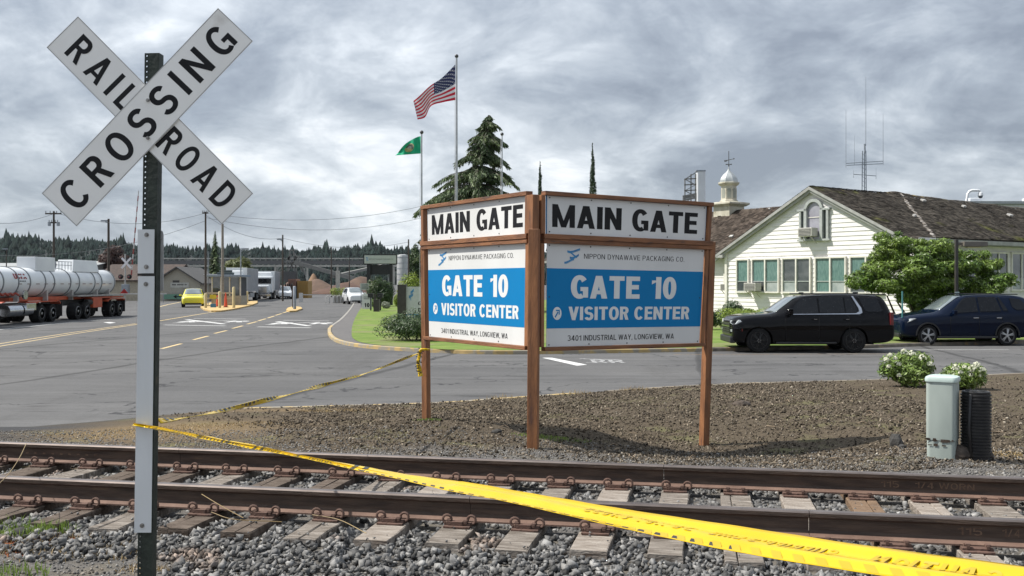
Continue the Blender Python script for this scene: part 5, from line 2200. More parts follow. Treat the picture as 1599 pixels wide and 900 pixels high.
# aerial mast behind the ridge
dA = 58
an = E('antenna_mast', (XX(1350, dA), dA, ZZ(306, dA) - 1.2), 0, 'tall lattice radio antenna mast with side whips behind the roof ridge', 'antenna mast')
AO = Vector(an.location)
GREY_ST = M('galvanised_steel', (.30, .33, .36), (.22, .24, .27), scale=6, rough=.5, metal=.5)
pA = lambda x, y, dd=0: P(x, y, dA + dd) - AO
m = MB()
for dx in (-4.5, 0, 3.0):
    m.cyl(pA(1350 + dx, 340), pA(1350 + dx * .7, 236), .028, 6)
m.cyl(pA(1351, 240), pA(1350, 225), .05, 8)
m.build('mast', GREY_ST, an)
m = MB()
for (x0, y0, x1, y1) in ((1321, 255.5, 1379, 252), (1322, 258.5, 1378, 256), (1333, 272.5, 1368, 275)):
    m.bar(pA(x0, y0), pA(x1, y1), .035, .035)
for y in range(240, 304, 7):
    m.bar(pA(1345.6, y), pA(1352.6, y + 5), .018, .018)
m.build('crossarm', GREY_ST, an)
for (x, y0, y1, r_) in ((1321, 262, 172, .016), (1334.5, 258, 212, .012), (1379, 258, 178, .016), (1352, 228, 120, .018), (1368, 280, 262, .012), (1333, 278, 266, .012)):
    m = MB()
    m.cyl(pA(x, y0), pA(x, y1), r_, 5, r_ * .5)
    m.build('whip_aerial', GREY_ST, an)

# camera on a goose neck behind the roof
dg_ = 60
cg = E('security_camera', (XX(1511, dg_), dg_, ZZ(322, dg_) - 1.0), 0, 'white dome camera on a curved pipe arm above the right roof ridge', 'security camera')
CG = Vector(cg.location)
WHM = M('white_painted_metal', (.72, .74, .76), (.64, .66, .68), rough=.45)
m = MB()
m.tube([P(x, y, dg_) - CG for x, y in ((1510, 345), (1510, 310), (1511, 303), (1514, 299), (1518, 297.5), (1528, 297.5), (1530.5, 299), (1531, 302))], .075, 10)
m.build('arm', WHM, cg, smooth=True)
m = MB()
m.lathe([(.06, .18), (.13, .14), (.16, .0), (.16, -.06)], 14, P(1531, 304.5, dg_) - CG)
m.build('housing', WHM, cg, smooth=30)
m = MB()
m.lathe([(.14, -.06), (.12, -.15), (.07, -.2), (0, -.22)], 14, P(1531, 304.5, dg_) - CG)
m.build('dome', M('smoked_dome', (.10, .12, .14), rough=.1), cg, smooth=True)

# flat roofed block farther back at the right edge
fb = E('flat_roof_building', (40, 78, 0), 0, 'low white flat roofed building just above the right end of the mossy roof', 'building')
m = MB()
m.box((0, 0, 4.0), (16, 10, 8.15))
m.build('wall', M('pale_render', (.55, .56, .57), (.48, .49, .50)), fb)
m = MB()
m.box((0, 0, 8.2), (16.4, 10.4, .2))
m.build('roof_edge', M('grey_coping', (.36, .38, .40)), fb)
for k, x in enumerate((-5.6, -1.0)):
    m = MB()
    m.box((x, -4, 8.45), (1.6 if k else .9, .8, .3))
    m.build('roof_unit', WHM, fb, bevel=.05)

# parking-lot lamp in front of the tree
dl = 39
ll = E('area_lamp', (XX(1493.5, dl), dl, .1), 0, 'dark square lamp post with a flat box lamp head before the big green tree', 'lamp post')
LO = Vector(ll.location)
DBR = M('dark_bronze_paint', (.035, .032, .030), (.05, .045, .04), rough=.5)
m = MB()
m.box((0, 0, (ZZ(374, dl) - .1) / 2), (.115, .115, ZZ(374, dl) - .1))
m.build('pole', DBR, ll, bevel=.008)
m = MB()
m.box(P(1521, 381.5, dl) - LO, (.95, .36, .20), taper=.96)
m.box(P(1500, 381, dl) - LO, (.40, .10, .12))
m.build('lamp_head', M('bronze_lamp_head', (.13, .115, .095), (.10, .09, .075), rough=.45), ll, bevel=.015)
m = MB()
m.box(P(1519, 386.5, dl) - LO + Vector((0, 0, 0)), (.50, .26, .03))
m.build('lens', M('amber_lens', (.60, .52, .25), rough=.3), ll)
m = MB()
c = P(1494.5, 463, dl - .08) - LO
m.box(c, (.17, .012, .36))
sg = m.build('notice', M('pale_notice', (.42, .50, .50), (.36, .44, .44)), ll)
m = MB()
for k in range(4):
    m.box(c + Vector((0, -.009, .1 - .06 * k)), (.11, .004, .018))
m.build('printing', M('dark_print', (.06, .08, .08)), sg)
m = MB()
dp = 36.5
m.cyl(P(1409, 520, dp), P(1409, 455, dp), .03, 8)
props(m.build('marker_post', M('teal_post_paint', (.07, .23, .24), (.05, .17, .18), rough=.6)), 'thin teal marker post between the black suv and the tree trunks', 'post')

# ------------------------------------------------------------------ cars
RUBBER = M('tyre_rubber', (.011, .011, .012), (.016, .016, .016), scale=20, rough=.9, spec=.2)
CHROME = M('chrome', (.62, .63, .65), (.52, .53, .55), rough=.15, metal=1)
BLKTRIM = M('black_trim', (.012, .012, .013), (.018, .018, .019), rough=.45)
CARGLASS = M('tinted_car_glass', (.006, .007, .009), (.009, .010, .012), rough=.04, spec=.35)
WSGLASS = M('windscreen_glass', (.10, .125, .135), (.16, .185, .19), scale=1.2, rough=.05, spec=.9, coat=1)
LAMPG = M('headlamp_lens', (.55, .58, .60), (.32, .34, .36), scale=9, rough=.1, coat=1)
REDL = M('red_lamp', (.16, .014, .018), (.09, .01, .012), rough=.15, coat=1)
ALLOY = M('alloy_rim', (.50, .51, .52), (.38, .39, .40), scale=9, rough=.3, metal=.85)
BLKRIM = M('black_rim', (.006, .006, .007), (.012, .012, .013), rough=.25, spec=.4)
GAP = M('panel_gap', (.004, .004, .005), rough=.9)


def cabinv(st, x, key):
    xs = [s[0] for s in st]
    ks = [s[key] for s in st]
    return float(np.interp(x, xs, ks))


def car_body(st, mat, parent, arches, wr, cutw):
    """st: stations front to rear (x, z sill, z belt, z top, half width, half width at roof); x grows to the rear"""
    m = MB()
    ring_n = None
    vs = []
    for (x, zb, zl, ztp, w, wt_) in st:
        half = [(0, zb), (w * .86, zb), (w * .965, zb + .06), (w * .992, zb + .30 * (zl - zb)), (w, zb + .62 * (zl - zb)), (w * .985, zb + .86 * (zl - zb)), (w * .955, zl), (wt_, ztp - .055 if ztp - zl > .2 else zl + (ztp - zl) * .65), (wt_ * .86, ztp - .008), (0, ztp)]
        ring_ = half + [(-y, z) for y, z in reversed(half[1:-1])]
        ring_n = len(ring_)
        vs += [(x, y, z) for y, z in ring_]
    fs = []
    ns = len(st)
    for i in range(ns - 1):
        for k in range(ring_n):
            a, b = i * ring_n + k, i * ring_n + (k + 1) % ring_n
            fs.append((a, b, b + ring_n, a + ring_n))
    fs.append(tuple(range(ring_n)))
    fs.append(tuple(range((ns - 1) * ring_n, ns * ring_n)))
    m.add(vs, fs)
    o = m.build('body', mat, None, smooth=True)
    ss = o.modifiers.new('s', 'SUBSURF')
    ss.levels = ss.render_levels = 2
    cuts = []
    for ax_ in arches:
        mc_ = MB()
        W_ = max(s[4] for s in st) + .2
        for sg in (-1, 1):
            mc_.cyl((ax_, sg * (W_ - .2 - cutw), wr), (ax_, sg * (W_ + .1), wr), wr * 1.13, 36)
            mc_.box((ax_, sg * (W_ - .05 - cutw / 2), wr * .4), (wr * 2.26, cutw + .3, wr * 1.2))
        co_ = mc_.build('cutter', mat)
        bo = o.modifiers.new('b', 'BOOLEAN')
        bo.operation = 'DIFFERENCE'
        bo.object = co_
        bo.solver = 'EXACT'
        bo.use_self = True
        cuts.append(co_)
    dg2 = bpy.context.evaluated_depsgraph_get()
    me = bpy.data.meshes.new_from_object(o.evaluated_get(dg2))
    o.modifiers.clear()
    o.data = me
    me.set_sharp_from_angle(angle=R(38))
    for c in cuts:
        bpy.data.objects.remove(c)
    o.parent = parent
    return o


def side_pt(st, x, t, off, sg):
    zl = cabinv(st, x, 2)
    ztp = cabinv(st, x, 3)
    w = cabinv(st, x, 4) * .955
    wt_ = cabinv(st, x, 5)
    z0, z1 = zl, ztp - .055
    y = w + (wt_ - w) * t
    z = z0 + (z1 - z0) * t
    n = Vector((0, (z1 - z0), (w - wt_))).normalized()
    return Vector((x, sg * (y + n.y * off), z + n.z * off))


def side_patch(name, st, outline, off, mat, parent, sg, th=.012):
    """outline: closed list of (x, t); laid on the cabin side"""
    m = MB()
    top = [side_pt(st, x, t, off, sg) for x, t in outline]
    bot_ = [side_pt(st, x, t, off - th, sg) for x, t in outline]
    n = len(top)
    m.add(top + bot_, [tuple(range(n)), tuple(reversed(range(n, 2 * n)))] + [(i, (i + 1) % n, n + (i + 1) % n, n + i) for i in range(n)])
    o = m.build(name, mat, parent)
    return o


def wheel(parent, x, y, r, sg, rim_mat, spokes, wdt=.25, rimf=.66):
    t = MB()
    pr = [(r * .66, -wdt / 2), (r * .93, -wdt / 2), (r * .985, -wdt * .40), (r, -wdt * .25), (r, wdt * .25), (r * .985, wdt * .40), (r * .93, wdt / 2), (r * rimf, wdt / 2 - .01)]
    # closed section so the tyre is hollow in the middle
    t.lathe(pr, 36, axis='y')
    w = t.build('wheel', RUBBER, parent, smooth=40)
    w.location = (x, y, r)
    if sg < 0:
        pass
    out = MB()
    yo = sg * (wdt / 2 + .002)
    ri = r * rimf
    out.lathe([(ri + .012, yo - sg * .03), (ri + .012, yo + sg * .004), (ri - .022, yo + sg * .004), (ri - .035, yo - sg * .05), (ri * .3, yo - sg * .09), (0, yo - sg * .09)], 32, axis='y')
    rim = out.build('rim', rim_mat if rim_mat is not ALLOY else M('rim_dish', (.10, .10, .105), rough=.4, metal=.6), w, smooth=30)
    sp = MB()
    for k in range(spokes):
        a = 2 * PI * k / spokes + .2
        for da in ((-.13, .13) if spokes <= 6 else (0,)):
            c0 = Vector((math.cos(a + da * .4) * ri * .18, yo + sg * .004, math.sin(a + da * .4) * ri * .18))
            c1 = Vector((math.cos(a + da) * (ri - .01), yo - sg * .012, math.sin(a + da) * (ri - .01)))
            sp.bar(c0, c1, .032 if spokes <= 6 else .036, .02, up=(0, 1, 0))
    sp.lathe([(ri * .26, yo + sg * .0), (ri * .24, yo + sg * .016), (0, yo + sg * .016)], 16, axis='y')
    sp.build('spokes', rim_mat, w)
    hb = MB()
    for k in range(6):
        a = 2 * PI * k / 6
        c = Vector((math.cos(a) * ri * .19, yo, math.sin(a) * ri * .19))
        hb.cyl(c, c + Vector((0, sg * .022, 0)), .011, 6)
    hb.build('wheel_nuts', CHROME, w)
    return w


def top_strip(name, st, xa, xb, frac, off, mat, parent, n=6, cyl=False):
    m = MB()
    def f(a, b):
        x = xa + (xb - xa) * a
        w = cabinv(st, x, 5) * .86 * frac[0] if len(frac) == 1 else (frac[0] + (frac[1] - frac[0]) * a)
        s = 2 * b - 1
        z = cabinv(st, x, 3) + off - .05 * abs(s) ** 2.5
        return (x, s * w, z)
    m.grid(f, n, 8)
    o = m.build(name, mat, parent, smooth=True)
    so = o.modifiers.new('t', 'SOLIDIFY')
    so.thickness = .01
    return o


def big_suv():
    """long boxy estate suv; its own frame: front at x = 0, rear at x = L, z up, facing -x"""
    root = E('parked_suv', (0, 0, 0), 0, 'glossy black long suv parked at the kerb before the cream office', 'suv', 'suvs parked by the kerb')
    paint_ = M('black_car_paint', (.004, .004, .005), (.005, .005, .006), rough=.04, spec=.22)
    st = [(.0, .44, .92, .99, .76, .66), (.02, .40, .97, 1.06, .86, .74), (.10, .32, 1.06, 1.17, .96, .80), (.40, .29, 1.12, 1.23, 1.01, .84), (.90, .29, 1.16, 1.265, 1.02, .86), (1.35, .28, 1.19, 1.285, 1.02, .86),
          (1.58, .28, 1.22, 1.32, 1.02, .85), (1.78, .28, 1.25, 1.47, 1.02, .80), (2.24, .28, 1.26, 1.80, 1.02, .765), (2.46, .28, 1.265, 1.885, 1.02, .77), (3.2, .28, 1.27, 1.925, 1.02, .785),
          (4.2, .28, 1.275, 1.93, 1.02, .785), (4.90, .29, 1.28, 1.91, 1.015, .775), (5.14, .30, 1.28, 1.88, .995, .765), (5.30, .34, 1.26, 1.56, .97, .76), (5.40, .40, 1.16, 1.26, .94, .76), (5.44, .46, .98, 1.05, .88, .70), (5.45, .52, .90, .96, .82, .62)]
    st = [((.16 + x * .823) if x < .9 else x + max(0, x - 4.6) * .14, *q) for x, *q in st]
    wr = .405
    body = car_body(st, paint_, root, (1.03, 4.18), wr, .30)
    for sg in (-1, 1):
        for x in (1.03, 4.18):
            wheel(root, x, sg * .87, wr, sg, BLKRIM, 6, .27, .70)
        for ol in (((1.98, .06), (2.02, .16), (2.42, .86), (2.56, .94), (2.98, .94), (3.0, .06)),):
            side_patch('window', st, ol, .014, CARGLASS, root, sg)
        side_patch('window', st, ((3.06, .06), (3.04, .94), (3.86, .94), (3.88, .06)), .014, CARGLASS, root, sg)
        side_patch('window', st, ((3.92, .06), (3.90, .94), (4.10, .93), (4.30, .30), (4.30, .12), (4.22, .06)), .014, CARGLASS, root, sg)
        side_patch('window', st, ((4.36, .90), (5.00, .88), (5.14, .18), (5.08, .12), (4.66, .12), (4.56, .18)), .014, CARGLASS, root, sg)
        # chrome line under the glass that kicks up behind the rear door
        side_patch('chrome_trim', st, ((1.96, -.02), (1.96, .035), (4.24, .035), (4.36, .14), (4.34, .32), (4.14, .97), (4.20, .97), (4.44, .32), (4.46, .06), (4.36, -.02)), .020, CHROME, root, sg)
        # lower cladding, sill
        m = MB()
        m.box((2.6, sg * .985, .33), (2.0, .07, .07))
        m.build('running_board', BLKTRIM, root, bevel=.02)
        for xh in (2.86, 3.92):
            m = MB()
            m.box((xh, sg * 1.035, 1.10), (.20, .035, .035))
            m.build('door_handle', paint_, root, bevel=.01)
            m = MB()
            m.box((xh + .03, sg * 1.055, 1.105), (.10, .006, .010))
            m.build('handle_trim', CHROME, root)
        for xs_ in (1.92, 3.02, 4.02):
            m = MB()
            m.box((xs_, sg * 1.013, .80), (.010, .022, .78))
            m.build('door_gap', GAP, root)
        # mirror
        m = MB()
        m.box((2.03, sg * 1.13, 1.36), (.15, .24, .19))
        m.box((2.08, sg * 1.02, 1.29), (.07, .14, .05))
        m.build('mirror', paint_, root, bevel=.035, seg=3)
        # lights
        m = MB()
        m.add([(.16 + q * .82, sg * y, z) for q, y, z in ((.02, .60, 1.05), (.05, .82, 1.06), (.28, .99, 1.08), (.34, 1.005, 1.02), (.16, .96, .94), (.04, .84, .93), (.005, .60, .97))], [tuple(range(7))])
        o = m.build('headlight', LAMPG, root)
        s_ = o.modifiers.new('t', 'SOLIDIFY')
        s_.thickness = .05
        s_.offset = 0
        m = MB()
        m.box((.175, sg * .70, .72), (.05, .26, .08))
        m.build('fog_lamp', LAMPG, root, bevel=.01)
        m = MB()
        m.box((5.43, sg * .955, 1.12), (.12, .10, .42))
        m.build('tail_light', REDL, root, bevel=.02)
        m = MB()
        m.box((.47, sg * 1.0, .75), (.03, .02, .08))
        m.build('side_reflector', REDL, root)
        m = MB()
        m.bar((2.5, sg * .72, 1.925), (4.8, sg * .71, 1.93), .035, .035)
        m.build('roof_rail', BLKTRIM, root, bevel=.008)
    top_strip('windscreen', st, 1.56, 2.36, (.80, .66), .030, WSGLASS, root)
    m = MB()
    for k in range(5):
        m.box((.155, 0, .64 + .07 * k), (.06, 1.25, .050))
    m.build('grille', BLKTRIM, root)
    m = MB()
    m.box((.145, 0, .86), (.06, 1.25, .030))
    m.build('grille_bar', CHROME, root)
    m = MB()
    m.box((.20, 0, .42), (.20, 1.7, .22))
    m.build('front_bumper', BLKTRIM, root, bevel=.04)
    m = MB()
    m.box((2.7, 0, 1.955), (.16, .07, .05))
    m.box((4.55, 0, 1.965), (.18, .07, .05))
    m.build('roof_aerial', BLKTRIM, root, bevel=.015)
    m = MB()
    m.box((5.20, 0, 1.905), (.30, 1.42, .04))
    m.build('spoiler', paint_, root, bevel=.012)
    m = MB()
    m.box((3.0, 0, .34), (3.9, 1.3, .16))
    m.build('underbody', GAP, root)
    return root


s1 = big_suv()
# its own frame faces -x already: heading left in the picture
s1.location = (XX(1186, 32.6) - 1.03, 32.6 + .95, .004)
s1.rotation_euler = (0, 0, R(-.8))
s1.scale = (.985, 1, 1)


def mid_suv(paint_, root, rim=ALLOY, chrome=True, face=True):
    st = [(.0, .42, .76, .84, .70, .60), (.03, .36, .84, .93, .80, .66), (.14, .28, .93, 1.03, .90, .72), (.55, .26, 1.01, 1.11, .965, .78), (1.10, .25, 1.06, 1.16, .98, .79),
          (1.38, .25, 1.08, 1.20, .98, .78), (1.72, .25, 1.11, 1.43, .98, .73), (2.14, .25, 1.13, 1.70, .98, .70), (2.42, .25, 1.14, 1.77, .98, .71), (3.1, .25, 1.15, 1.80, .98, .72),
          (3.9, .25, 1.17, 1.79, .98, .72), (4.50, .26, 1.19, 1.75, .965, .70), (4.74, .28, 1.19, 1.66, .95, .69), (4.88, .32, 1.14, 1.38, .92, .69), (4.96, .38, 1.05, 1.16, .87, .66), (5.0, .46, .88, .96, .80, .58)]
    wr = .365
    car_body(st, paint_, root, (.96, 3.86), wr, .28)
    for sg in (-1, 1):
        for x in (.96, 3.86):
            wheel(root, x, sg * .835, wr, sg, rim, 5, .25, .70)
        side_patch('window', st, ((1.80, .06), (1.86, .18), (2.28, .86), (2.42, .93), (2.78, .93), (2.80, .06)), .014, CARGLASS, root, sg)
        side_patch('window', st, ((2.87, .06), (2.85, .93), (3.50, .92), (3.66, .06)), .014, CARGLASS, root, sg)
        side_patch('window', st, ((3.72, .08), (3.58, .90), (3.64, .90), (3.90, .10)), .014, CARGLASS, root, sg)
        side_patch('window', st, ((4.02, .86), (4.42, .84), (4.66, .30), (4.60, .14), (4.22, .12), (4.08, .30)), .014, CARGLASS, root, sg)
        m = MB()
        m.box((2.4, sg * .965, .30), (2.2, .06, .09))
        m.build('sill_cladding', BLKTRIM, root, bevel=.02)
        for ax_ in (.96, 3.86):
            m = MB()
            for k in range(14):
                a0_, a1_ = PI * k / 14, PI * (k + 1) / 14
                ro, ri = wr * 1.24, wr * 1.12
                pts = [(ax_ + r_ * math.cos(a), wr + r_ * math.sin(a)) for r_, a in ((ro, a0_), (ro, a1_), (ri, a1_), (ri, a0_))]
                m.prism(pts, sg * .955, sg * .992, lambda p, t: (p[0], t, p[1]))
            m.build('arch_cladding', BLKTRIM, root)
        for xh in (2.70, 3.55):
            m = MB()
            m.box((xh, sg * .985, .97), (.19, .03, .03))
            m.build('door_handle', CHROME if chrome else paint_, root, bevel=.008)
        for xs_ in (1.78, 2.83, 3.66):
            m = MB()
            m.box((xs_, sg * .973, .72), (.010, .022, .60))
            m.build('door_gap', GAP, root)
        m = MB()
        m.box((1.88, sg * 1.07, 1.16), (.13, .22, .15))
        m.box((1.93, sg * .97, 1.11), (.06, .12, .04))
        m.build('mirror', paint_, root, bevel=.03, seg=3)
        m = MB()
        m.add([(.075, sg * .50, .83), (.13, sg * .72, .86), (.34, sg * .90, .94), (.52, sg * .955, .95), (.34, sg * .93, .86), (.16, sg * .84, .76), (.06, sg * .60, .74)], [tuple(range(7))])
        o = m.build('headlight', LAMPG, root)
        s_ = o.modifiers.new('t', 'SOLIDIFY')
        s_.thickness = .05
        s_.offset = 0
        m = MB()
        m.box((.06, sg * .66, .46), (.05, .20, .09))
        m.build('fog_lamp', LAMPG, root, bevel=.01)
        m = MB()
        m.box((4.82, sg * .88, 1.0), (.20, .08, .22))
        m.build('tail_light', REDL, root, bevel=.02)
        m = MB()
        m.bar((2.4, sg * .645, 1.80), (4.4, sg * .635, 1.785), .03, .035)
        m.build('roof_rail', BLKTRIM, root, bevel=.008)
    top_strip('windscreen', st, 1.42, 2.30, (.74, .60), .028, WSGLASS, root)
    m = MB()
    m.box((.045, 0, .70), (.04, .98, .20))
    g = m.build('grille', BLKTRIM, root, bevel=.02)
    m = MB()
    for k in range(3):
        m.box((.02, 0, .63 + .07 * k), (.02, .92, .018))
    m.build('grille_bars', CHROME if chrome else BLKTRIM, g)
    m = MB()
    m.box((.07, 0, .36), (.14, 1.35, .16))
    m.build('front_bumper', BLKTRIM, root, bevel=.04)
    m = MB()
    m.box((2.6, 0, .32), (3.8, 1.3, .14))
    m.build('underbody', GAP, root)
    return root


s2 = E('parked_suv', (XX(1449, 36.2) - .96, 36.2 + .95, .004), R(.5), 'dark blue suv parked behind the black one at the right edge', 'suv', 'suvs parked by the kerb')
s2.scale = (1, 1, 1.05)
mid_suv(M('dark_blue_car_paint', (.0025, .0065, .019), (.003, .0075, .022), rough=.04, spec=.22), s2)

s3_ = E('yellow_car', (0, 0, 0), 0, 'bright yellow hatchback facing the camera beside the guard booth', 'car')
yroot = s3_
mid_suv(M('yellow_car_paint', (.66, .60, .012), (.62, .56, .01), rough=.25, coat=1), yroot, BLKRIM, False)
dY = 93
yroot.scale = (.90, 1.08, .98)
yroot.location = (XX(298, dY) + .3, dY - .3, .004)
yroot.rotation_euler = (0, 0, R(107))

s4 = E('white_car', (0, 0, 0), 0, 'white suv parked facing out beside the driveway before the dark canopy', 'car')
mid_suv(M('white_car_paint', (.70, .71, .72), (.66, .67, .68), rough=.25, coat=1), s4, ALLOY, False)
dW = 108
s4.location = (XX(557, dW) + .4, dW - 1.5, .004)
s4.rotation_euler = (0, 0, R(112))
s4.scale = (.8, 1, 1)

s5 = E('white_pickup', (0, 0, 0), 0, 'white pickup coming out of the yard left of the yellow container', 'pickup')
mid_suv(M('white_car_paint', (.70, .71, .72)), s5, ALLOY, True)
dV = 140
s5.location = (XX(445, dV), dV, .004)
s5.rotation_euler = (0, 0, R(102))

# ------------------------------------------------------------------ tanker lorry at the left
tk = E('tanker_truck', (-28.4, 62, 0), 0, 'white tanker lorry with orange underframe and banded tank waiting at the left', 'tanker truck')
ORNG = M('orange_chassis_paint', (.46, .085, .03), (.36, .06, .025), scale=3, rough=.6)
TWHITE = M('tank_white', (.70, .72, .73), (.62, .64, .66), scale=.8, rough=.35, coat=.3)
BAND = M('grey_band', (.22, .23, .24), (.16, .17, .18), rough=.5)
DKM = M('dark_undercarriage', (.022, .022, .023), (.035, .033, .03), rough=.8)
# local frame: y along the truck (+y is its rear, farther from us), x across
TR = .84
zc0 = 2.34
m = MB()
prof_ = [(0, -9.3), (.45, -9.27), (.72, -9.15), (TR, -8.9), (TR, 7.0), (.76, 7.18), (.5, 7.32), (0, 7.38)]
m.lathe(prof_, 40, (0, 0, zc0), axis='y')
m.build('tank', TWHITE, tk, smooth=50)
for yb in (-8.2, -6.55, -5.2, -3.35, -2.2, .0, 1.25, 3.6, 4.7, 6.85):
    m = MB()
    m.lathe([(TR, yb - .05), (TR + .035, yb - .05), (TR + .035, yb + .05), (TR, yb + .05)], 40, (0, 0, zc0), axis='y')
    m.build('band', BAND, tk, smooth=50)
for yb in range(26):
    if yb % 2:
        continue
    m = MB()
    for sg in (-1, 1):
        m.box((sg * (TR + .012), -6.4 + yb * .52, zc0 - .10), (.012, .42, .035))
    m.build('reflective_dash', M('dark_red_dash', (.12, .03, .03)), tk)
# saddle supports
for yb in (-6.4, -2.9, .5, 4.2, 6.2):
    m = MB()
    m.box((0, yb, zc0 - TR + .05), (1.5, .16, .62), taper=1.0)
    m.build('saddle', M('pale_frame', (.42, .40, .38)), tk)
m = MB()
m.box((.0, 0.2, 1.36), (1.0, 14.2, .22))
m.box((.0, 4.9, 1.34), (2.35, 5.2, .10))
m.build('frame', ORNG, tk, bevel=.01)
m = MB()
m.box((0, 4.0, 1.48), (2.45, 7.6, .09))
m.build('deck', M('grey_deck', (.34, .33, .31), (.25, .24, .22), scale=4), tk)
# top boxes
for (y0_, y1_, h_, wx, tp_) in ((-4.0, -1.5, .72, 1.1, 1.0), (.9, 4.9, .66, 1.15, .86)):
    m = MB()
    m.box((0, (y0_ + y1_) / 2, zc0 + TR + h_ / 2 - .12), (wx, y1_ - y0_, h_ + .1), taper=tp_)
    m.build('top_box', TWHITE, tk, bevel=.02)
m = MB()
for y in np.arange(-1.3, .9, .42):
    for x in (-.5, .5):
        m.bar((x, y, zc0 + TR - .1), (x, y, zc0 + TR + .45), .03, .03)
for x in (-.5, .5):
    for z in (.22, .44):
        m.bar((x, -1.4, zc0 + TR + z), (x, .9, zc0 + TR + z), .03, .03)
m.build('walkway_rail', GREY_ST, tk)
# lettering on the tank: a red block badge
m = MB()
def tankfn(u, v, n):
    a = v / TR
    return ((TR + .012 + n) * math.cos(a), u, zc0 + (TR + .012 + n) * math.sin(a))
lettering(m, 'UWA', (-7.0, .18, -5.55, .50), lambda u, v, n: tankfn(u, v, n), s=.30, gap=.06)
m.build('badge', M('maroon_badge', (.26, .03, .03), (.22, .03, .03)), tk)
m = MB()
for k in range(5):
    m.add([tankfn(-6.6 + .18 * k, .03, .001), tankfn(-6.47 + .18 * k, .03, .001), tankfn(-6.47 + .18 * k, .09, .001), tankfn(-6.6 + .18 * k, .09, .001)], [(0, 1, 2, 3)])
m.build('small_print', M('dark_print', (.06, .08, .08)), tk)


def truck_wheel(parent, x, y, sg, r=.53, wdt=.55):
    m = MB()
    m.lathe([(r * .55, -wdt / 2), (r * .94, -wdt / 2), (r, -wdt * .42), (r, wdt * .42), (r * .94, wdt / 2), (r * .55, wdt / 2)], 28, axis='x')
    w = m.build('wheel', RUBBER, parent, smooth=40)
    w.location = (x, y, r)
    m = MB()
    xo = sg * wdt / 2
    m.lathe([(r * .58, xo), (r * .54, xo + sg * .01), (r * .48, xo - sg * .10), (r * .25, xo - sg * .14), (r * .22, xo - sg * .02), (r * .12, xo + sg * .01), (0, xo + sg * .01)], 24, axis='x')
    m.build('rim', M('polished_truck_rim', (.45, .45, .45), (.25, .25, .25), scale=8, rough=.35, metal=.8), w, smooth=40)


for y in (-4.6, -3.2, .2, 1.55, 5.5, 6.85):
    for sg in (-1, 1):
        truck_wheel(tk, sg * .95, y, sg)
m = MB()
for (y0_, y1_) in ((-5.5, -2.3), (4.7, 7.6)):
    for sg in (-1, 1):
        pts = [(y0_, 1.08), (y0_ + .1, 1.18), (y0_ + .5, 1.24), (y1_ - .5, 1.24), (y1_ - .1, 1.18), (y1_, 1.08)]
        for i in range(5):
            (a, za), (b, zb) = pts[i], pts[i + 1]
            m.add([(sg * .66, a, za), (sg * 1.27, a, za), (sg * 1.27, b, zb), (sg * .66, b, zb)], [(0, 1, 2, 3)])
o = m.build('mudguard', ORNG, tk)
so = o.modifiers.new('t', 'SOLIDIFY')
so.thickness = .05
m = MB()
for y in (-2.1, 7.62):
    for sg in (-1, 1):
        m.box((sg * .95, y, .72), (.62, .03, .84))
m.build('mud_flap', DKM, tk)
m = MB()
m.box((.9, 3.2, 1.0), (.6, 1.4, .62))
m.build('equipment_box', ORNG, tk, bevel=.02)
m = MB()
m.box((0, 3.0, 1.05), (.9, 8.5, .35))
m.box((0, -3.8, .9), (1.1, 3.2, .35))
m.build('undercarriage', DKM, tk)
m = MB()
m.cyl((1.0, 1.8, 1.05), (1.0, 2.6, 1.05), .19, 12)
m.build('air_tank', DKM, tk)
m = MB()
m.add([(.95, 7.5, 1.56), (1.25, 7.5, 1.9), (1.55, 7.5, 1.56)], [(0, 1, 2)])
o = m.build('warning_triangle', M('red_triangle', (.42, .03, .03)), tk)
so = o.modifiers.new('t', 'SOLIDIFY')
so.thickness = .02
# hose fittings low at the front of the tank
m = MB()
for k in range(4):
    m.tube([(.75, -8.9 + k * .55, 1.62), (.98, -8.8 + k * .55, 1.72), (1.0, -8.55 + k * .55, 1.62)], .06, 8)
m.build('hose_fittings', M('red_fittings', (.32, .05, .03)), tk)
m = MB()
m.cyl((1.02, -6.3, 1.62), (1.12, -6.3, 1.62), .26, 16)
m.build('hose_reel', CHROME, tk)
# tractor in front of it
m = MB()
m.box((0, -8.0, 1.0), (1.1, 9.0, .28))
m.build('tractor_frame', DKM, tk)
for (y0_, y1_) in ((-8.4, -6.9), (-6.75, -5.7)):
    m = MB()
    m.cyl((.98, y0_, .78), (.98, y1_, .78), .33, 20)
    m.build('fuel_tank', CHROME, tk, smooth=40)
m = MB()
m.box((1.05, -6.0, .95), (.5, 1.1, .42))
m.build('step_box', CHROME, tk, bevel=.02)
m = MB()
m.box((0, -11.2, 2.15), (2.3, 3.0, 2.5))
m.box((0, -13.4, 1.5), (2.0, 1.9, 1.2))
m.build('cab', TWHITE, tk, bevel=.12, seg=3)
m = MB()
m.box((0, -9.62, 2.0), (2.25, .14, 1.9))
m.build('cab_fairing', TWHITE, tk, bevel=.03)
for sg in (-1, 1):
    truck_wheel(tk, sg * .98, -12.6, sg, .53, .32)


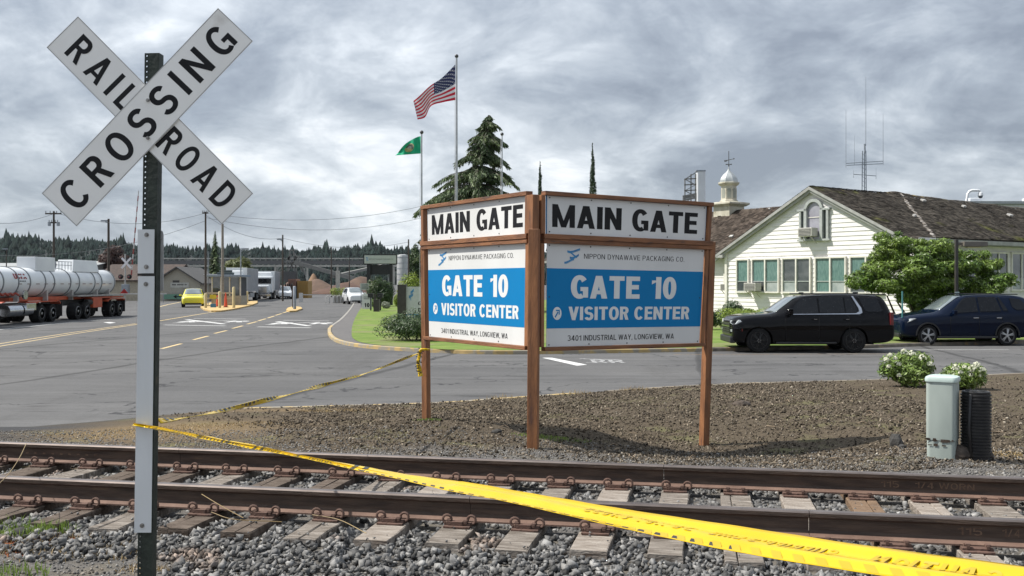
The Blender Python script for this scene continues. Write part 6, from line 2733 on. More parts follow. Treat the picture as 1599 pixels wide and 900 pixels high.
def box_truck(px, py, d, rz, label, Lb=13.5, hb=2.75):
    rt = E('semi_truck', (XX(px, d), d, 0), rz, label, 'semi truck', 'semi trucks behind the guard booth')
    ribm = M('grey_trailer_side', (.40, .41, .43), (.32, .33, .35), scale=2, rough=.5, metal=.2)
    m = MB()
    m.box((0, 2 + Lb / 2, 1.2 + hb / 2), (2.5, Lb, hb))
    bx = m.build('trailer_box', ribm, rt)
    m = MB()
    m.box((0, 1.98, 1.2 + hb / 2), (2.52, .06, hb + .02))
    m.build('trailer_front', TWHITE, rt, bevel=.02)
    for k in range(22):
        m = MB()
        for sg in (-1, 1):
            m.box((sg * 1.262, 2.4 + k * (Lb - .8) / 21, 1.2 + hb / 2), (.025, .06, hb - .2))
        m.build('rib', ribm, bx)
    m = MB()
    m.box((0, 1.5 + Lb / 2, .95), (1.0, Lb + 3, .3))
    m.build('frame', DKM, rt)
    m = MB()
    m.box((1.1, 8.2, .75), (.12, 4.5, .6))
    m.build('side_skirt', M('pale_skirt', (.36, .36, .36)), rt)
    m = MB()
    m.box((0, -.2, 2.05), (2.35, 2.3, 2.3))
    m.box((0, .5, 3.35), (2.3, 1.5, .9), taper=.85)
    m.box((0, -2.2, 1.45), (1.9, 2.0, 1.1), taper=.9)
    cb_ = m.build('cab', TWHITE, rt, bevel=.14, seg=3)
    m = MB()
    m.box((0, -1.37, 2.55), (2.0, .05, .75))
    m.build('windscreen', CARGLASS, cb_)
    m = MB()
    m.box((0, -3.2, 1.35), (1.1, .08, .8))
    m.build('grille', CHROME, rt)
    m = MB()
    m.box((0, -3.2, .62), (2.2, .25, .4))
    m.build('bumper', CHROME, rt, bevel=.05)
    for sg in (-1, 1):
        m = MB()
        m.box((sg * .78, -3.12, 1.15), (.3, .1, .22))
        m.build('headlight', LAMPG, rt)
        for y in (-2.2, 1.2, 2.4, 12.4, 13.6):
            truck_wheel(rt, sg * .98, y, sg, .5, .34 if y < 0 else .5)
    return rt


box_truck(366, 0, 120, R(8), 'grey sided semi truck trailer with white front just right of the guard booth', 12, 2.95)
box_truck(413, 0, 139, R(9.5), 'farther white semi truck facing the camera behind the first trailer', 12, 2.75)

# ------------------------------------------------------------------ plants
BARK = M('grey_brown_bark', (.10, .08, .065), (.06, .048, .04), scale=5, rough=.95, bump=.8, stretch=(4, 4, 1))
LEAF_TREE = leafmat('glossy_tree_leaf', (.075, .135, .022), (.155, .225, .042), isl=.6, rough=.38, tr=.22)
LEAF_DARK = leafmat('dark_shrub_leaf', (.028, .058, .018), (.055, .09, .025), isl=.5, rough=.5, tr=.15)
LEAF_LIME = leafmat('lime_shrub_leaf', (.17, .24, .03), (.26, .32, .05), isl=.35, rough=.5, tr=.25)
LEAF_RHODO = leafmat('rhododendron_leaf', (.095, .155, .03), (.19, .26, .06), isl=.5, rough=.4, tr=.2)
LEAF_CON = leafmat('conifer_spray', (.055, .088, .040), (.11, .145, .06), isl=.6, rough=.6, tr=.12)
LEAF_CYP = leafmat('cypress_spray', (.022, .045, .020), (.04, .065, .028), isl=.4, rough=.6, tr=.1)
LEAF_RED = leafmat('copper_beech_leaf', (.055, .030, .028), (.09, .05, .04), isl=.4, rough=.6, tr=.15)


def leaf_cloud(name, blobs, n, lsz, mat, parent, inner=.25, up=.35, aspect=.55, droop=0.0, clump=0):
    """blobs: (cx, cy, cz, rx, ry, rz); leaves near each blob's skin, facing mostly outward and up"""
    w = np.array([(b[3] * b[5]) ** 1.0 for b in blobs])
    idx = RNG.choice(len(blobs), n, p=w / w.sum())
    B = np.array(blobs, float)[idx]
    d = RNG.normal(0, 1, (n, 3))
    if clump:
        # gather directions into tufts
        cd = RNG.normal(0, 1, (clump, 3))
        d = cd[RNG.integers(0, clump, n)] + d * .22
    d /= np.linalg.norm(d, axis=1)[:, None]
    r = 1 - np.abs(RNG.normal(0, inner, n))
    r = np.clip(r, .15, 1.12)
    P_ = B[:, :3] + d * B[:, 3:] * r[:, None]
    nrm = d + RNG.normal(0, .55, (n, 3)) + np.array([0, 0, up])
    nrm /= np.linalg.norm(nrm, axis=1)[:, None]
    t = np.cross(nrm, RNG.normal(0, 1, (n, 3)))
    t[:, 2] -= droop
    t /= np.linalg.norm(t, axis=1)[:, None]
    b = np.cross(nrm, t)
    L = lsz * RNG.uniform(.6, 1.25, n)[:, None]
    W = L * aspect
    V_ = np.stack([P_ - t * L, P_ + b * W * .5 - nrm * L * .05, P_ + t * L, P_ - b * W * .5 - nrm * L * .05], 1).reshape(-1, 3)
    F_ = (np.arange(n) * 4)[:, None] + np.arange(4)[None]
    return bigmesh(name, V_, F_, mat, parent)


def px_blobs(lst, d, depth=.8, o=(0, 0, 0)):
    out = []
    for b in lst:
        px, py, rx, ry = b[:4]
        dd = d + (b[4] if len(b) > 4 else 0)
        p = P(px, py, dd) - Vector(o)
        k = dd / FPX
        out.append((p.x, p.y, p.z, rx * k, (rx * k) * depth, ry * k))
    return out


def limb(m, pts, r0, r1):
    line = smooth_line(pts, 5)
    n = len(line)
    m.tube(line, [r0 + (r1 - r0) * i / (n - 1) for i in range(n)], 8)


# the spreading tree before the building
dt = 41.5
tr = E('spreading_tree', (XX(1440, dt), dt, .12), 0, 'broad glossy green tree with many low stems before the cream office', 'tree')
TO = Vector(tr.location)
random.seed(21)
tb = [(1350, 436, 26, 15), (1375, 405, 30, 20), (1395, 380, 26, 15), (1425, 392, 34, 22), (1460, 398, 32, 20), (1400, 425, 36, 24, -.8), (1440, 430, 36, 26, -1), (1345, 440, 22, 12, -.6),
      (1475, 425, 34, 24, -.6), (1510, 425, 32, 20), (1540, 430, 28, 17), (1565, 441, 24, 12), (1500, 450, 38, 20, -.8), (1545, 450, 30, 14, -.5), (1385, 447, 40, 14, -.8), (1430, 455, 34, 20, -.5),
      (1372, 452, 34, 10), (1470, 455, 30, 18), (1520, 462, 30, 12), (1436, 480, 20, 20, .3), (1388, 393, 18, 13, -.6), (1412, 372, 18, 9), (1450, 380, 22, 9), (1385, 364 + 14, 12, 9), (1575, 436, 15, 9), (1485, 400, 20, 12), (1330, 441, 12, 8), (1525, 405, 24, 14), (1555, 418, 22, 14), (1410, 405, 30, 22, -.6), (1450, 415, 34, 22, -1), (1500, 412, 26, 16, -.5), (1370, 425, 24, 16, -.6)]
sub = []
for b in tb:
    for k in range(6):
        sub.append((b[0] + random.uniform(-.75, .75) * b[2], b[1] + random.uniform(-.75, .75) * b[3], b[2] * random.uniform(.38, .62), b[3] * random.uniform(.36, .6), (b[4] if len(b) > 4 else 0) + random.uniform(-.9, .9)))
leaf_cloud('crown', px_blobs(sub, dt, 1.0, TO), 52000, .10, LEAF_TREE, tr, inner=.26, up=.5)
m = MB()
for pts in (((1434, 548), (1420, 528), (1404, 505), (1396, 488), (1385, 462)), ((1438, 548), (1436, 520), (1430, 500), (1420, 470)), ((1444, 548), (1448, 520), (1455, 500), (1470, 470)), ((1428, 545), (1405, 532), (1385, 515), (1378, 495), (1366, 470)),
            ((1450, 546), (1462, 520), (1476, 505), (1490, 480)), ((1440, 548), (1440, 520), (1441, 480), (1440, 430)), ((1455, 546), (1480, 528), (1505, 505), (1530, 482), (1545, 465)), ((1420, 526), (1426, 505), (1412, 488), (1400, 470)), ((1462, 520), (1452, 495), (1448, 470))):
    limb(m, [P(x, y, dt + random.uniform(-.3, .3)) - TO for x, y in pts], random.uniform(.07, .11), .03)
m.build('trunk', BARK, tr, smooth=True)

# deodar behind the sign
dc = 75
dz_ = E('cedar_tree', (XX(742, dc), dc, 0), 0, 'drooping dark green cedar rising behind the sign left wing', 'tree')
DO_ = Vector(dz_.location)
m = MB()
topz = ZZ(180, dc)
m.tube([(0, 0, 0), (0, 0, topz * .5), (XX(763, dc) - DO_.x, 0, topz - .2)], [.30, .18, .03], 10)
m.build('trunk', BARK, dz_, smooth=True)
V_, F_ = [], []
c = 0
mbr = MB()
random.seed(31)
prof_c = [(182, 3), (188, 7), (193, 20), (198, 22), (204, 10), (210, 14), (216, 34), (226, 38), (232, 22), (239, 28), (246, 46), (252, 40), (258, 18), (262, 26), (268, 72), (276, 64), (284, 32), (292, 44), (300, 92), (310, 84), (330, 60), (380, 80)]
layers = [183, 187, 193, 198, 206, 214, 219, 227, 234, 240, 246, 250, 262, 268, 273, 279, 290, 295, 301, 306, 312, 322, 333, 345, 358, 372, 386]
for tier in range(len(layers) * 3 // 2):
    py = layers[tier * 2 // 3] + random.uniform(-1.5, 1.5)
    rp = np.interp(py, [a for a, b in prof_c], [b for a, b in prof_c])
    z = ZZ(py, dc)
    cxp = XX(763 - (py - 182) * .16, dc) - DO_.x
    for j in range(12):
        a = random.uniform(0, 2 * PI)
        Lb = rp * dc / FPX * random.choice((random.uniform(.35, .8), random.uniform(.8, 1.15))) * (1.12 if math.cos(a) < 0 and py > 262 else .92)
        if Lb < .1:
            continue
        dx, dy = math.cos(a), math.sin(a) * .9
        pts = []
        for q in range(6):
            s_ = q / 5
            pts.append(Vector((cxp + dx * Lb * s_, dy * Lb * s_, z + .28 * Lb * s_ * (1 - s_) * 1.2 - .32 * Lb * s_ ** 2 * .8 + .05)))
        mbr.tube(pts, [.035, .03, .026, .02, .014, .006], 4, caps=False)
        nn = int(14 + Lb * 44)
        for q in range(nn):
            s_ = random.random() ** .6
            i = min(4, int(s_ * 5))
            p = pts[i].lerp(pts[i + 1], s_ * 5 - i)
            side = random.uniform(-1, 1) * .30 * Lb * (1.1 - s_)
            p = p + Vector((-dy, dx, 0)) * side - Vector((0, 0, abs(side) * .25 + random.uniform(0, .10)))
            ln = random.uniform(.18, .38)
            hang = Vector((dx * .35 + random.uniform(-.4, .4), dy * .35 + random.uniform(-.4, .4), -random.uniform(.25, 1.0))).normalized()
            w = Vector((random.uniform(-1, 1), random.uniform(-1, 1), .2)).normalized().cross(hang).normalized() * random.uniform(.03, .06)
            V_ += [p - w, p + w, p + hang * ln + w * .3, p + hang * ln - w * .3]
            F_.append((c, c + 1, c + 2, c + 3))
            c += 4
bigmesh('crown', np.array([v[:] for v in V_]), np.array(F_), LEAF_CON, dz_)
mbr.build('branches', BARK, dz_, fix=False)


def cypress(px, ptop, d, wpx, label):
    e = E('italian_cypress', (XX(px, d), d, 0), 0, label, 'tree', 'slender cypresses behind the sign')
    zt_ = ZZ(ptop, d)
    bl = []
    for k in range(26):
        f = k / 25
        z = .4 + (zt_ - .5) * f
        r = wpx * d / FPX / 2 * (1 - f ** 3.0) * random.uniform(.85, 1.05) + .03
        bl.append((random.uniform(-.04, .04), random.uniform(-.04, .04), z, r, r, .55))
    leaf_cloud('crown', bl, 9000, .13, LEAF_CYP, e, inner=.3, up=.4, aspect=.6, droop=-1.0)
    m = MB()
    m.cyl((0, 0, 0), (0, 0, zt_ * .85), .12, 8, .03)
    m.build('trunk', BARK, e)


cypress(925.5, 231, 82, 19, 'taller slender dark cypress behind the right sign wing')
cypress(843.5, 259, 84, 12, 'smaller slender dark cypress behind the sign middle post')


def shrub(px, py, rx, ry, d, n, lsz, mat, label, name='shrub', group=None, clumps=14, flat=.8, z0=.1, blobsc=.5):
    """py: the row of the shrub's foot"""
    e = E(name, (XX(px, d), d, z0), 0, label, 'shrub', group)
    k = d / FPX
    R_, H_ = rx * k, ry * k
    bl = []
    for j in range(clumps):
        a = random.uniform(0, 2 * PI)
        q = math.sqrt(random.random()) * .62
        hh = random.uniform(.35, .72)
        bl.append((math.cos(a) * q * R_, math.sin(a) * q * R_ * flat, H_ * hh * (1.18 - .3 * q), R_ * blobsc * random.uniform(.7, 1.1), R_ * flat * blobsc, H_ * .36 * random.uniform(.8, 1.1)))
    leaf_cloud('foliage', bl, n, lsz, mat, e, inner=.2, up=.5)
    m = MB()
    for j in range(5):
        b = bl[j]
        m.tube([(b[0] * .2, b[1] * .2, -.05), (b[0] * .6, b[1] * .6, b[2] * .5), (b[0], b[1], b[2])], [.03, .02, .012], 5)
    m.build('stems', BARK, e)
    return e, bl


random.seed(77)
shrub(648, 541, 55, 46, 37.5, 12000, .055, LEAF_DARK, 'clipped dark green rounded shrub on the lawn left of the sign', 'clipped_shrub', clumps=26, blobsc=.62)
shrub(1140, 492, 26, 42, 46, 6500, .07, LEAF_DARK, 'dark green bush at the left corner of the office wall', clumps=10)
shrub(1164, 490, 24, 34, 45, 5600, .07, LEAF_RHODO, 'mid green bush under the single office window', clumps=9)
shrub(1112, 492, 16, 34, 46, 3000, .07, LEAF_DARK, 'dark bush half hidden by the right sign post', clumps=8)
shrub(1180, 492, 15, 20, 44.5, 2200, .06, LEAF_RHODO, 'small green bush between the lime hedge and office wall', clumps=7)
e_ = E('lime_hedge', (XX(1190, 43), 43, .1), 0, 'low bright lime green hedge behind the black suv bonnet', 'hedge')
leaf_cloud('foliage', [(x, random.uniform(-.2, .2), .82 + .05 * math.sin(x * 3), .34, .4, .30) for x in np.arange(-1.7, 1.9, .22)] + [(x, random.uniform(-.2, .2), .22, .36, .4, .24) for x in np.arange(-1.5, 1.7, .3)], 6500, .05, LEAF_LIME, e_, inner=.25)
m = MB()
for x in np.arange(-1.4, 1.6, .5):
    m.cyl((x, 0, -.05), (x, 0, .4), .02, 5)
m.build('stems', BARK, e_)

# rhododendrons with white flower heads
PETAL = leafmat('white_petal', (.80, .80, .68), (.70, .72, .55), isl=.15, rough=.6, tr=.3)
for (px, foot, rx, ry, d, n, lab, fl) in ((1418, 604, 46, 52, 20.6, 5200, 'green rhododendron bush with white flower heads left of the green cabinet', ((1390, 555), (1398, 560), (1412, 551), (1424, 553), (1404, 569), (1384, 562), (1388, 573), (1404, 587), (1440, 560), (1452, 569))),
                                          (1506, 604, 40, 40, 19.8, 4200, 'second white flowering bush behind the black corrugated pipe', ((1492, 575), (1506, 574), (1518, 577), (1534, 580), (1525, 571), (1500, 583), (1514, 586), (1530, 588)))):
    e, bl = shrub(px, foot, rx, ry, d, n, .058, LEAF_RHODO, lab, 'rhododendron_bush', 'rhododendron bushes on the mulch', clumps=20, z0=float(zt(XX(px, d), d)))
    EO = Vector(e.location)
    for (fx, fy) in fl:
        mf = MB()
        c = P(fx, fy, d - .30) - EO
        fr_ = random.uniform(.045, .085)
        for k in range(30):
            a = random.uniform(0, 2 * PI)
            b = random.uniform(-.2, 1) * PI / 2
            dirn = Vector((math.cos(a) * math.cos(b), math.sin(a) * math.cos(b), math.sin(b)))
            t = dirn.cross(Vector((random.uniform(-1, 1), random.uniform(-1, 1), .3))).normalized()
            b2 = dirn.cross(t)
            p = c + dirn * fr_
            s_ = .022
            mf.add([p - t * s_ - dirn * .012, p + b2 * s_, p + t * s_ - dirn * .012, p - b2 * s_], [(0, 1, 2, 3)])
        mf.build('flower_head', PETAL, e, fix=False)

# shrubs round the gate canopy
shrub(594, 476, 22, 46, 92, 7000, .12, LEAF_DARK, 'big round dark green bush under the canopy sign', clumps=22, z0=0, blobsc=.6)
shrub(640, 500, 24, 34 + 34, 68, 4200, .10, LEAF_LIME, 'bright lime bush rising behind the low entrance sign', clumps=14, z0=0)
shrub(622, 476, 10, 26, 88, 1800, .10, LEAF_LIME, 'narrow lime bush at the right canopy post', clumps=7, z0=0)
shrub(586, 482, 11, 15, 86, 1600, .07, LEAF_RHODO, 'low pale green plant behind the mailboxes', clumps=7, z0=0)
shrub(604, 484, 12, 13, 84, 1500, .07, leafmat('grey_green_leaf', (.16, .19, .13), (.24, .26, .19)), 'low grey green plant under the canopy sign', clumps=7, z0=0)

# tree masses behind
def bushy(px, ptop, pbase, rx, d, n, lsz, mat, label, trunk=True):
    e = E('background_tree', (XX(px, d), d, 0), 0, label, 'tree')
    k = d / FPX
    zt_, zb_ = ZZ(ptop, d), max(.5, ZZ(pbase, d))
    bl = []
    for j in range(18):
        f = random.random()
        rr = rx * k * (math.sin(PI * (.15 + .75 * f)) ** .6)
        a = random.uniform(0, 2 * PI)
        q = math.sqrt(random.random()) * .55
        bl.append((math.cos(a) * q * rr, math.sin(a) * q * rr, zb_ + (zt_ - zb_) * (.12 + .76 * f), rr * .5, rr * .5, (zt_ - zb_) * .18))
    leaf_cloud('crown', bl, n, lsz, mat, e, inner=.2)
    m = MB()
    m.cyl((0, 0, 0), (0, 0, (zb_ + zt_) / 2), .02 * zt_, 8)
    m.build('trunk', BARK, e)


bushy(178, 384, 425, 26, 190, 3500, .35, LEAF_RED, 'dark copper leaved tree behind the brown roofed shed')
bushy(372, 402, 440, 30, 170, 3000, .35, leafmat('olive_leaf', (.08, .10, .03), (.14, .15, .05)), 'olive green tree behind the guard booth')
bushy(648, 382, 440, 18, 150, 4000, .25, LEAF_DARK, 'dark tree between the silo and the sign left post')
bushy(1600, 460, 520, 20, 60, 2500, .12, LEAF_DARK, 'dark bush at the far right edge beside the office')


def spruce(px, ptop, d, rpx, label, nt=46):
    e = E('spruce_tree', (XX(px, d), d, 0), 0, label, 'tree')
    zt_ = ZZ(ptop, d)
    V_, F_ = [], []
    c = 0
    for t in range(nt):
        f = t / nt
        z = zt_ * (1 - .9 * f)
        r = rpx * d / FPX * (f ** .8 + .03)
        for j in range(26):
            a = random.uniform(0, 2 * PI)
            rr = r * random.uniform(.4, 1.1)
            p = Vector((math.cos(a) * rr, math.sin(a) * rr, z - rr * .35))
            q = Vector((math.cos(a) * rr * .25, math.sin(a) * rr * .25, z + rr * .05))
            w = Vector((-math.sin(a), math.cos(a), 0)) * (.10 + .05 * rr)
            V_ += [tuple(q - w * .5), tuple(q + w * .5), tuple(p + w), tuple(p - w - Vector((0, 0, .1)))]
            F_.append((c, c + 1, c + 2, c + 3))
            c += 4
    bigmesh('crown', np.array(V_), np.array(F_), LEAF_CON, e)
    m = MB()
    m.cyl((0, 0, 0), (0, 0, zt_ * .95), .22, 8, .03)
    m.build('trunk', BARK, e)


spruce(336, 361, 150, 15, 'dark pointed spruce standing behind the guard booth')

# ------------------------------------------------------------------ hills and forest
def smoothn(x):
    return x


HP = [(-900, 372), (-400, 362), (-100, 366), (0, 370), (35, 366), (70, 372), (100, 377), (150, 377), (210, 384), (260, 388), (320, 386), (400, 386), (440, 392), (520, 392), (560, 386), (600, 386), (660, 388), (900, 396), (1400, 404), (2500, 408)]
HP = [(a, b + 7) for a, b in HP]
HX, HYP = zip(*HP)
dR_, dF_ = 1450, 950
cols = np.arange(-900, 2500, 25)
rows = 14
Vh, Fh = [], []
for j in range(rows + 1):
    f = j / rows
    d = dF_ + (dR_ - dF_) * f
    for px in cols:
        zr_ = (HY - np.interp(px, HX, HYP)) * dR_ / FPX + EYE
        z = zr_ * (math.sin(f * PI / 2) ** 1.2) * (1 + .06 * math.sin(px * .02 + f * 5)) - (3 if j == 0 else 0)
        Vh.append((XX(px, d), d, z))
nc = len(cols)
for j in range(rows):
    for i in range(nc - 1):
        Fh.append((j * nc + i, j * nc + i + 1, (j + 1) * nc + i + 1, (j + 1) * nc + i))
hills = bigmesh('hills', np.array(Vh), np.array(Fh), M('forested_ground', (.004, .008, .009), (.008, .013, .012), scale=.02, rough=.95), kind='structure', smooth=True)
n = 20000
f = RNG.uniform(0, 1, n) ** .8
f[:3600] = RNG.uniform(.93, 1.0, 3600)
px = np.where(np.arange(n) % 5 == 0, RNG.uniform(-850, -100, n), RNG.uniform(-100, 1100, n))
Hgt = RNG.uniform(0, 1, n)
d = dF_ + (dR_ - dF_) * f
z = ((HY - np.interp(px, HX, HYP)) * dR_ / FPX + EYE) * (np.sin(f * PI / 2) ** 1.2) * (1 + .06 * np.sin(px * .02 + f * 5)) - 2
H = np.where(f < .75, 1.35, .92) * (3.4 + 5.6 * Hgt ** 1.5) * (1 + .35 * np.sin(px * .11) * np.sin(px * .031 + 2)) * np.where(RNG.uniform(0, 1, n) < .06, 1.7, 1)
Rr = np.maximum(H * RNG.uniform(.20, .38, n), 2.0)
ang = np.arange(5) * 2 * PI / 5
base = []
for (r0, h0) in ((1.0, .08), (.72, .45), (.0, .62)):
    pass
cv = np.array([[math.cos(a), math.sin(a), .10] for a in ang] + [[0, 0, .70]] + [[.66 * math.cos(a + .5), .66 * math.sin(a + .5), .42] for a in ang] + [[0, 0, 1.0]])
cf = np.array([[i, (i + 1) % 5, 5] for i in range(5)] + [[6 + i, 6 + (i + 1) % 5, 11] for i in range(5)])
pos = np.stack([(px - 799.5) * d / FPX, d, z], 1)
sc3 = np.stack([Rr, Rr, H], 1)
rot0 = rand_rots(n, 0)
Vb, Fb = scatter(cv, cf, pos, sc3, rot0, jit=.12)
fo = bigmesh('forest', Vb, Fb, M('far_conifer', (.006, .013, .013), (.014, .024, .020), scale=.012, rough=.95, isl=.4, spec=.1), kind='stuff')
props(fo, 'dark conifer forest covering the long low hill behind the mill', 'forest')

# ------------------------------------------------------------------ flags
def flagpole(px, ptop, d, r, label, halyard=True):
    e = E('flagpole', (XX(px, d), d, 0), 0, label, 'flagpole', 'flagpoles behind the sign')
    H = ZZ(ptop, d)
    m = MB()
    m.cyl((0, 0, 0), (0, 0, H - .15), r, 12, r * .6)
    m.build('pole', M('flagpole_metal', (.42, .43, .44), (.32, .33, .34), scale=4, rough=.4, metal=.5), e, smooth=40)
    m = MB()
    m.ico((0, 0, H - .06), .10, sub=2)
    m.build('finial', M('dark_ball', (.06, .06, .065), rough=.3), e, smooth=True)
    if halyard:
        m = MB()
        m.cyl((-.10, 0, 1), (-.08, 0, H - .3), .008, 4)
        m.build('halyard', M('pale_rope', (.5, .5, .5)), e)


flagpole(713, 86, 50, .075, 'tallest flagpole rising behind the sign left wing')
flagpole(658.5, 205, 51, .06, 'shorter flagpole with the green flag')
flagpole(784, 208, 56, .055, 'flagpole without a flag right of the cedar')

RED = M('flag_red', (.55, .015, .04), (.48, .012, .035), rough=.8)
WHI = M('flag_white', (.74, .72, .74), (.66, .64, .67), rough=.8)
NAV = M('flag_navy', (.012, .020, .085), (.010, .016, .07), rough=.8)
GRN = M('flag_green', (.005, .36, .18), (.0, .30, .15), rough=.8)


def us_flag():
    d = 49.9
    root = E('national_flag', tuple(P(711, 103, d)), 0, 'red white and blue striped flag flying from the tallest pole', 'flag', 'flags on the poles')
    O = Vector(root.location)
    # corners traced in the air: hoist right, fly left and lower
    def fn(u, v, n=0.0):
        # u 0 hoist .. 1 fly, v 0 top .. 1 bottom
        top = [(711, 101), (690, 122), (672, 134), (655, 150), (645.5, 158)]
        bot = [(711, 156.5), (692, 160), (673, 166), (664, 183), (652, 187)]
        def cr_(pts, t):
            t = min(max(t, 0), .9999) * (len(pts) - 1)
            i = int(t)
            k = t - i
            p0, p1, p2, p3 = pts[max(i - 1, 0)], pts[i], pts[i + 1], pts[min(i + 2, len(pts) - 1)]
            return [.5 * ((2 * p1[q]) + (-p0[q] + p2[q]) * k + (2 * p0[q] - 5 * p1[q] + 4 * p2[q] - p3[q]) * k * k + (-p0[q] + 3 * p1[q] - 3 * p2[q] + p3[q]) * k ** 3) for q in (0, 1)]
        a, b = cr_(top, u), cr_(bot, u)
        x = a[0] + (b[0] - a[0]) * v
        y = a[1] + (b[1] - a[1]) * v
        dep = d + .30 * u * math.sin(u * 9 + v * 1.6) + .10 * math.sin(u * 21 + v * 3) * u - n
        return P(x, y, dep) - O
    for k in range(13):
        v0, v1 = k / 13, (k + 1) / 13
        u0 = .42 if k < 7 else 0
        m = MB()
        m.grid(lambda a, b: fn(u0 + (1 - u0) * a, v0 + (v1 - v0) * b), 36, 2)
        m.build('stripe', RED if k % 2 == 0 else WHI, root, smooth=True)
    m = MB()
    m.grid(lambda a, b: fn(.42 * a, 7 / 13 * b), 16, 10)
    c = m.build('canton', NAV, root, smooth=True)
    m = MB()
    for r in range(9):
        for q in range(6 if r % 2 == 0 else 5):
            u = (q + (.5 if r % 2 == 0 else 1.0)) / 6 * .42
            v = (r + .6) / 9.2 * 7 / 13
            pts = []
            for k in range(10):
                a = 2 * PI * k / 10 + PI / 2
                rr = (1 if k % 2 == 0 else .42)
                pts.append(fn(u + math.cos(a) * .020 * rr, v + math.sin(a) * .021 * rr, .012))
            m.add(pts, [tuple(range(10))])
    o = m.build('stars', WHI, c)
    o['kind'] = 'stuff'


us_flag()


def state_flag():
    d = 50.9
    root = E('state_flag', tuple(P(657.5, 213, d)), 0, 'green flag with a round seal on the shorter pole', 'flag', 'flags on the poles')
    O = Vector(root.location)
    def fn(u, v, n=0.0):
        ax, ay = 657 - 37 * u, 213 + 27 * u ** 1.7 + 1.5 * math.sin(u * 7) * u
        bx, by = 657 - 40 * u, 240 + 3 * u
        x, y = ax + (bx - ax) * v, ay + (by - ay) * v
        return P(x, y, d + .18 * u * math.sin(u * 8 + v * 3) + .05 * math.sin(u * 17) - n) - O
    m = MB()
    m.grid(lambda a, b: fn(a, b), 26, 12)
    c = m.build('cloth', GRN, root, smooth=True)
    for (r_, mat, nm, nn) in ((.30, M('seal_gold', (.40, .36, .18), (.3, .27, .14)), 'seal', .012), (.24, M('seal_dark', (.04, .05, .045), (.10, .11, .10), scale=14), 'seal_ring', .02), (.14, M('seal_pale', (.35, .38, .34), (.2, .2, .2), scale=20), 'seal_centre', .028)):
        m = MB()
        m.add([fn(.46 + r_ * .62 * math.cos(2 * PI * k / 20), .52 + r_ * math.sin(2 * PI * k / 20), nn) for k in range(20)], [tuple(range(20))])
        m.build(nm, mat, c)


state_flag()

# ------------------------------------------------------------------ low entrance sign on the lawn
de = 58
es = E('entrance_sign', (XX(640, de), de, .1), 0, 'low dark framed white and blue entrance sign half hidden by the big sign', 'sign')
EO = Vector(es.location)
pE = lambda x, y, n=0: P(x, y, de) - EO + Vector((0, -n, 0))
m = MB()
m.box((XX(627.5, de) - EO.x, .25, (ZZ(446, de)) / 2 - .1), (.50, .8, ZZ(446, de) + .1))
m.build('end_pillar', M('dark_brown_panel', (.030, .024, .022), (.045, .038, .034), scale=5, rough=.5), es, bevel=.01)
m = MB()
m.prism([(634, 448), (705, 448), (705, 500), (634, 500)], 0, .25, lambda p, t: pE(p[0], p[1], -t))
pn = m.build('panel', M('entrance_panel', (.50, .51, .51), (.44, .45, .45), rough=.4), es)
m = MB()
m.prism([(634.1, 491), (704.9, 491), (704.9, 500), (634.1, 500)], 0, .004, lambda p, t: pE(p[0], p[1], t))
m.build('blue_band', BLUE, pn)
m = MB()
for k in range(3):
    for j, (x0, y0, x1, y1) in enumerate(((641, 456, 646, 451), (639, 462, 645, 458), (642, 466, 638, 461))):
        y_ = k * 1.5
        m.add([pE(x0, y0 + y_, .006), pE(x1, y1 + y_, .006), pE(x1 + .3, y1 + y_ + 1.0, .006), pE(x0 + .3, y0 + y_ + 1.0, .006)], [(0, 1, 2, 3)])
m.build('logo', LBLUE, pn)
m = MB()
lettering(m, 'G', (XX(653, de) - EO.x, ZZ(477, de) - .1, XX(658, de) - EO.x, ZZ(471, de) - .1), lambda u, v, n: (u, -.006 - n, v), s=.25)
lettering(m, 'D', (XX(653, de) - EO.x, ZZ(487, de) - .1, XX(658, de) - EO.x, ZZ(481, de) - .1), lambda u, v, n: (u, -.006 - n, v), s=.25)
m.build('lettering', BLACKPAINT, pn)

# ------------------------------------------------------------------ canopy with its sign
dk = 97
cp = E('canopy_sign', (XX(594, dk), dk, 0), 0, 'tall dark portal frame carrying a pale company sign over the driveway', 'sign')
CO_ = Vector(cp.location)
DK = M('charcoal_panel', (.012, .013, .014), (.020, .021, .022), rough=.6)
def cbx(x0, y0, x1, y1, dd=0, th=.6):
    a, b = P(x0, y0, dk + dd) - CO_, P(x1, y1, dk + dd) - CO_
    return ((a.x + b.x) / 2, dd, (a.z + b.z) / 2), (abs(b.x - a.x), th, abs(a.z - b.z))
for (x0, x1) in ((573.5, 579), (608.5, 613)):
    m = MB()
    m.box(*cbx(x0, 411, x1, 478))
    m.build('post', DK, cp)
m = MB()
m.box(*cbx(568, 397.5, 620, 413))
m.build('sign_box', DK, cp)
m = MB()
m.box(*cbx(569, 399, 618.5, 411.8, -.34, .06))
sb = m.build('sign_face', M('pale_green_face', (.46, .49, .44), (.42, .45, .40), rough=.5), cp)
m = MB()
x0, x1 = XX(577, dk) - CO_.x, XX(615, dk) - CO_.x
lettering(m, 'NIPPON DYNAWAVE PACKAGING CO.', (x0, ZZ(406.5, dk), x1, ZZ(404, dk)), lambda u, v, n: (u, -.375 - n, v), s=.12)
m.build('lettering', M('grey_green_print', (.10, .14, .12), (.12, .16, .14)), sb)
m = MB()
for k in range(3):
    c, s_ = cbx(571.5 + .5 * k, 402 + k * 2, 574 + .5 * k, 403 + k * 2, -.375, .01)
    m.box(c, s_)
m.build('logo', LBLUE, sb)
m = MB()
m.box(*cbx(579.5, 414, 608.3, 429, .1, .3))
m.build('roof_soffit', DK, cp)
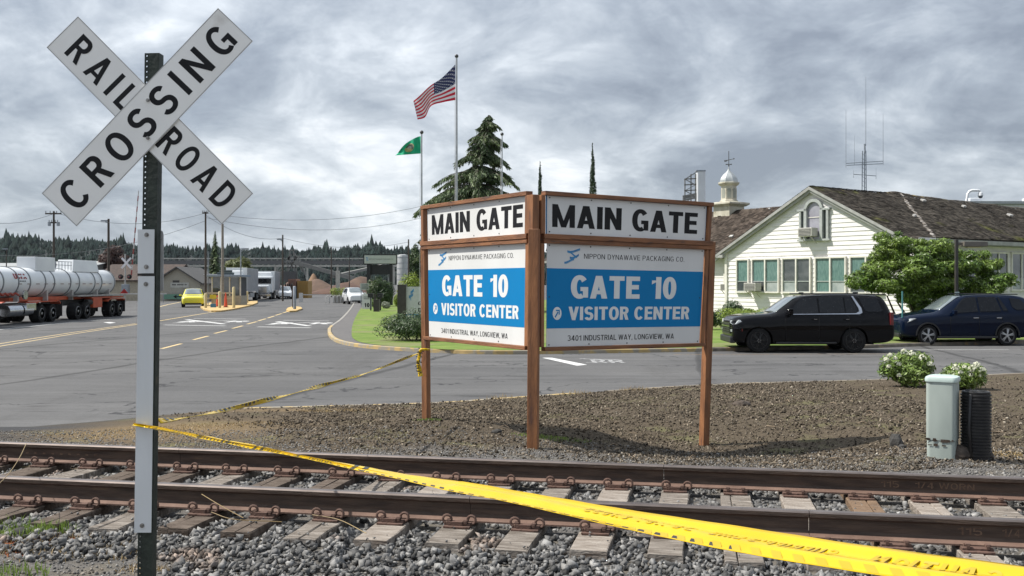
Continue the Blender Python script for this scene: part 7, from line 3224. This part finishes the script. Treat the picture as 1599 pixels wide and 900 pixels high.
# small pale notice beside it
nt_ = E('notice_sign', (XX(574, 92), 92, 0), 0, 'small pale green notice board in front of the canopy', 'sign')
m = MB()
m.cyl((-.6, 0, 0), (-.6, 0, 1.9), .04, 6)
m.cyl((.1, 0, 0), (.1, 0, 1.9), .04, 6)
m.build('posts', GREY_ST, nt_)['kind'] = 'stuff'
m = MB()
m.box((-.25, -.05, ZZ(448, 92)), (.86, .04, .62))
b_ = m.build('board', M('pale_green_face', (.46, .49, .44)), nt_)
m = MB()
for k in range(4):
    m.box((-.25, -.075, ZZ(448, 92) + .18 - .12 * k), (.6, .01, .045))
m.build('printing', M('dark_print', (.06, .08, .08)), b_)

# mailboxes and white cabinet on the walk
dm = 78
mbx = E('mailboxes', (XX(590, dm), dm, .12), 0, 'two black mailboxes on posts above a dark bin at the lawn edge', 'mailbox')
MO = Vector(mbx.location)
for x in (579, 594):
    m = MB()
    p = P(x, 463, dm) - MO
    m.cyl((p.x, 0, -.1), (p.x, 0, p.z), .06, 8)
    m.box((p.x, 0, p.z + .05), (.42, .5, .32))
    m.box((p.x, 0, p.z + .22), (.50, .6, .03))
    m.build('box', BLKTRIM, mbx, bevel=.02)
m = MB()
p = P(588, 483, dm - 3) - MO
m.box((p.x, -3, .45), (.42, .4, .98))
m.box((p.x - .1, -3, 1.1), (.12, .1, .5))
m.build('bin', M('dark_brown_panel', (.030, .024, .022)), mbx, bevel=.01)
wb = E('white_cabinet', (XX(573, 83), 83, .12), 0, 'white poster stand with black print beside the mailboxes', 'stand')
m = MB()
m.box((0, 0, .62), (.78, .3, 1.25))
b_ = m.build('body', M('white_poster', (.62, .63, .62), (.55, .56, .55)), wb)
m = MB()
lettering(m, '10', (-.2, .16, .24, .50), lambda u, v, n: (u, -.152 - n, v), s=.28)
m.box((0, -.153, 1.0), (.5, .004, .05))
m.box((0, -.153, .85), (.5, .004, .05))
m.build('printing', BLACKPAINT, b_)

# ------------------------------------------------------------------ guard booth on its island
db = 98
gb = E('guard_booth', (XX(353, db), db, .12), 0, 'small glazed guard booth on a yellow edged island between the lanes', 'guard booth')
GBO = Vector(gb.location)
def gz(py, d=db):
    return ZZ(py, d) - .12
m = MB()
wB = 46 * db / FPX
m.box((0, 1.2, gz(462) / 2), (wB, 2.4, gz(462)))
m.build('base_wall', M('beige_wall', (.38, .34, .26), (.30, .27, .21), scale=4), gb)
m = MB()
for x in (-wB / 2 + .06, -wB * .18, wB * .12, wB / 2 - .06):
    m.box((x, .06, (gz(462) + gz(433)) / 2), (.12, .12, gz(433) - gz(462)))
m.build('mullion', M('cream_trim', (.66, .64, .58)), gb)
for k, x in enumerate((-wB * .33, -wB * .03, wB * .30)):
    m = MB()
    m.box((x, .10, (gz(462) + gz(433)) / 2), (wB * .30, .03, gz(433) - gz(462)))
    m.build('window', GLASS, gb)
m = MB()
m.box((0, 1.25, (gz(462) + gz(433)) / 2), (wB - .1, 2.2, gz(433) - gz(462) - .01))
m.build('interior', M('dark_interior', (.05, .055, .06), (.03, .03, .035)), gb)
m = MB()
m.box((0, 1.0, gz(431)), (wB + .5, 3.4, .2))
m.build('roof', M('blue_grey_fascia', (.22, .27, .34), (.18, .22, .28)), gb, bevel=.02)
m = MB()
m.box((-.1, .2, gz(427.5)), (1.5, .8, .22))
m.box((-.1, .3, gz(424)), (1.1, .7, .24))
m.build('roof_unit', M('dark_print', (.06, .08, .08)), gb, bevel=.03)
# island with a yellow edge
isl = [G(x, y, 0) for x, y in ((313, 481), (318, 485), (330, 487.5), (345, 487.5), (365, 484.5), (390, 479), (402, 474.5), (402, 471), (385, 472), (330, 474), (316, 477))]
m = MB()
m.prism([(p.x, p.y) for p in isl], -.02, .12, lambda p, t: (p[0], p[1], t))
m.build('booth_island', M('yellow_island_paint', (.50, .34, .13), (.40, .28, .12), scale=1.5, rough=.85, c3=(.3, .28, .24), s3=2), None)['kind'] = 'structure'
isl2 = [G(x, y, 0) for x, y in ((447, 486), (452, 488), (462, 487.5), (472, 484), (470, 481.5), (458, 480), (449, 483))]
m = MB()
m.prism([(p.x, p.y) for p in isl2], -.02, .12, lambda p, t: (p[0], p[1], t))
m.build('reader_island', MATS['yellow_island_paint'], None)['kind'] = 'structure'

BOL = M('cream_bollard', (.52, .44, .24), (.42, .35, .19), scale=5, rough=.7)
bollards = [(321, 481, 458, 'cream bollard at the left end of the booth island'), (343, 481, 455, 'cream bollard in the middle of the booth island'), (365, 481, 448, 'tall cream bollard at the right front of the booth'),
            (378, 474, 452, 'cream bollard right of the booth'), (386, 473, 455, 'cream bollard farthest right on the booth island'), (460, 483, 447, 'grey bollard on the small card reader island')]
for i, (x, y0_, y1_, lab) in enumerate(bollards):
    p = G(x, y0_, .12)
    m = MB()
    h = (y0_ - y1_) * p.y / FPX
    m.lathe([(.13, 0), (.13, h - .08), (.09, h - .02), (0, h)], 12)
    o = m.build('bollard', BOL if i < 5 else GREY_ST, None, smooth=40)
    o.location = p
    props(o, lab, 'bollard', 'bollards on the traffic islands')
for (x, yb, yt, lab) in ((352.5, 480, 457, 'tallest orange cone in front of the booth'), (339.5, 479, 461, 'orange cone between the cream bollards'), (338.0 + 11, 477, 462, 'orange cone half behind the tallest cone')):
    p = G(x, yb, .12)
    h = (yb - yt) * p.y / FPX
    e = E('traffic_cone', p, 0, lab, 'traffic cone', 'orange cones by the booth')
    m = MB()
    m.lathe([(.17, .04), (.13, h * .35), (.09, h * .7), (.04, h), (0, h)], 16)
    m.build('cone', M('cone_orange', (.60, .08, .03), (.52, .07, .025), rough=.6), e, smooth=40)
    m = MB()
    m.box((0, 0, .02), (.42, .42, .04))
    m.build('foot', BLKTRIM, e)
# barrier boards between bollards
br = E('barrier_boards', G(350, 480, .12), 0, 'pale rail barrier with a yellow sign on the booth island', 'barrier')
BRO = Vector(br.location)
for (x0, x1, y) in ((321, 366, 458), (321, 343, 466), (352, 366, 466), (355, 366, 473)):
    m = MB()
    m.bar(P(x0, y, BRO.y) - BRO, P(x1, y, BRO.y) - BRO, .06, .16)
    m.build('rail', M('pale_timber', (.45, .38, .28), (.36, .30, .22)), br)
m = MB()
m.box(P(332.5, 463.5, BRO.y - .1) - BRO, (.58, .04, .36))
m.build('yellow_sign', M('yellow_sign', (.60, .46, .03)), br)
m = MB()
m.box(P(333, 480, BRO.y - .4) - BRO + Vector((0, 0, .05)), (.4, .4, .5))
props(m.build('blue_bucket', M('blue_bucket', (.05, .18, .30)), None, xf=Matrix.Translation(BRO)), 'small blue bin on the booth island', 'bin')

# ------------------------------------------------------------------ buildings at the left
def shed(px0, px1, ytop, yeave, d, dep, label, wallm, roofm, name='shed'):
    e = E(name, (XX(px0, d), d, 0), 0, label, 'building')
    W = (px1 - px0) * d / FPX
    zt_, ze_ = ZZ(ytop, d + dep / 2), ZZ(yeave, d)
    m = MB()
    m.box((W / 2, dep / 2, ze_ / 2), (W, dep, ze_))
    m.build('wall', wallm, e)
    m = MB()
    m.prism([(-.4, ze_ - .1), (dep / 2, zt_), (dep + .4, ze_ - .1), (dep + .4, ze_ - .25), (dep / 2, zt_ - .15), (-.4, ze_ - .25)], -.4, W + .4, lambda p, t: (t, p[0], p[1]))
    m.build('roof', roofm, e)
    return e, W, ze_


BEIGE = M('beige_wall', (.38, .34, .26))
e_, W_, ze_ = shed(150, 262, 413, 436.5, 128, 12, 'long beige shed with a mottled brown roof left of the crossing signal', BEIGE, M('brown_speckled_roof', (.040, .029, .025), (.072, .052, .043), scale=3, rough=.95))
e_, W_, ze_ = shed(-60, 62, 411, 416, 165, 14, 'pale grey warehouse behind the tanker at the left edge', M('pale_grey_cladding', (.42, .43, .42), (.36, .37, .36), scale=.3, stretch=(3, 3, .2)), M('grey_roof', (.30, .31, .31)))
for k in range(9):
    m = MB()
    m.box((1.0 + k * 1.4, -.03, ze_ / 2), (.06, .06, ze_ - .3))
    m.build('rib', M('grey_roof', (.30, .31, .31)), e_)
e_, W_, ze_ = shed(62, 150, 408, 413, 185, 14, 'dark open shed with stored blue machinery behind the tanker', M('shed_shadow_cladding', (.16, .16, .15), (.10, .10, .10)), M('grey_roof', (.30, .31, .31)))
for k, x in enumerate((1, 4, 7, 10)):
    m = MB()
    m.box((x, -.1, ze_ / 2), (.2, .2, ze_))
    m.build('column', M('pale_timber', (.45, .38, .28)), e_)
# gabled office facing us
dgb = 124
gh = E('gable_building', (XX(277, dgb), dgb, 0), 0, 'small beige block building with dark gable roof and wall sign', 'building')
wg = 72 * dgb / FPX
zA_, zE_ = ZZ(416.5, dgb), ZZ(441, dgb)
m = MB()
m.prism([(-wg / 2, 0), (wg / 2, 0), (wg / 2, zE_), (0, zA_ - .15), (-wg / 2, zE_)], 0, 9, lambda p, t: (p[0], t, p[1]))
m.build('wall', M('beige_blocks', (.36, .34, .28), (.30, .28, .23), scale=8), gh)
for sgn in (-1, 1):
    m = MB()
    m.prism([(0, zA_), (sgn * (wg / 2 + .35), zE_ - .1), (sgn * (wg / 2 + .35), zE_ - .3), (0, zA_ - .2)], -.5, 9.4, lambda p, t: (p[0], t, p[1]))
    m.build('roof', M('charcoal_roof', (.06, .058, .055), (.09, .085, .08), scale=4), gh)
pG = lambda x, y, n=.0: P(x, y, dgb) - Vector(gh.location) + Vector((0, -n, 0))
m = MB()
m.box(pG(281, 445.5, .05), (2.3, .08, .62))
bs = m.build('wall_sign', M('pale_wall_sign', (.46, .46, .42)), gh)
m = MB()
for k in range(14):
    if k in (4, 11):
        continue
    a_ = pG(269.6 + 1.65 * k, 446.4, .095)
    m.box(a_ + Vector((0, 0, .13)), (.085, .006, .17))
m.build('lettering', BLACKPAINT, bs)
m = MB()
m.box(pG(275, 440, .05), (.8, .06, .3))
m.build('small_sign', M('dark_bronze_paint', (.035, .032, .030)), gh)
m = MB()
m.box(pG(276, 458, .03), (1.5, .06, 1.5))
m.build('door', M('pale_door', (.34, .33, .28)), gh)
m = MB()
m.box(pG(290, 463.5, .3), (5.2, .10, .62))
gg = m.build('green_board', M('green_board', (.13, .26, .19), (.10, .22, .16)), gh)
m = MB()
a = pG(272, 463.5, .36)
m.add([a, a + Vector((.5, 0, .28)), a + Vector((.36, 0, .05)), a + Vector((1.3, 0, .05)), a + Vector((1.3, 0, -.05)), a + Vector((.36, 0, -.05)), a + Vector((.5, 0, -.28))], [tuple(range(7))])
m.build('arrow', BLACKPAINT, gg)
fx = E('flat_annex', (XX(340, 130), 130, 0), 0, 'flat roofed beige annex between the gable building and booth', 'building')
m = MB()
m.box((0, 3, ZZ(431, 130) / 2), (4.6, 6, ZZ(431, 130)))
m.build('wall', BEIGE, fx)
m = MB()
m.box((0, 3, ZZ(430, 130)), (5.0, 6.4, .3))
m.build('roof', M('white_fascia', (.58, .58, .56)), fx)
for k in range(2):
    m = MB()
    m.box((-.9 + 2 * k, -.02, 1.4), (1.1, .05, 1.1))
    m.build('window', GLASS, fx)

# ------------------------------------------------------------------ crossing signal with its raised arm
dsn = 118
cs = E('crossing_signal', (XX(195.5, dsn), dsn, 0), 0, 'distant crossing signal with lamps and raised striped barrier arm', 'crossing signal')
CS = Vector(cs.location)
pS = lambda x, y, n=0: P(x, y, dsn) - CS + Vector((0, -n, 0))
m = MB()
m.cyl((0, 0, 0), pS(195.5, 397), .08, 10)
m.build('mast', M('signal_silver', (.42, .42, .41), (.34, .34, .33), rough=.5, metal=.4), cs)
for a, b in (((190.5, 403), (205, 419)), ((205, 403), (190.5, 419))):
    m = MB()
    m.bar(pS(*a, .1), pS(*b, .1 + (.03 if a[0] > 200 else 0)), .03, .24, up=(0, 1, 0)) if False else m.bar(pS(*a, .1 + (.03 if a[0] > 200 else 0)), pS(*b, .1 + (.03 if a[0] > 200 else 0)), .24, .02, up=(0, 1, 0))
    m.build('crossbuck_blade', WHI, cs)
for x in (189, 202.5):
    m = MB()
    c = pS(x, 432.5, .1)
    m.lathe([(.30, -.02), (.30, .02), (.28, .04)], 18, (c.x, c.y, c.z), axis='y')
    m.cyl(c + Vector((0, -.05, 0)), c + Vector((0, -.25, .0)), .16, 12)
    lm = m.build('lamp_head', BLKTRIM, cs)
    m = MB()
    m.lathe([(.13, -.27), (0, -.28)], 12, (c.x, c.y, c.z), axis='y')
    m.build('lens', REDL, lm)
m = MB()
m.bar(pS(189, 432.5), pS(202.5, 432.5), .06, .06)
m.bar(pS(195.5, 405), pS(205, 405), .05, .05)
m.build('crossarm', GREY_ST, cs)
m = MB()
m.box(pS(196, 452), (.8, .6, 1.2))
m.build('gate_motor', GREY_ST, cs, bevel=.03)
for k in range(16):
    t0, t1 = k / 16, (k + 1) / 16
    a, b = Vector((205, 430, 0)), Vector((216.5, 298, 0))
    p0, p1 = a.lerp(b, t0), a.lerp(b, t1)
    m = MB()
    m.bar(pS(p0.x, p0.y), pS(p1.x, p1.y), .16 - .06 * t0, .05, up=(0, 1, 0))
    m.build('arm_section', M('arm_red', (.32, .07, .06)) if k % 2 == 0 else M('arm_white', (.55, .54, .52)), cs)
e_ = E('road_barrier', (XX(228, 118), 117, 0), 0, 'white horizontal rail beyond the tanker at the road edge', 'barrier')
m = MB()
m.bar((-2.6, 0, ZZ(459, 117)), (2.8, 0, ZZ(459, 117)), .08, .12)
m.build('rail', M('arm_white', (.55, .54, .52)), e_)
m = MB()
for x in (-2.4, 0, 2.4):
    m.cyl((x, 0, 0), (x, 0, ZZ(459, 117)), .05, 6)
m.build('posts', GREY_ST, e_)['kind'] = 'stuff'

# ------------------------------------------------------------------ utility poles and wires
POLE = M('utility_pole_wood', (.075, .062, .052), (.05, .042, .036), scale=3, rough=.95, stretch=(4, 4, 1))
def upole(px, ptop, d, r, label, arms=(), lamp=None, mat=None, name='utility_pole'):
    e = E(name, (XX(px, d), d, 0), 0, label, 'utility pole', None)
    H = ZZ(ptop, d)
    m = MB()
    m.cyl((0, 0, 0), (0, 0, H), r, 10, r * .7)
    m.build('pole', mat or POLE, e, smooth=40)
    for (py, wpx) in arms:
        m = MB()
        w = wpx * d / FPX
        z = ZZ(py, d)
        m.box((0, -.1, z), (w, .12, .14))
        m.build('crossarm', POLE, e)
        for q in (-.47, -.2, .2, .47):
            m = MB()
            m.cyl((w * q, -.1, z + .05), (w * q, -.1, z + .28), .05, 6)
            m.build('insulator', M('grey_insulator', (.25, .26, .27), rough=.3), e)
    if lamp:
        m = MB()
        x1, y1 = lamp
        z = ZZ(y1, d)
        m.bar((0, 0, z - .3), (XX(x1, d) - e.location.x, 0, z), .08, .08)
        m.box((XX(x1, d) - e.location.x, 0, z), (.7, .3, .15))
        m.build('lamp_arm', GREY_ST, e)
    return e


upole(84, 330, 105, .14, 'dark utility pole with crossarms rising behind the tanker', ((334, 25), (348, 14)))
for x in (77, 91):
    m = MB()
    d = 104.8
    m.cyl((XX(x, d), d, ZZ(353, d)), (XX(x, d), d, ZZ(347, d)), .16, 10)
    props(m.build('transformer', GREY_ST), 'small grey transformer hung %s of the dark crossarm pole' % ('left' if x < 84 else 'right'), 'transformer', 'transformers on the pole')
upole(169.5, 342, 110, .17, 'pole with a small lamp arm left of the crossing signal', lamp=(163, 345))
upole(321, 331, 112, .14, 'plain utility pole left of the guard booth', ((333, 9),))
upole(347.5, 350, 95, .16, 'pale tall pole standing in the guard booth island', mat=M('pale_pole', (.24, .22, .19), (.18, .16, .14)))
upole(441.5, 367, 125, .13, 'dark pole right of the second semi truck', lamp=(437, 374))
upole(517.5, 386, 160, .12, 'thin pole among the chip piles')
upole(545.5, 402, 170, .10, 'thin far pole before the conveyor')
upole(376, 388, 105, .09, 'thin grey lamp post right of the booth', lamp=(383, 389), mat=GREY_ST)
upole(10, 388, 150, .10, 'short pole with a lit lamp at the far left', lamp=(8, 389))
upole(638, 374, 135, .13, 'utility pole between the silo and the sign')
upole(457, 440, 88, .05, 'thin sign post on the small reader island')
upole(325, 393, 99, .05, 'thin grey post at the left of the booth', mat=GREY_ST)

def wire(a, b, sag, r=.02, label=''):
    pts = []
    for k in range(13):
        t = k / 12
        p = Vector(a).lerp(Vector(b), t)
        p.z -= sag * 4 * t * (1 - t)
        pts.append(p)
    m = MB()
    m.tube(pts, r, 4)
    props(m.build('power_line', M('dark_wire', (.10, .11, .12), rough=.6)), label, 'power line', 'power lines across the sky')


wire(P(84, 332, 105), P(321, 333, 112), 1.2, .02, 'power line between the crossarm pole and the pole left of the booth')
wire(P(321, 333, 112), P(700, 312, 118), 1.5, .02, 'power line running from the booth pole toward the sign')
wire(P(321, 340, 112), P(700, 330, 118), 1.8, .02, 'lower power line running from the booth pole toward the sign')
wire(P(-60, 340, 100), P(84, 334, 105), .8, .02, 'power line leaving the left edge to the crossarm pole')
wire(P(321, 345, 112), P(-60, 395, 100), 1.6, .02, 'low power line sloping down behind the tanker')
wire(P(321, 336, 112), P(441, 372, 125), 1.0, .02, 'power line sloping from the booth pole to the truck pole')
wire(P(441, 372, 125), P(638, 378, 135), 1.0, .02, 'power line from the truck pole to the silo pole')

# ------------------------------------------------------------------ mill yard far behind
dn = 420
cv_ = E('conveyor_bridge', (XX(430, dn), dn, 0), 0, 'long pale trussed conveyor bridge crossing before the wooded hill', 'conveyor bridge')
CVO = Vector(cv_.location)
pC = lambda x, y, dd=0: P(x, y, dn + dd) - CVO
PALE = M('pale_conveyor_steel', (.42, .41, .37), (.33, .32, .29), scale=.5, rough=.7)
m = MB()
m.bar(pC(235, 404), pC(640, 404), 1.6, .5)
m.bar(pC(235, 415.5), pC(640, 415.5), 1.6, .7)
m.build('chord', PALE, cv_)
m = MB()
for k, x in enumerate(range(235, 640, 9)):
    m.bar(pC(x, 405), pC(x + 4.5, 415), .35, .3)
    m.bar(pC(x + 4.5, 415), pC(x + 9, 405), .35, .3)
m.build('truss_web', PALE, cv_)['kind'] = 'stuff'
m = MB()
m.box(((pC(235, 410) + pC(640, 410)) / 2)[:], ((pC(640, 410) - pC(235, 410)).x, 1.0, 1.7))
m.build('enclosure', M('grey_conveyor_cladding', (.12, .12, .12), (.09, .09, .09)), cv_)
for x in (262, 300, 360, 430, 480, 527, 575, 615):
    m = MB()
    m.bar(pC(x, 415), pC(x, 446), .7, .7, up=(0, 1, 0))
    m.build('pier', PALE, cv_)

tw = E('conveyor_tower', (XX(455, 300), 300, 0), 0, 'dark lattice transfer tower with sloping conveyor before the bridge', 'tower')
TWO = Vector(tw.location)
pT = lambda x, y, dd=0: P(x, y, 300 + dd) - TWO
DST = M('dark_steelwork', (.15, .15, .14), (.21, .205, .19), scale=2, rough=.8)
m = MB()
for (a, b) in (((446, 445), (453, 391)), ((466, 445), (458, 391)), ((446, 430), (463, 402)), ((463, 430), (450, 402)), ((452, 391), (460, 391)), ((448, 418), (464, 418)), ((449, 405), (462, 405)), ((440, 405), (470, 400)), ((442, 412), (470, 410)), ((430, 432), (455, 398)), ((466, 402), (478, 432)), ((460, 396), (472, 425))):
    m.bar(pT(*a), pT(*b), .38, .38, up=(0, 1, 0))
m.build('frame', DST, tw)
m = MB()
m.bar(pT(460, 410), pT(612, 452), 1.2, 1.2)
m.bar(pT(520, 432), pT(600, 414, 60), 1.0, .9)
m.bar(pT(445, 425), pT(380, 440), 1.0, 1.0)
m.build('conveyor', DST, tw)
m = MB()
m.box(pT(452, 432)[:], (4.2, 3, 3.0))
m.build('machine_house', M('dark_machine', (.07, .07, .07)), tw)

CHIPS = M('wood_chip_pile', (.075, .048, .035), (.12, .076, .054), scale=.6, rough=.95, bump=.5)
CHIPL = M('pale_chip_pile', (.22, .14, .085), (.17, .105, .065), scale=.6, rough=.95)
def pile(px, ptop, rx, d, mat, label):
    m = MB()
    H = ZZ(ptop, d)
    r0 = rx * d / FPX
    m.lathe([(r0, -.2), (r0 * .8, H * .25), (r0 * .45, H * .62), (r0 * .15, H * .93), (0, H)], 24)
    o = m.build('chip_pile', mat, None, smooth=True)
    o.location = (XX(px, d), d, 0)
    for v in o.data.vertices:
        v.co.x += math.sin(v.co.y * .7 + px) * .8
        v.co.z *= 1 + .12 * math.sin(v.co.x * .5 + px)
    props(o, label, 'chip pile', 'wood chip piles in the yard')


pile(486, 429, 17, 260, CHIPL, 'pale pointed wood chip pile left of the white pillar')
pile(500, 435, 40, 225, CHIPS, 'broad brown chip pile in the middle of the yard')
pile(560, 434, 50, 240, CHIPS, 'broad brown chip pile right of the white pillar')
pile(535, 443, 60, 190, M('dark_chip_pile', (.10, .055, .038), (.07, .04, .03), scale=.6, rough=.95), 'low dark bark pile before the brown chip piles')
pile(455, 437, 25, 235, CHIPS, 'brown chip pile behind the yellow container')
pl = E('white_pillar', (XX(527.5, 170), 170, 0), 0, 'tall pale blocky pillar standing before the chip piles', 'pillar')
m = MB()
m.box((0, 0, ZZ(423, 170) / 2), (.62, .6, ZZ(423, 170)))
m.build('shaft', M('pale_weathered_pillar', (.46, .44, .38), (.34, .32, .28), scale=3), pl)
for (x, y0_, y1_, w, h_, mt, lab) in ((472.5, 0, 0, 17, 19, M('yellow_container', (.36, .22, .06), (.30, .18, .05)), 'ochre yellow ribbed container behind the reader island'),
                                     (456, 0, 0, 12, 22, M('rust_container', (.30, .17, .12), (.24, .13, .10)), 'faded brown container left of the ochre one'),):
    d = 150
    e = E('container', (XX(x, d), d, 0), 0, lab, 'container', 'containers in the yard')
    m = MB()
    W, H = w * d / FPX, ZZ(439 if x > 460 else 436, d)
    m.box((0, 1.5, H / 2), (W, 3, H))
    m.build('body', mt, e)
    m = MB()
    for k in range(7):
        m.box((-W / 2 + W * (k + .5) / 7, -.03, H / 2), (.06, .08, H - .1))
    m.build('ribs', mt, e)['kind'] = 'stuff'
e = E('portable_toilets', (XX(450.5, 148), 148, 0), 0, 'dark gridded rack beside the yellow container', 'rack')
m = MB()
for k in range(4):
    m.box((-.45 + .3 * k, 0, 1.1), (.06, .5, 2.2))
    m.box((0, 0, .3 + .55 * k), (1.1, .5, .06))
m.build('frame', DKM, e)['kind'] = 'stuff'
e.name = 'storage_rack'
e = E('gate_barrier', (XX(470, 118), 118, 0), 0, 'long white lowered gate arm across the yard entrance', 'barrier')
m = MB()
m.bar((0, 0, ZZ(460.5, 118)), (XX(541, 118) - XX(470, 118), 0, ZZ(460.8, 118)), .06, .10)
m.build('rail', M('arm_white', (.55, .54, .52)), e)
m = MB()
m.box((0, 0, .55), (.4, .4, 1.1))
m.build('housing', M('arm_white', (.55, .54, .52)), e)
rk = E('bike_rack', (XX(519, 112), 112, 0), 0, 'pale metal cycle rack at the driveway edge', 'rack')
for k in range(4):
    m = MB()
    x = -.7 + k * .42
    m.tube(smooth_line([(x, 0, 0), (x, 0, .7), (x + .18, 0, .85), (x + .36, 0, .7), (x + .36, 0, 0)], 4), .03, 6)
    m.build('hoop', M('pale_steel', (.5, .5, .48)), rk, smooth=True)
pt_ = E('planter', (XX(530, 113), 113, 0), 0, 'planter with yellow green plants beside the cycle rack', 'planter')
m = MB()
m.box((0, 0, .4), (1.0, .9, .8), taper=1.05)
m.build('box', M('old_concrete', (.30, .285, .255)), pt_)
leaf_cloud('plants', [(random.uniform(-.8, .8), random.uniform(-.4, .4), 1.3, .5, .4, .5) for _ in range(7)], 900, .10, LEAF_LIME, pt_)
shrub(543, 474, 11, 18, 114, 1100, .09, LEAF_RHODO, 'green bush left of the white suv', clumps=6, z0=0)

# silo
sl_ = E('silo', (XX(628.5, 140), 140, 0), 0, 'grey riveted silo left of the sign above the lime bush', 'silo')
m = MB()
H = ZZ(398, 140)
m.lathe([(.80, 0), (.80, H - .3), (.70, H - .05), (.3, H + .05), (0, H + .06)], 24)
m.build('shell', M('galvanised_shell', (.40, .41, .41), (.30, .31, .31), scale=2.5, rough=.5, metal=.3, stretch=(3, 3, 1)), sl_, smooth=40)
for k in range(8):
    m = MB()
    z = H * (k + .5) / 8
    m.lathe([(.80, z - .03), (.825, z - .03), (.825, z + .03), (.80, z + .03)], 24)
    m.build('hoop', GREY_ST, sl_)

# white stack with its lattice stair tower
dst = 210
ws = E('process_tower', (XX(1090, dst), dst, 0), 0, 'tall white stack with a dark stair tower left of the cupola', 'tower')
WSO = Vector(ws.location)
pW = lambda x, y, dd=0: P(x, y, dst + dd) - WSO
m = MB()
m.box(((pW(1094, 0)).x, 0, ZZ(267, dst) / 2), (13 * dst / FPX, 1.8, ZZ(267, dst)))
m.build('stack', M('white_stack', (.62, .64, .65), (.54, .56, .57), scale=.5), ws, bevel=.25, seg=4)
m = MB()
m.box(pW(1093.5, 267.5)[:], (14.6 * dst / FPX, 2.0, .25))
m.build('stack_cap', GREY_ST, ws)
m = MB()
for x in (1069.5, 1079, 1086):
    m.bar(pW(x, 500), pW(x, 280 if x < 1075 else 272), .22, .22, up=(0, 1, 0))
    m.bar(pW(x, 500, 3), pW(x, 280, 3), .22, .22, up=(0, 1, 0))
for k, y in enumerate(range(280, 345, 9)):
    m.bar(pW(1068.5, y), pW(1087, y - 1), .22, .22)
    m.bar(pW(1069.5, y + 9), pW(1086, y), .30, .14) if k % 2 else m.bar(pW(1069.5, y), pW(1086, y + 9), .30, .14)
m.bar(pW(1070, 280), pW(1086, 270), .2, .2)
for y in (303, 306, 309):
    m.bar(pW(1066, y + 4), pW(1087, y), .5, .35)
m.build('stair_tower', DST, ws)

# ------------------------------------------------------------------ the air
m = MB()
m.box((0, 0, 71), (8400, 8400, 144))
hz = m.build('haze', bpy.data.materials.new('haze_air'), None)
hz['kind'] = 'stuff'
hm = hz.data.materials[0]
hm.use_nodes = True
ht = hm.node_tree
for n_x in list(ht.nodes):
    ht.nodes.remove(n_x)
pv = ht.nodes.new('ShaderNodeVolumePrincipled')
pv.inputs['Color'].default_value = (.86, .92, 1.0, 1)
pv.inputs['Density'].default_value = .000022
ho = ht.nodes.new('ShaderNodeOutputMaterial')
ht.links.new(pv.outputs[0], ho.inputs['Volume'])
